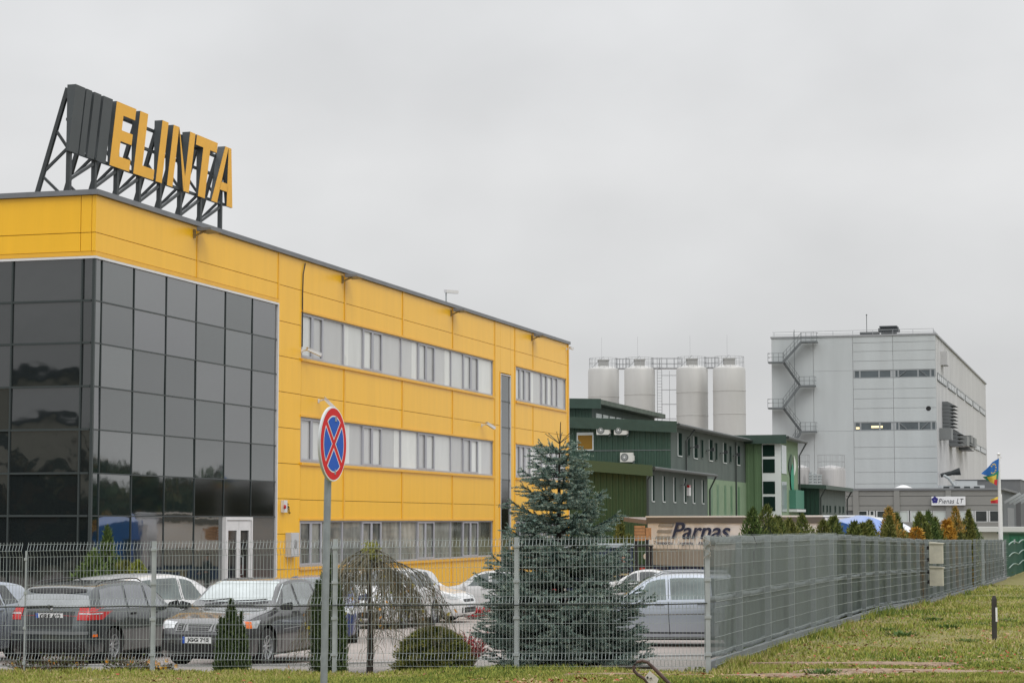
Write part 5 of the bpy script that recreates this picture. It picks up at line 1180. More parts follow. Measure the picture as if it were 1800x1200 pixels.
def gen(c, glass, front_first=.30, doors=(.47, .66), rear=(.70, .88), trims=black, trim_mat=None, wag=False):
    for s in (1, -1):
        c.sidewin(s, .335, .485, .405, .482, glass); c.sidewin(s, .505, .672, .502, .655, glass)
        if wag: c.sidewin(s, .69, .90, .675, .865, glass, nu=8)
        else: c.sidewin(s, .69, .80, .675, .735, glass, nu=6)
        zs = c.clear+.10; H = c.H
        c.line(s, [(.325, .60*H), (.315, .45*H), (.325, zs)]); c.line(s, [(.495, .92*H), (.495, .45*H), (.50, zs)]); c.line(s, [(.68, .90*H), (.69, .55*H), (.655, .42*H), (.65, zs)])
        c.handles(s, (.455, .64), trim_mat or trims)

# ---- charcoal wagon, rear three-quarter view
def place(x, y, D): p = at(x, y, D); return p.x, p.y
# rear centre sits near image x=80
D = 36.9; px_, py_ = place(82, 1169, D); L_ = 4.50
cx, cy = px_+UX*L_/2, py_+UY*L_/2
V = Car('parked_car', 'charcoal estate car seen from behind, its rear plate reading GRF 462', cx, cy, gi(D+1)+.0, A0, L_, 1.74, 1.44, 'wagon', p_grey, group='cars in the car park')
gen(V, mat('grey_reflecting_glass', (.16, .17, .185), .06, ior=2.0, var=.2, vscale=2), wag=True)  # sky reflection put into the base colour of the side windows
V.front_glass(carglass, .30, .42)
V.rear_glass(mat('grey_reflecting_glass2', (.24, .26, .27), .06, ior=2.0, var=.25, vscale=2), .99, 1.235, .84, .72)  # rear window base lightened to stand for reflected sky
V.patch('spoiler_strip', lambda u_, v_: (-6, (2*u_-1)*.56, lerp(1.235+.035*(2*u_-1)**2, 1.325-.02*(2*u_-1)**2, v_)), 18, 4, black, d=(1, 0, 0), off=.014)
W_ = V.W/2
for s in (1, -1):
    tl = V.patch('tail_light', lambda u_, v_: (-6, s*lerp(.54, .86, u_), lerp(.79, 1.0, v_)), 8, 6, redl, d=(1, 0, 0), off=.012)
    V.patch('tail_light_band', lambda u_, v_: (-6, s*lerp(.56, .84, u_), lerp(.885, .905, v_)), 8, 2, headl, d=(1, 0, 0), off=.016, parent=tl)
    V.patch('side_lamp', lambda u_, v_: (V.X(lerp(.955, .995, u_)), s*3, lerp(.80, .93, v_)), 6, 6, redl, d=(0, -s, 0), off=.012, parent=tl)
    V.patch('side_reflector', lambda u_, v_: (V.X(lerp(.935, .965, u_)), s*3, lerp(.50, .545, v_)), 3, 2, orangel, d=(0, -s, 0), off=.01)
V.patch('bumper_strip', lambda u_, v_: (-6, (2*u_-1)*.8, lerp(.545, .60, v_)), 16, 2, mat('bumper_grey', (.15, .16, .165), .35), d=(1, 0, 0), off=.02)
V.patch('bumper_valance', lambda u_, v_: (-6, (2*u_-1)*.78, lerp(.24, .42, v_)), 16, 3, black, d=(1, 0, 0), off=.01)
V.patch('plate_recess', lambda u_, v_: (-6, (2*u_-1)*.46, lerp(.64, .94, v_)), 8, 3, mat('recess_dark', (.02, .022, .024), .5), d=(1, 0, 0), off=.007)
V.plate(False, 'GRF 462', .855, R(6))
r_ = V.hit((-6, .05, 1.0), (1, 0, 0)); mb = MB(); 
pts = []
for k in range(6):
    y = lerp(-.02, .52, k/5); q = V.hit((-6, y, 1.03-.02*k/5), (1, 0, 0)); pts.append(q[0]+Vector((-.03, 0, 0)))
mb.tube(pts, .012, 5); mb.tube([r_[0], r_[0]+Vector((-.05, 0, .03))], .03, 8); build('rear_wiper', mb, black, V.root)
mb = MB(); r_ = V.hit((-6, 0, .965), (1, 0, 0)); mb.lathe([(0, -.02), (.025, -.015), (.03, 0)], 12, 'x', (r_[0].x, 0, .965)); build('boot_badge', mb, chrome, V.root)
V.mirror(-1, black); V.mirror(1, black)
for s in (1, -1):
    mb = MB(); pts = []
    for k in range(12): f_ = lerp(.47, .86, k/11); pts.append((V.X(f_), s*.60, V.top(f_)*V.H+(.03 if 0 < k < 11 else -.01)))
    mb.tube(pts, .012, 6); build('roof_rail', mb, black, V.root)

# ---- dark sedan, front three-quarter view
D = 35.9; px_, py_ = place(352, 1169, D-.6); L_ = 4.64
cx, cy = px_+UX*L_/2, py_+UY*L_/2
S_ = Car('parked_car', 'dark grey saloon facing the fence, its front plate reading JGG 765', cx, cy, gi(D)+.0, A0+math.pi-R(1.5), L_, 1.76, 1.45, 'sedan', p_dark, wr=.32, fo=.95, ro=1.0, group='cars in the car park')
gen(S_, mat('bright_reflecting_glass', (.16, .18, .18), .04, ior=2.6, var=.4, vscale=2.5), trim_mat=p_dark)
S_.front_glass(mat('bright_windshield', (.40, .45, .45), .05, ior=2.2, var=.18, vscale=2.5), .30, .425, .88, .74)  # windshield coloured pale in place of the sky it mirrors
S_.rear_glass(carglass, 1.02, 1.32, .78, .6)
S_.wipers(.300)
for s in (1, -1):
    hl = S_.patch('headlight', lambda u_, v_: (6, s*lerp(.46, .83, u_), lerp(.655, .785, v_)-.03*(1-u_)*(v_)), 10, 5, headl, d=(-1, 0, 0), off=.010)
    S_.patch('indicator', lambda u_, v_: (S_.X(lerp(.055, .085, u_)), s*3, lerp(.66, .77, v_)), 3, 4, orangel, d=(0, -s, 0), off=.012, parent=hl)
    S_.patch('headlight_side', lambda u_, v_: (S_.X(lerp(.02, .055, u_)), s*3, lerp(.645, .785, v_)), 4, 4, headl, d=(0, -s, 0), off=.011, parent=hl)
    S_.patch('fog_recess', lambda u_, v_: (6, s*lerp(.42, .74, u_), lerp(.29, .42, v_)), 6, 3, black, d=(-1, 0, 0), off=.008)
    S_.line(s, [(.34, .60), (.5, .62), (.66, .63), (.8, .64)], .012, alloy, 'side_strip')
# grille: chrome frame, dark mouth
def gril(a, b, z0, z1, sk):
    fr = S_.patch('grille', lambda u_, v_: (6, lerp(a, b, u_), lerp(z0-.004, z1+.006, v_)), 10, 4, mat('grille_chrome', (.22, .22, .22), .3, metal=.8), d=(-1, 0, 0), off=.012)
    S_.patch('grille_mouth', lambda u_, v_: (6, lerp(a+.025+sk*(1-v_), b-.025-sk*(1-v_), u_), lerp(z0+.01, z1-.01, v_)), 10, 4, black, d=(-1, 0, 0), off=.017, parent=fr)
    for k in range(3): S_.patch('grille_bar', lambda u_, v_: (6, lerp(a+.05, b-.05, u_), lerp(z0, z1, (k+1)/4)+lerp(-.004, .004, v_)), 8, 1, mat('grille_chrome', (.22, .22, .22), .3, metal=.8), d=(-1, 0, 0), off=.021, parent=fr)
gril(-.24, .24, .615, .735, .03)
gril(-.42, -.27, .615, .735, .0); gril(.27, .42, .615, .735, .0)
S_.patch('bumper_strip', lambda u_, v_: (6, (2*u_-1)*.80, lerp(.53, .56, v_)), 16, 1, black, d=(-1, 0, 0), off=.012)
S_.patch('lower_intake', lambda u_, v_: (6, (2*u_-1)*.52, lerp(.24, .40, v_)), 10, 3, black, d=(-1, 0, 0), off=.008)
S_.patch('splitter_strip', lambda u_, v_: (6, (2*u_-1)*.62, lerp(.215, .235, v_)), 10, 1, galv, d=(-1, 0, 0), off=.012)
S_.plate(True, 'JGG 765', .475, R(-2)); S_.mirror(1, black); S_.mirror(-1, black)
S_.patch('tail_light', lambda u_, v_: (-6, lerp(.5, .84, u_), lerp(.78, .9, v_)), 6, 4, redl, d=(1, 0, 0), off=.01)
S_.patch('tail_light', lambda u_, v_: (-6, -lerp(.5, .84, u_), lerp(.78, .9, v_)), 6, 4, redl, d=(1, 0, 0), off=.01)

def simple(label, x, y, D, head, L_, W1, H1, sty, pm, glass=None, **k):
    px_, py_ = place(x, y, D); c = Car('parked_car', label, px_, py_, gi(D), head, L_, W1, H1, sty, pm, group='cars in the car park', **k)
    g = glass or carglass; gen(c, g, trim_mat=pm, wag=(sty == 'wagon'))
    c.front_glass(g, .30 if sty != 'hatch' else .255, .42); c.rear_glass(g, .70*H1, .90*H1)
    for s in (1, -1):
        c.patch('headlight', lambda u_, v_: (6, s*lerp(.50, .84, u_)*W1/1.76, lerp(.47, .55, v_)*H1), 8, 4, headl, d=(-1, 0, 0), off=.01)
        c.patch('headlight_side', lambda u_, v_: (c.X(lerp(.02, .075, u_)), s*3, lerp(.455, .545, v_)*H1), 4, 3, headl, d=(0, -s, 0), off=.011)
        c.patch('tail_light', lambda u_, v_: (-6, s*lerp(.58, .86, u_)*W1/1.76, lerp(.54, .68, v_)*H1), 6, 4, redl, d=(1, 0, 0), off=.01)
        c.mirror(s, pm)
    c.patch('grille', lambda u_, v_: (6, (2*u_-1)*.42, lerp(.40, .45, v_)*H1), 8, 2, black, d=(-1, 0, 0), off=.01)
    c.patch('lower_intake', lambda u_, v_: (6, (2*u_-1)*.60, lerp(.20, .30, v_)*H1), 8, 2, black, d=(-1, 0, 0), off=.01)
    return c
greeng = mat('greenish_car_glass', (.07, .095, .09), .04, ior=1.9, var=.5, vscale=2)
simple('white hatchback parked behind the charcoal estate car', 262, 1140, 42.3, R(58), 4.4, 1.80, 1.52, 'hatch', p_white, greeng)
simple('blue hatchback mostly hidden behind the dark saloon and the tall columnar thuja', 562, 1095, 46.8, R(-87), 4.1, 1.74, 1.42, 'hatch', p_blue, greeng)
simple('white hatchback behind the bare weeping tree, nose towards the fence', 684, 1090, 55.5, A0+math.pi, 4.2, 1.76, 1.52, 'hatch', p_white2)
cB = simple('white hatchback side-on with its nose to the right, between the weeping tree and the spruce', 700, 1085, 59.5, R(-17), 4.25, 1.78, 1.46, 'hatch', p_white)
simple('white saloon in the back row with its nose to the left, partly behind the spruce', 868, 1074, 67.5, R(180-6), 4.6, 1.80, 1.42, 'sedan', p_white2, mat('dark_green_car_glass', (.03, .05, .047), .04, ior=1.8))
# silver estate on the right
D = 44.4; c7 = simple('silver estate car side-on behind the corner of the fence, nose to the left', 1176, 1130, D, R(180-3), 4.75, 1.84, 1.50, 'wagon', p_silver, mat('clear_car_glass', (.10, .14, .135), .04, ior=1.8, var=.5, vscale=2.2), wr=.325, fo=.9, ro=1.0)
for s in (1,):
    mb = MB(); pts = []
    for k in range(14): f_ = lerp(.44, .90, k/13); pts.append((c7.X(f_), s*.64, c7.top(f_)*c7.H+(.04 if 0 < k < 13 else -.01)))
    mb.tube(pts, .016, 6); build('roof_rail', mb, alloy, c7.root); mb = MB(); mb.tube([(a, -b, c_) for a, b, c_ in pts], .016, 6); build('roof_rail', mb, alloy, c7.root)
    for s2 in (1, -1): c7.line(s2, [(.12, .62), (.3, .66), (.9, .70)], .02, chrome, 'side_strip'); c7.line(s2, [(.32, .30), (.68, .30)], .03, black, 'sill_strip')
simple('low silver-white car seen behind the spruce and the silver estate', 1128, 1040, 74, R(180-10), 4.3, 1.78, 1.36, 'coupe', p_white2)
simple('silver car cut off by the left edge of the picture, beside the charcoal estate', -108, 1168, 37.6, A0+math.pi, 4.4, 1.76, 1.46, 'hatch', p_silver)

# ================================================================== LORRY, FORKLIFT, CONTAINER, PERSON
a = at(1139, 916, 98); b = at(1448, 916, 86); dvec = Vector((b.x-a.x, b.y-a.y)); Lt = dvec.length; ang = math.atan2(dvec.y, dvec.x)
T = thing('lorry_trailer', 'white curtain-sided trailer lettered Parnas with three grey stripes', 'trailer', (a.x, a.y, -.5), ang)
zt = at(1139, 909, 98).z+.5; zm = at(1139, 963, 98).z+.5; zb = at(1139, 992, 98).z+.5
tarp = mat('white_tarp', (.82, .80, .785), .65, var=.04, vscale=.9, bump=.25, bscale=1.4); tarpg = mat('grey_tarp', (.33, .315, .29), .7, var=.1, vscale=1)
mb = MB(); mb.grid(lambda u_, v_: (Lt*u_, .03*math.sin(u_*46)*math.sin(math.pi*v_), lerp(zm, zt-.12, v_)), 60, 8, 0); mb.grid(lambda u_, v_: (Lt*u_, .02*math.sin(u_*46), lerp(zb, zm, v_)), 60, 3, 1)
mb.box(0, Lt, .06, 2.5, zb, zt-.02, 0); mb.box(-.02, .0, 0, 2.5, zb, zt-.02, 0); build('curtain', mb, [tarp, tarpg], T, fix=False)
mb = MB(); mb.box(-.1, Lt+.05, -.07, 2.55, zt-.0, zt+.07, 0); mb.box(-.06, Lt, -.06, .05, zt-.26, zt-.003, 1); mb.hexa([(-2.2, -.0, zt-.18), (-.1, -.0, zt-.32), (-.1, 2.4, zt-.32), (-2.2, 2.4, zt-.18)], [(-2.2, -.0, zt+.02), (-.1, -.0, zt-.12), (-.1, 2.4, zt-.12), (-2.2, 2.4, zt+.02)], 2); build('roof_frame', mb, [mat('trailer_white', (.80, .80, .79), .5), mat('roof_shadow_rail', (.13, .12, .11), .6), mat('rusty_rail', (.22, .18, .16), .7)], T)  # dark rail band below the white roof edge
sc_ = Lt/309.
k = (zt-zm)/55.
navy = mat('navy_print', (.012, .03, .09), .5)
def tx(x): return (x-1139)*sc_*1.015
tzz = lambda y: zt-(y-909)*k
text('lettering', 'Parnas', 1.0, navy, T, ((tx(1187)+tx(1293))/2, -.062, (tzz(918)+tzz(946))/2), (math.pi/2, 0, 0), shear=.32, bold=.014, fit=tx(1294)-tx(1187), fith=(tzz(917)-tzz(946))*1.0)
for x0, wd, s_ in ((1153, 36, 'Transportas'), (1198, 29, 'Logistika'), (1236, 42, 'Ekspedicija')):
    text('lettering', s_, .4, navy, T, (tx(x0+wd/2), -.062, tzz(954.5)), (math.pi/2, 0, 0), shear=.3, bold=.004, fit=tx(x0+wd)-tx(x0), fith=k*7)
for i_ in range(3):
    mb = MB(); y0 = 920+i_*11; sh = .35; x0, x1 = tx(1160-3*i_), tx(1187-3*i_); z0, z1 = tzz(y0+5.5), tzz(y0)
    mb.hexa([(x0, -.05, z0), (x1, -.05, z0), (x1, -.035, z0), (x0, -.035, z0)], [(x0+.12, -.05, z1), (x1+.12, -.05, z1), (x1+.12, -.035, z1), (x0+.12, -.035, z1)]); build('stripe', mb, tarpg, T)
mb = MB(); mb.box(.1, Lt-.1, .1, 2.4, .55, zb-.02, 0); 
for q in range(10): mb.box(.15+q*Lt/10, .3+q*Lt/10, .04, .099, .5, zb-.02, 1)
build('chassis', mb, [mat('chassis_blue', (.015, .04, .14), .5), mat('chassis_dark', (.01, .015, .04), .6)], T)
for x_ in (1.2, 2.5, Lt-1.6):
    for y_ in (.25, 2.2): mb = MB(); mb.lathe([(.2, -.14), (.48, -.14), (.5, 0), (.48, .14), (.2, .14)], 24, 'y', (x_, y_, .5)); w = build('wheel', mb, rubber, T); mb = MB(); mb.lathe([(0, -.1), (.22, -.1), (.28, -.13)], 16, 'y', (x_, y_, .5)); build('rim', mb, galv, w)
mb = MB(); mb.lathe([(0, -.03), (.12, -.03), (.13, 0)], 16, 'y', (-.25, -.0, (zm+zb)/2)); mb.box(-.3, .02, -.0, .03, (zm+zb)/2-.03, (zm+zb)/2+.03); build('marker_disc', mb, tarp, T)
# white and blue lorry cab beyond the trailer
p = at(1500, 916, 84); t = thing('lorry_cab', 'white and blue lorry cab with a rounded roof deflector behind the hedge', 'lorry', (p.x, p.y, -.5), ang)
cabw = mat('cab_white', (.60, .62, .66), .35, coat=1); cabb = mat('cab_blue', (.01, .11, .42), .3, coat=1)
mb = MB(); mb.box(-1.0, 1.1, 0, 2.4, .5, 2.35, 1); build('cab_body', mb, [cabw, cabb], t)
mb = MB(); n = 14
zt_, zl_ = at(1480, 904, 84).z+.5, at(1533, 926, 84).z+.5
def dfl(u_, v_): 
    x = lerp(-1.35, 1.25, u_); z = lerp(zt_, zl_-.1, u_**2.2)-(.42*(1-v_)**2 if v_ < .5 else .42*v_**2*.4)*(.6+u_*.4); y = lerp(.05, 2.3, v_); return (x, y, z)
mb.grid(lambda u_, v_: dfl(u_, .5*v_), 16, 5, 1); mb.grid(lambda u_, v_: dfl(u_, .5+.5*v_), 16, 5, 0); mb.grid(lambda u_, v_: (dfl(u_, 0)[0], .04, lerp(2.3, dfl(u_, 0)[2], v_)), 16, 3, 1); mb.grid(lambda u_, v_: (dfl(u_, 1)[0], 2.32, lerp(2.3, dfl(u_, 1)[2], v_)), 16, 3, 1); mb.grid(lambda u_, v_: (-1.36, dfl(0, u_)[1], lerp(2.3, dfl(0, u_)[2], v_)), 10, 3, 1)
build('roof_deflector', mb, [cabw, cabb], t, smooth=50, fix=False)
mb = MB(); mb.box(-1.7, -1.4, 0, 2.4, 1, 2.98); build('body_bulkhead', mb, cabw, t)
for x_ in (.4,):
    mb = MB(); mb.lathe([(.2, -.14), (.48, -.14), (.5, 0), (.48, .14), (.2, .14)], 20, 'y', (x_, .2, .5)); build('wheel', mb, rubber, t)
# navy container behind the spruce
a = at(1030, 957, 88); b = at(1113, 957, 88); t = thing('navy_container', 'dark navy skip container with a pale top rim behind the spruce', 'container', (a.x-1.5, 88, -.5), 0)
w_ = b.x-a.x+1.5; h = a.z+.5; mb = MB(); mb.box(0, w_, 0, 2.4, .1, h-.12)
for q in range(9): mb.box(.1+q*w_/9, .22+q*w_/9, -.06, 0, .1, h-.13)
build('container_body', mb, mat('navy_steel', (.012, .025, .06), .5), t); mb = MB(); mb.box(-.05, w_+.05, -.1, 2.45, h-.12, h+.03); build('top_rim', mb, mat('rim_pale', (.33, .38, .42), .5), t)
# forklift with raised crate
p = at(1128, 1000, 83); t = thing('forklift', 'red and black forklift with its dark mast raised beside the trailer', 'forklift', (p.x, p.y, -.5), 0)
mb = MB(); mz = at(1128, 925, 83).z+.5
for x_ in (-.28, .16): mb.box(x_, x_+.12, -.1, .08, .1, mz-.1)
for z_ in (.4, 1.3, 2.1, mz-.25): mb.box(-.16, .16, -.06, .04, z_, z_+.12)
build('mast', mb, black, t)
mb = MB(); mb.box(-.5, .5, .2, 1.9, .35, 1.05); mb.box(-.08, .12, -.14, .18, .55, 1.3); build('forklift_body', mb, mat('forklift_red', (.35, .03, .015), .45), t)
mb = MB(); 
for x_ in (-.48, .42): mb.bar((x_+.03, .5, 1.05), (x_+.03, .6, 2.1), .06); mb.bar((x_+.03, 1.7, 1.05), (x_+.03, 1.6, 2.1), .06)
mb.box(-.5, .5, .5, 1.7, 2.1, 2.16); build('overhead_guard', mb, black, t)
for x_ in (-.5, .38):
    for y_ in (.35, 1.6): mb = MB(); mb.lathe([(0, -.0), (.26, 0), (.28, .06), (.26, .12), (0, .12)], 18, 'x', (x_, y_, .28)); build('wheel', mb, rubber, t)
zc = at(1128, 950, 82).z; p = at(1127, 950, 81.6); t = thing('wooden_crate', 'orange-brown wooden crate lifted on the forklift', 'crate', (p.x, p.y-.2, zc), 0)
hh = at(1127, 923, 81.6).z-zc; mb = MB()
for q in range(5): mb.box(-.26, .12, -.35, .35, q*hh/5+.01, (q+1)*hh/5-.01)
mb.box(.14, .36, -.3, .3, 0.05, hh*.85); build('crate_boards', mb, mat('crate_wood', (.38, .19, .08), .8, var=.2, vscale=6), t)
p = at(1100, 1030, 78); t = thing('plank_stack', 'pale plank lying above the silver-white car in the yard', 'plank', (p.x, p.y, 0), 0)
z_ = at(1110, 1008, 78).z; mb = MB(); mb.bar((-.5, 0, z_), (1.0, 0, z_-.06), .09, .06); mb.box(-.45, -.35, -.05, .05, -.5, z_-.05); mb.box(.8, .9, -.05, .05, -.5, z_-.1); build('plank', mb, mat('plank_wood', (.35, .30, .16), .8), t)

def person(x, y, z, head, label, jacket, trousers, pose=0):
    """one skinned body; hair, jacket and trousers as garments over it"""
    root = thing('person', label, 'person', (x, y, z), head)
    def skin(name, V, Ed, Rr, m, sub=2):
        me = bpy.data.meshes.new(name); me.from_pydata(V, Ed, []); o = bpy.data.objects.new('t', me); sc.collection.objects.link(o)
        o.modifiers.new('s', 'SKIN'); 
        for i, r_ in enumerate(Rr): me.skin_vertices[0].data[i].radius = (r_, r_) if not isinstance(r_, tuple) else r_
        for i in range(len(Rr)): me.skin_vertices[0].data[i].use_root = (i == 0)
        sb = o.modifiers.new('u', 'SUBSURF'); sb.levels = sub; sb.render_levels = sub
        dg = bpy.context.evaluated_depsgraph_get(); m2 = bpy.data.meshes.new_from_object(o.evaluated_get(dg)); bpy.data.objects.remove(o)
        m2.materials.clear(); [m2.materials.append(q) for q in (m if isinstance(m, list) else [m])]; m2.polygons.foreach_set('use_smooth', [True]*len(m2.polygons)); m2.name = name
        return link(name, m2, root)
    V = [(0, 0, .95), (0, 0, 1.12), (0, .01, 1.30), (0, .01, 1.44), (0, 0, 1.50), (0, -.01, 1.60), (0, -.015, 1.68), (0, -.01, 1.75)]
    Ed = [(0, 1), (1, 2), (2, 3), (3, 4), (4, 5), (5, 6), (6, 7)]; Rr = [(.15, .11), (.145, .10), (.165, .115), (.13, .09), .055, (.072, .085), (.078, .092), (.055, .065)]
    for s in (1, -1):
        b0 = len(V); V += [(s*.10, 0, .88), (s*.11, -.01, .50), (s*.12, .02, .09), (s*.125, -.10, .035), (s*.13, -.19, .03)]; Ed += [(0, b0), (b0, b0+1), (b0+1, b0+2), (b0+2, b0+3), (b0+3, b0+4)]; Rr += [.095, .062, .042, .04, .03]
        b0 = len(V); V += [(s*.20, .01, 1.42), (s*.27, .02, 1.14), (s*.22, -.16, .98 if s > 0 else 1.02), (s*.19, -.24, .96 if s > 0 else 1.02)]; Ed += [(3, b0), (b0, b0+1), (b0+1, b0+2), (b0+2, b0+3)]; Rr += [.062, .045, .032, .03]
        w = b0+3
        for k in range(5):
            f0 = len(V); wx_, wy, wz = V[w]; sp = (k-2)*.018
            if k == 4: V += [(wx_-s*.03, wy-.02, wz+.02), (wx_-s*.05, wy-.05, wz+.025)]
            else: V += [(wx_+sp*.8, wy-.05, wz-.005), (wx_+sp, wy-.085-.006*(k % 2), wz-.03)]
            Ed += [(w, f0), (f0, f0+1)]; Rr += [.0105, .008]
    skinm = mat('skin', (.42, .22, .15), .6); b = skin('body', V, Ed, Rr, [skinm, trousers, jacket])
    mi = []
    for p_ in b.data.polygons:
        c_ = p_.center; hand = c_.z < 1.05 and c_.y < -.19 and abs(c_.x) > .1
        mi.append(0 if (c_.z > 1.505 or hand) else (2 if c_.z > .90 else 1))
    b.data.polygons.foreach_set('material_index', mi)
    # hair cap and face
    mb = MB(); n = 16
    mb.grid(lambda u_, v_: (.088*math.sin(v_*1.5)*math.cos(u_*2*math.pi), -.01+.102*math.sin(v_*1.5)*math.sin(u_*2*math.pi)+.02*v_, 1.70+.10*math.cos(v_*1.5)), n, 6); build('hair', mb, mat('hair_brown', (.05, .03, .02), .8), root, smooth=True)
    mb = MB(); mb.hexa([(-.012, -.085, 1.645), (.012, -.085, 1.645), (.012, -.11, 1.638), (-.012, -.11, 1.638)], [(-.006, -.088, 1.69), (.006, -.088, 1.69), (.006, -.092, 1.69), (-.006, -.092, 1.69)]); build('nose', mb, skinm, root)
    for s in (1, -1):
        mb = MB(); mb.lathe([(0, -.006), (.009, -.003), (.011, .004)], 8, 'y', (s*.03, -.093, 1.69)); build('eye', mb, black, root)
        mb = MB(); mb.lathe([(0, -.0), (.022, .004), (.02, .016)], 8, 'x', (s*.078, 0, 1.67)); build('ear', mb, skinm, root)
    mb = MB(); mb.box(-.022, .022, -.094, -.084, 1.612, 1.620); build('mouth', mb, mat('lips', (.28, .09, .07), .6), root)
    return root
D = 80; p = at(1096, 1030, D); person(p.x, D, gi(D), R(8), 'person in a dark jacket standing in the yard between the container and the trailer', mat('dark_jacket', (.012, .016, .022), .8), mat('dark_trousers', (.02, .022, .03), .8))
# ================================================================== VEGETATION
def mats3(base, cols, rough=.75): return [mat('%s_%d' % (base, i), c, rough, spec=.25) for i, c in enumerate(cols)]
def inside_z(x, y):
    # ground height inside the fences
    s = (P0.x-x)/math.cos(R(10.3)); yf = P0.y+s*math.sin(R(10.3)); ye = ipl(E_LINE, x)
    if y < ye: 
        b = max(0, (y-yf)/max(.1, ye-yf)); return lerp(.50-.012*s, gi(ye)+.03, b**.8)
    return gi(y)
def conifer_np(n, h, r, shape, rng, leaf=.03, upright=.75, flare=1.0, rnoise=.12, clump=9):
    """leaf sprays for a thuja-like shrub: thin upright triangles filling a shell"""
    t = rng.random(n)**.85; a = rng.random(n)*2*np.pi
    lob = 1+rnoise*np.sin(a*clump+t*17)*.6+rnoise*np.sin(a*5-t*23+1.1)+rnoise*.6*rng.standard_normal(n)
    R_ = shape(t)*r*lob; q = 1-.55*rng.random(n)**2.2; x = np.cos(a)*R_*q; y = np.sin(a)*R_*q; z = t*h
    d = np.stack([np.cos(a)*(1-upright)+.35*rng.standard_normal(n), np.sin(a)*(1-upright)+.35*rng.standard_normal(n), np.full(n, upright)+.3*rng.standard_normal(n)], 1); d /= np.linalg.norm(d, axis=1)[:, None]
    s = rng.standard_normal((n, 3)); s -= (s*d).sum(1)[:, None]*d; s /= np.linalg.norm(s, axis=1)[:, None]
    ln = leaf*(.7+.8*rng.random(n)); wd = ln*.30
    P = np.stack([x, y, z], 1); V = np.empty((n, 3, 3)); V[:, 0] = P-s*wd[:, None]; V[:, 1] = P+s*wd[:, None]; V[:, 2] = P+d*(ln*2.0)[:, None]
    return V, t, q, lob
def thuja(name, label, x, y, z, h, r, cols, cat='shrub', n=9000, shape=None, group=None, leaf=.028, seed=1, tipc=None, plumes=None, **kw):
    rng = np.random.default_rng(seed); shape = shape or (lambda t: np.minimum(1, (t*9)**.5)*(1-t)**.75*1.12+.02)
    root = thing(name, label, cat, (x, y, z), rng.random()*6, group)
    cone = plumes is None; k = 9 if cone else plumes; Vs = []; Ms = []
    for j in range(k+1):
        if j == 0: m_ = int(n*.34) if k else n; hh = h*.97; rr = r*(.70 if k else 1); off = (0, 0); z0 = 0; ln = (0, 0); sh = shape
        else:
            m_ = int(n*.66/k); a = j*2.4+rng.random(); d = r*(.30+.32*rng.random()); off = (math.cos(a)*d, math.sin(a)*d); fr = (1-.42*d/r*(1 if cone else .5))*(.60+.42*rng.random()); z0 = h*.02*rng.random(); hh = h*min(.99, fr) if cone else h*(.55+.4*rng.random()); rr = r*(.34+.14*rng.random()); ln = (math.cos(a)*r*.10, math.sin(a)*r*.10)
            sh = (lambda t: np.minimum(1, (t*5+.1)**.5)*(1-t)**.85*1.1+.03) if cone else shape
        V, t, q, lob = conifer_np(m_, hh, rr, sh, rng, leaf*(.8+.4*rng.random()), **kw)
        V[:, :, 0] += off[0]+ln[0]*t[:, None]; V[:, :, 1] += off[1]+ln[1]*t[:, None]; V[:, :, 2] += z0; Vs.append(V)
        sf = .25*(j % 3)/2-.08
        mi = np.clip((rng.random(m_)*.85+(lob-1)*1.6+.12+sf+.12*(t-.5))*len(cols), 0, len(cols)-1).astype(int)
        if tipc is not None: mi[(t > .70) & (rng.random(m_) < .7) & (j % 2 == 0)] = len(cols)
        Ms.append(mi)
    V = np.concatenate(Vs); mi = np.concatenate(Ms); n = len(V)
    ms = mats3(name+'_'+str(seed), cols)
    if tipc: ms.append(mat(name+'_tip', tipc, .8))
    npmesh('foliage', V.reshape(-1, 3), np.arange(n*3).reshape(-1, 3), ms, mi, root)
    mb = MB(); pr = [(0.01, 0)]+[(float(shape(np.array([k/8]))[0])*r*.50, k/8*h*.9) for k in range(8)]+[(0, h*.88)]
    mb.lathe(pr, 12); build('inner_core', mb, mat('inner_dark_green', (.02, .028, .012), .95), root)  # solid dark core added to block views through the foliage
    mb = MB(); mb.tube([(0, 0, -.1), (0, 0, h*.5)], [.03, .01], 7); build('trunk', mb, bark, root); return root
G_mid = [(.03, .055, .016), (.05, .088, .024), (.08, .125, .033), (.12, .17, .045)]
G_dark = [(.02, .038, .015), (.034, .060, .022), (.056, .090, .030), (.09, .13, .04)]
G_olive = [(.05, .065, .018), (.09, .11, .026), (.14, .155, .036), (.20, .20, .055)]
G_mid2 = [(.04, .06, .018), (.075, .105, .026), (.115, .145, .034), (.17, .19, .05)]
G_gold = [(.10, .09, .02), (.19, .15, .025), (.28, .20, .03), (.36, .26, .05)]
G_oran = [(.22, .10, .015), (.36, .18, .02), (.45, .24, .025), (.52, .30, .05)]
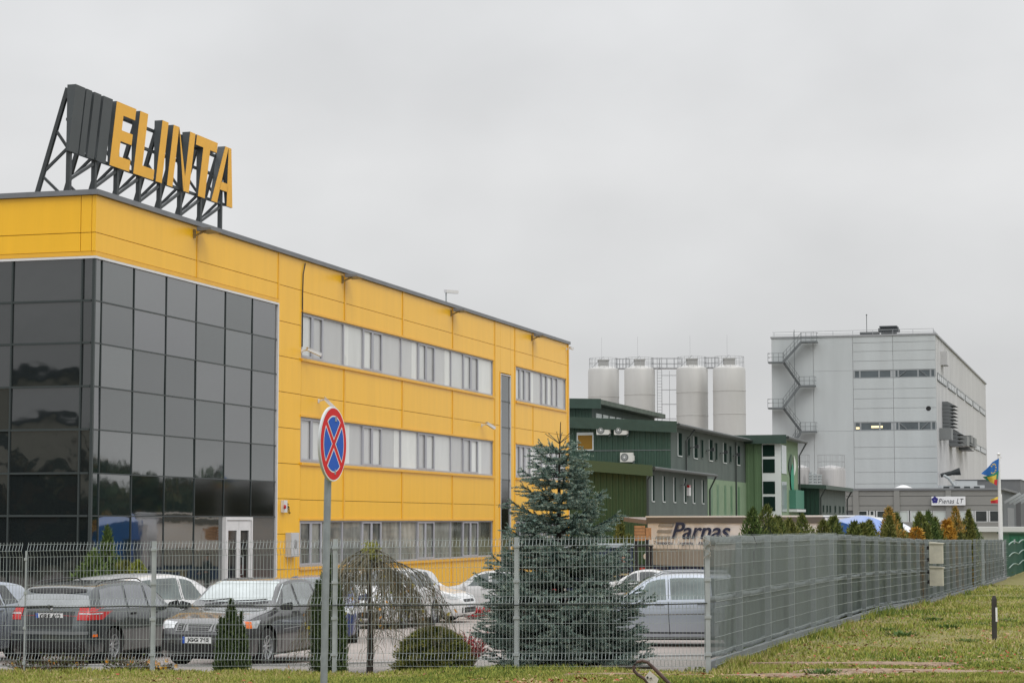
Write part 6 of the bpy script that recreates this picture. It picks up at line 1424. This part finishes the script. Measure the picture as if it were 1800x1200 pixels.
# cone thuja close behind the fence
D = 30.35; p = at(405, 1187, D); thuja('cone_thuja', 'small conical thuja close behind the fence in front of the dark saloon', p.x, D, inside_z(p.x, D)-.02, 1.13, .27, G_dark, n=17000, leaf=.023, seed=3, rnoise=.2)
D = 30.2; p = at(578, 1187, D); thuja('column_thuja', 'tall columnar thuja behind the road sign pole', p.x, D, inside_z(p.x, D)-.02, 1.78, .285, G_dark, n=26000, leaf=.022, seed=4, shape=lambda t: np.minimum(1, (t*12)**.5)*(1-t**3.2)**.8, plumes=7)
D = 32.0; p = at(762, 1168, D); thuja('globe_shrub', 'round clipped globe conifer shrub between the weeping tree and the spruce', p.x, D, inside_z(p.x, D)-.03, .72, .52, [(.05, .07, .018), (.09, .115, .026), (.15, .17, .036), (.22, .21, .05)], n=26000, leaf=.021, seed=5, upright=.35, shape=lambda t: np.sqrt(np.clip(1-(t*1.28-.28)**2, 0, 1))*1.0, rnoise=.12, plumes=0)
# evergreens before the glass front
for (x_, h_, r_, nm, lb, cl, sd, D_) in ((188, 2.15, .62, 'cone_thuja', 'pointed green conifer standing before the dark glass front', G_mid, 11, 49), (163, 1.25, .7, 'green_shrub', 'rounded green shrub left of the pointed conifer', G_mid, 12, 48.5), (218, 1.35, .6, 'green_shrub', 'green shrub with yellow-green tips right of the pointed conifer', G_olive, 13, 48.8), (243, 1.28, .42, 'green_shrub', 'yellow-green shrub farthest right in front of the glass', [(.10, .13, .02), (.18, .21, .03), (.26, .28, .04)], 14, 48.2)):
    p = at(x_, 1000, D_); zt_ = {188: 921, 163: 975, 218: 985, 243: 984}[x_]; top_ = at(x_, zt_, D_).z; z0 = gi(D_)
    thuja(nm, lb, p.x, D_, z0, top_-z0, r_, cl, n=9000, leaf=.045, seed=sd, shape=(lambda t: np.minimum(1, (t*7)**.5)*(1-t)**.7) if x_ == 188 else (lambda t: np.sqrt(np.clip(1-(t*1.2-.2)**2, 0, 1))), rnoise=.16)
D = 112; p = at(1090, 950, D); top_ = at(1090, 905, D).z; thuja('cone_thuja', 'small far conifer before the olive green hall, left of the wooden crate', p.x, D, -.5, top_+.5, .75, G_olive, n=4000, leaf=.09, seed=16)
# hedge behind the screened fence
HO = (P0.x+VX*1.3, P0.y+VY*1.3)
hedge = [(1307, 17, 893, 'm'), (1334, 18, 887, 'm'), (1361, 10, 911, 'o'), (1382, 11, 907, 'm'), (1402, 9, 913, 'o'), (1420, 10, 905, 'm'), (1437, 8, 914, 'o'), (1453, 9, 908, 'm'), (1470, 11, 913, 'm'), (1488, 10, 920, 'm'), (1505, 8, 924, 'o'), (1521, 9, 926, 'm'), (1537, 8, 918, 'o'), (1553, 14, 909, 'o'), (1575, 18, 893, 'g'), (1592, 12, 903, 'm'), (1606, 11, 929, 'r'), (1622, 12, 903, 'm'), (1638, 12, 901, 'm'), (1654, 12, 912, 'm'), (1672, 15, 915, 'r'), (1688, 15, 911, 'r'), (1686, 9, 893, 'g'), (1703, 10, 899, 'o'), (1719, 12, 921, 'm')]
desc = {'m': 'green', 'o': 'olive green', 'g': 'golden-tipped', 'r': 'orange autumn-coloured'}
ordn = ['first', 'second', 'third', 'fourth', 'fifth', 'sixth', 'seventh', 'eighth', 'ninth', 'tenth', 'eleventh', 'twelfth', 'thirteenth', 'fourteenth', 'fifteenth', 'sixteenth', 'seventeenth', 'eighteenth', 'nineteenth', 'twentieth', '21st', '22nd', '23rd', '24th', '25th']
for i, (x_, hw, yt, k_) in enumerate(hedge):
    X_, Y_ = online(x_, HO); s_ = FH/Y_; r_ = max(.55, hw/s_*1.45)*(.85+.45*((i*37) % 10)/10); zt_ = at(x_, yt-6, Y_).z; z0 = gi(Y_)-.02
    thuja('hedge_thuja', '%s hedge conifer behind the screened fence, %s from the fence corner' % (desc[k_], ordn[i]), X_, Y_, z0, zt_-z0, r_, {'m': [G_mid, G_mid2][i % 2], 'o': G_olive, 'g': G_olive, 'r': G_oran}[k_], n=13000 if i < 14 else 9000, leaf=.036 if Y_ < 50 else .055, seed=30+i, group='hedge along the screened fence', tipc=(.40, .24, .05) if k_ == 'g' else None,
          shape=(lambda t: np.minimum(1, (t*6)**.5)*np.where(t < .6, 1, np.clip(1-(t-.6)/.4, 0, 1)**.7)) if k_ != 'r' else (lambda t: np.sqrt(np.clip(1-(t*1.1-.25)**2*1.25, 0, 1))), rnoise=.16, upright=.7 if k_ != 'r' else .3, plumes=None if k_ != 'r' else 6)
X_, Y_ = online(1722, HO); thuja('gap_shrub', 'dark green shrub seen through the open mesh gap in the screened fence', *online(1726, HO), -.1, 1.75, 1.3, G_dark, n=5000, leaf=.05, seed=81)
for o in list(bpy.data.objects):
    if o.name.startswith('hedge_thuja'): o.rotation_euler = (R(RNG.uniform(-5, 5)), R(RNG.uniform(-6, 6)), o.rotation_euler[2])
X_, Y_ = online(1722, HO); thuja('autumn_shrub', 'orange shrub glimpsed through the open mesh gap in the screened fence', X_, Y_-1.5, gi(Y_)+.3, 1.3, .38, G_oran, n=3000, leaf=.05, seed=80, upright=.3, shape=lambda t: np.sqrt(np.clip(1-(t*1.4-.6)**2, 0, 1)))

# ---- blue spruce
def spruce(x, y, z, H, Rb, label, seed=5):
    rng = np.random.default_rng(seed); root = thing('blue_spruce', label, 'tree', (x, y, z), 0)
    needV = []; needM = []; br = MB()
    tr = [(0, 0, -.2), (.01, 0, H*.3), (-.01, .01, H*.6), (.0, 0, H*.86), (.02, 0, H)]
    mb = MB(); mb.tube(tr, [.075, .06, .035, .014, .006], 9); build('trunk', mb, bark, root, smooth=True)
    def needles(a, b, r, dens=420, tip=0):
        # a..b twig; bottle-brush of needles
        L = np.linalg.norm(b-a); n = max(6, int(L*dens)); t = rng.random(n); d = (b-a)/L
        q = rng.standard_normal((n, 3)); q -= (q@d)[:, None]*d; q /= np.linalg.norm(q, axis=1)[:, None]; q[:, 2] += .35
        nd = q*.85+d*.62; nd /= np.linalg.norm(nd, axis=1)[:, None]; P = a+t[:, None]*(b-a); s = np.cross(nd, rng.standard_normal((n, 3))); s /= np.linalg.norm(s, axis=1)[:, None]
        ln = r*(.75+.5*rng.random(n)); w = .0058
        V = np.empty((n, 3, 3)); V[:, 0] = P-s*w; V[:, 1] = P+s*w; V[:, 2] = P+nd*ln[:, None]; needV.append(V)
        m = rng.choice([0, 1, 1, 2, 2, 3], n); 
        if tip: m[(t > .35)] = rng.choice([2, 3, 3, 4], (t > .35).sum())
        needM.append(m)
    def branch(p0, ang, L, rise, droop, lev):
        nseg = 7; pts = [np.array(p0)]; d = np.array([math.cos(ang), math.sin(ang), 0.])
        for i in range(nseg):
            t = (i+1)/nseg; pts.append(np.array(p0)+d*L*t+np.array([0, 0, L*(rise*t-droop*t*(1-t)*2+.16*t*t)])+rng.standard_normal(3)*.006)
        br.tube([tuple(q) for q in pts], [max(.004, .016*(1-i/nseg)*(.4+L)) for i in range(nseg+1)], 4, cap=False)
        for i in range(1 if L > .5 else 0, nseg): needles(pts[i], pts[i+1], .036, 430, i >= nseg-1)
        perp = np.array([-d[1], d[0], 0.])
        m = max(2, int(L*10.5))
        for k in range(m):
            t = .16+.80*(k+rng.random()*.6)/m; base = np.array([np.interp(t*nseg, range(nseg+1), [q[j] for q in pts]) for j in range(3)])
            for s in (1, -1):
                l2 = (L*.50*(1-t)**.8+.09)*(.75+.5*rng.random()); dd = d*(.62+.1*rng.random())+perp*s*(.78)+np.array([0, 0, -.10+.22*rng.random()]); dd /= np.linalg.norm(dd); e = base+dd*l2
                needles(base, e, .034, 430, 1)
                if l2 > .17:
                    for q_ in range(int(l2*11)):
                        tt = .3+.6*rng.random(); b2 = base+dd*l2*tt; d3 = dd*.7+d*.55*rng.random()+perp*rng.choice([-1, 1])*.5+np.array([0, 0, .3*rng.random()-.12]); d3 /= np.linalg.norm(d3); needles(b2, b2+d3*(.07+.09*rng.random()), .022, 380, 1)
            if rng.random() < .5: l2 = .08+.1*rng.random(); dd = d*.5+np.array([0, 0, .75]); needles(base, base+dd*l2, .022, 380, 1)
    # leader
    top = np.array([.02, 0, H]); needles(np.array([0, 0, H*.90]), top, .012, 150)
    zz_ = H*.915
    for k in range(6): a_ = k*1.05+.3; b_ = np.array([.0, 0, zz_]); e_ = b_+np.array([math.cos(a_)*.22, math.sin(a_)*.22, .14+.04*rng.random()]); needles(b_, e_, .014, 260); br.tube([tuple(b_), tuple(e_)], [.006, .003], 4)
    lev = 0; zc = H*.885
    while zc > .10:
        f_ = 1-zc/H; Lb = Rb*(.16+1.18*f_**1.05) if f_ < .72 else Rb*(1.0+.0*f_); Lb = min(Lb, Rb)
        nb = 5 if f_ < .2 else (7 if f_ < .5 else 10)
        for k in range(nb):
            a_ = 2*math.pi*(k+rng.random()*.7)/nb+lev; L = Lb*(.62+.55*rng.random()); branch((0, 0, zc+rng.uniform(-.04, .04)), a_, L, lerp(.34, .02, min(1, f_*1.25)), .16, 0)
        lev += .7; zc -= lerp(.185, .150, min(1, f_*1.5))
    V = np.concatenate(needV); M = np.concatenate(needM)
    cols = [(.026, .046, .040), (.065, .11, .095), (.13, .20, .172), (.22, .31, .275), (.36, .38, .29)]
    o = npmesh('needles', V.reshape(-1, 3), np.arange(len(V)*3).reshape(-1, 3), mats3('spruce_needle', cols), M, root)
    build('branches', br, bark, root, fix=False)
    return root
D = 31.8; p = at(984, 1160, D); hz = at(984, 742, D).z; z0 = inside_z(p.x, D)-.03
spruce(p.x, D, z0, hz-z0, 1.22, 'young blue spruce behind the mesh fence, reaching above it')

# ---- weeping bare tree
def weeping(x, y, z, label, seed=8):
    rnd = random.Random(seed); root = thing('weeping_tree', label, 'tree', (x, y, z), 0); H = at(650, 968, y).z-z
    mb = MB(); mb.tube([(0, 0, -.1), (.01, 0, H*.45), (-.02, 0, H*.8), (0, 0, H)], [.055, .045, .04, .03], 9); build('trunk', mb, bark, root, smooth=True)
    tw = MB(); leaf = MB(); tops = []
    def hang(p, a, l, lev=0):
        pts = [p]; d = Vector((math.cos(a)*.45, math.sin(a)*.45, -.15)); q = p; n = 9
        for i in range(n):
            d = (d+Vector((rnd.uniform(-.16, .16), rnd.uniform(-.16, .16), -.34))).normalized() if i > 0 else d.normalized()
            q = q+d*l/n; q = Vector((q.x, q.y, max(q.z, .04))); pts.append(q)
        tw.tube([tuple(c) for c in pts], [.0065*(1-.6*i/n)*(1 if lev == 0 else .7) for i in range(n+1)], 3, cap=False)
        if lev < 2:
            for k in range(4 if lev == 0 else 2):
                i = rnd.randrange(2, n); hang(pts[i], a+rnd.uniform(-1.5, 1.5), l*rnd.uniform(.3, .55), lev+1)
        if rnd.random() < .07:
            c = pts[rnd.randrange(3, n)]; s = .022+.02*rnd.random(); u_ = Vector((rnd.uniform(-1, 1), rnd.uniform(-1, 1), rnd.uniform(-.6, .6))).normalized()*s; v_ = Vector((rnd.uniform(-.4, .4), rnd.uniform(-.4, .4), -1)).normalized()*s*1.5
            leaf.add([c, c+u_+v_*.5, c+v_*1.2, c-u_+v_*.5], [(0, 1, 2, 3)], rnd.choice([0, 0, 1, 2, 2]))
    limbs = MB()
    for k in range(12):
        a = k*2*math.pi/12+rnd.uniform(-.2, .2); L = rnd.uniform(.40, .70) if k % 4 else rnd.uniform(.8, 1.0); p = Vector((0, 0, H*rnd.uniform(.86, 1.0))); pts = [p]; d = Vector((math.cos(a), math.sin(a), .5)).normalized()
        for i in range(8):
            d = (d+Vector((rnd.uniform(-.1, .1), rnd.uniform(-.1, .1), -.13-.03*i))).normalized(); p = p+d*L/8; pts.append(p)
        limbs.tube([tuple(c) for c in pts], [.022*(1-.8*i/8) for i in range(9)], 5, cap=False)
        for i in range(1, 9):
            for _ in range(2 if i > 4 else 1): hang(pts[i], a+rnd.uniform(-.9, .9), rnd.uniform(.5, 1.6)*min(1, pts[i].z/1.2))
    for k in range(30):
        a = rnd.random()*6.28; hang(Vector((math.cos(a)*.06, math.sin(a)*.06, H*rnd.uniform(.9, 1.02))), a, rnd.uniform(.6, 1.5))
    for k in range(26):
        a = rnd.random()*6.28; c = Vector((math.cos(a)*.14*rnd.random(), math.sin(a)*.14, H*rnd.uniform(.86, 1.05)))
        for q in range(14):
            e = c+Vector((rnd.uniform(-.07, .07), rnd.uniform(-.07, .07), rnd.uniform(-.06, .06))); s = .016; leaf.add([e, e+Vector((s, 0, s)), e+Vector((0, s, 2*s)), e+Vector((-s, 0, s))], [(0, 1, 2, 3)], 1)
    build('limbs', limbs, mat('limb_bark', (.07, .06, .035), .9), root, fix=False); build('hanging_twigs', tw, mat('twig', (.12, .105, .065), .9), root, fix=False)
    build('leaves', leaf, [mat('leaf_orange', (.62, .26, .02), .7), mat('leaf_moss', (.16, .16, .03), .8), mat('leaf_yellow', (.45, .36, .04), .7)], root, fix=False)
D = 32.2; p = at(650, 1160, D); weeping(p.x, D, inside_z(p.x, D), 'small weeping tree with bare hanging twigs and a few orange leaves')

# ---- red barberry and rough plants
def twiggy(name, label, x, y, z, r, h, cols, n=260, leafn=900, seed=1, twc=(.28, .20, .17), cat='shrub', ls=.02):
    rnd = random.Random(seed); root = thing(name, label, cat, (x, y, z), 0); tw = MB(); lf = MB()
    for k in range(n):
        a = rnd.random()*6.28; e = Vector((math.cos(a)*r*rnd.random()**.6, math.sin(a)*r*rnd.random()**.6, h*rnd.uniform(.35, 1))); b = Vector((e.x*.25, e.y*.25, 0)); m = (b+e)/2+Vector((rnd.uniform(-.04, .04), rnd.uniform(-.04, .04), h*.12)); tw.tube([b, m, e], [.004, .0035, .002], 3, cap=False)
        for q in range(leafn//n):
            t = rnd.random(); c = (m+(e-m)*t); s = ls*rnd.uniform(.6, 1.3); u_ = Vector((rnd.uniform(-1, 1), rnd.uniform(-1, 1), rnd.uniform(-1, 1))).normalized()*s; v_ = Vector((rnd.uniform(-1, 1), rnd.uniform(-1, 1), rnd.uniform(-1, 1))).normalized()*s
            lf.add([c-u_, c+v_, c+u_, c-v_], [(0, 1, 2, 3)], rnd.randrange(len(cols)))
    build('twigs', tw, mat(name+'_twig', twc, .9), root, fix=False); build('leaves', lf, mats3(name+'_leaf', cols), root, fix=False); return root
D = 33.6; p = at(815, 1120, D); twiggy('red_barberry', 'low red and pinkish barberry shrub left of the spruce', p.x, D, inside_z(p.x, D), .48, .62, [(.42, .02, .03), (.50, .05, .06), (.55, .30, .26), (.30, .012, .02)], n=300, leafn=1500, seed=4)
D = 62; p = at(832, 1070, D); twiggy('red_barberry', 'small distant red shrub by the white saloon in the back row', p.x, D, gi(D), .7, .35, [(.40, .02, .03), (.48, .05, .05)], n=120, leafn=600, seed=5, ls=.04)
fi = 0
for (x_, lb, seed, wd) in ((62, 'marigold clump with wilted stalks at the far left foot of the fence', 1, .45), (118, 'wilted brown flower clump with a few yellow heads right of the first marigolds', 2, .40), (228, 'yellow marigold clump under the estate car, left of the fence post', 3, .42), (283, 'bright yellow marigolds right of the second fence post', 4, .28)):
    X_, Y_ = online(x_, (P0.x, P0.y+.38), FD); twiggy('marigold_clump', lb, X_, Y_, inside_z(X_, Y_)-.02, wd, .36 if seed < 4 else .22, [(.06, .045, .03), (.12, .09, .05), (.10, .13, .03)], n=120, leafn=500, seed=20+seed, twc=(.10, .07, .045), cat='flowers', ls=.018)
    root = sc.collection.objects[-1]
    rr = [o for o in bpy.data.objects if o.get('label') == lb][0]; rnd = random.Random(seed); fl = MB()
    for k in range(9 if seed < 4 else 12):
        c = Vector((rnd.uniform(-wd, wd)*.9, rnd.uniform(-.15, .1), rnd.uniform(.03, .26)))
        for q in range(9): a_ = q*2*math.pi/9; e = Vector((math.cos(a_), -.3, math.sin(a_)))*.028; f2 = Vector((math.cos(a_+.5), -.3, math.sin(a_+.5)))*.028; fl.add([c, c+e, c+f2+Vector((0, -.004, 0))], [(0, 1, 2)], rnd.choice([0, 0, 1]))
    build('flower_heads', fl, [mat('marigold_yellow', (.75, .42, .01), .6), mat('marigold_orange', (.70, .22, .01), .6)], rr, fix=False)
D = 29.5; X_, Y_ = online(1222, (P0.x, P0.y+.5), FD); twiggy('pale_cabbage', 'pale yellow-green ornamental plant at the foot of the corner post', X_, Y_, inside_z(X_, Y_), .17, .14, [(.45, .46, .25), (.35, .40, .2), (.55, .52, .38)], n=40, leafn=240, seed=9, cat='plant', ls=.03)
# fallen log by the spruce
p = at(1070, 1161, 30.3); t = thing('log', 'short dark log lying under the right side of the spruce', 'log', (p.x, 30.3, inside_z(p.x, 30.3)), R(-4))
mb = MB(); mb.tube([(-.25, 0, .12), (.62, 0, .125)], .028, 10); mb.tube([(-.2, 0, 0), (-.2, 0, .1)], .03, 6); mb.tube([(.3, .04, -.02), (.3, .02, .11)], .025, 6); build('log_body', mb, bark, t)
# brick planter wall by the entrance
p = at(366, 1040, 56); t = thing('brick_wall', 'low red-brown brick wall before the glass entrance', 'wall', (p.x, 56, gi(56)), R(-3))
mb = MB(); 
for j in range(12):
    for i in range(10): mb.box(-1.0+i*.25+(.12 if j % 2 else 0), -.76+i*.25+(.12 if j % 2 else 0), 0, .25, j*.078, j*.078+.068)
build('bricks', mb, mat('brick_brown', (.20, .085, .055), .85, var=.3, vscale=9), t); mb = MB(); mb.box(-1, 1.6, .02, .23, 0, .93); build('mortar', mb, concrete, t)

# ---- off-frame woods added for the glass to reflect (beyond the street, behind and to the right of the viewer)
def wood(name, label, pts, h, n, seed, leaf=.55):
    rng = np.random.default_rng(seed); V = []; 
    P = np.array(pts, float); seg = rng.integers(0, len(P)-1, n); t = rng.random(n)
    base = P[seg]+(P[seg+1]-P[seg])*t[:, None]; base += rng.standard_normal((n, 2))*2.2
    prof = h*(.62+.25*np.sin(base[:, 0]*.21)+.13*np.sin(base[:, 0]*.53+base[:, 1]*.31)+.1*np.sin(base[:, 1]*.17)); z = -.8+prof*rng.random(n)**.75
    C_ = np.stack([base[:, 0], base[:, 1], z], 1); d = rng.standard_normal((n, 3)); e = rng.standard_normal((n, 3)); d *= (leaf/np.linalg.norm(d, axis=1))[:, None]; e *= (leaf/np.linalg.norm(e, axis=1))[:, None]
    V = np.stack([C_-d, C_+e, C_+d, C_-e], 1); o = npmesh(name, V.reshape(-1, 3), np.arange(n*4).reshape(-1, 4), mats3('wood_leaf', [(.02, .03, .012), (.035, .05, .018), (.06, .055, .02), (.09, .05, .015)], .9), rng.integers(0, 4, n))
    tag(o, label, 'woodland', kind='stuff'); return o
wood('woodland', 'dark autumn wood added behind the viewer for the glass to reflect', [(-88, 2), (-78, -12), (-60, -26), (-20, -38), (30, -40), (70, -30)], 8.2, 14000, 1)
wood('woodland', 'wood added right of the verge beyond the picture edge for the glass to reflect', [(95, 120), (130, 175), (158, 240), (175, 330), (180, 420)], 10.5, 16000, 2, .9)

t = thing('street_hall', 'cream hall added out of view, seen only mirrored in the dark glass front', 'building', (-98, -34, -.8), R(-48))  # hall added off frame to give the dark glass a pale reflection
mb = MB(); mb.box(-26, 26, -6, 6, 0, 13.2); build('wall', mb, mat('cream_hall', (.52, .49, .40), .8, var=.1, vscale=.3), t); mb = MB(); mb.box(-26.4, 26.4, -6.4, 6.4, 13.2, 14); build('roof', mb, steel_dk, t)
for q in range(9):
    mb = MB(); mb.box(-24+q*5.6, -21+q*5.6, 6.0, 6.08, 9.0, 10.8); build('window', mb, darkwin, t)
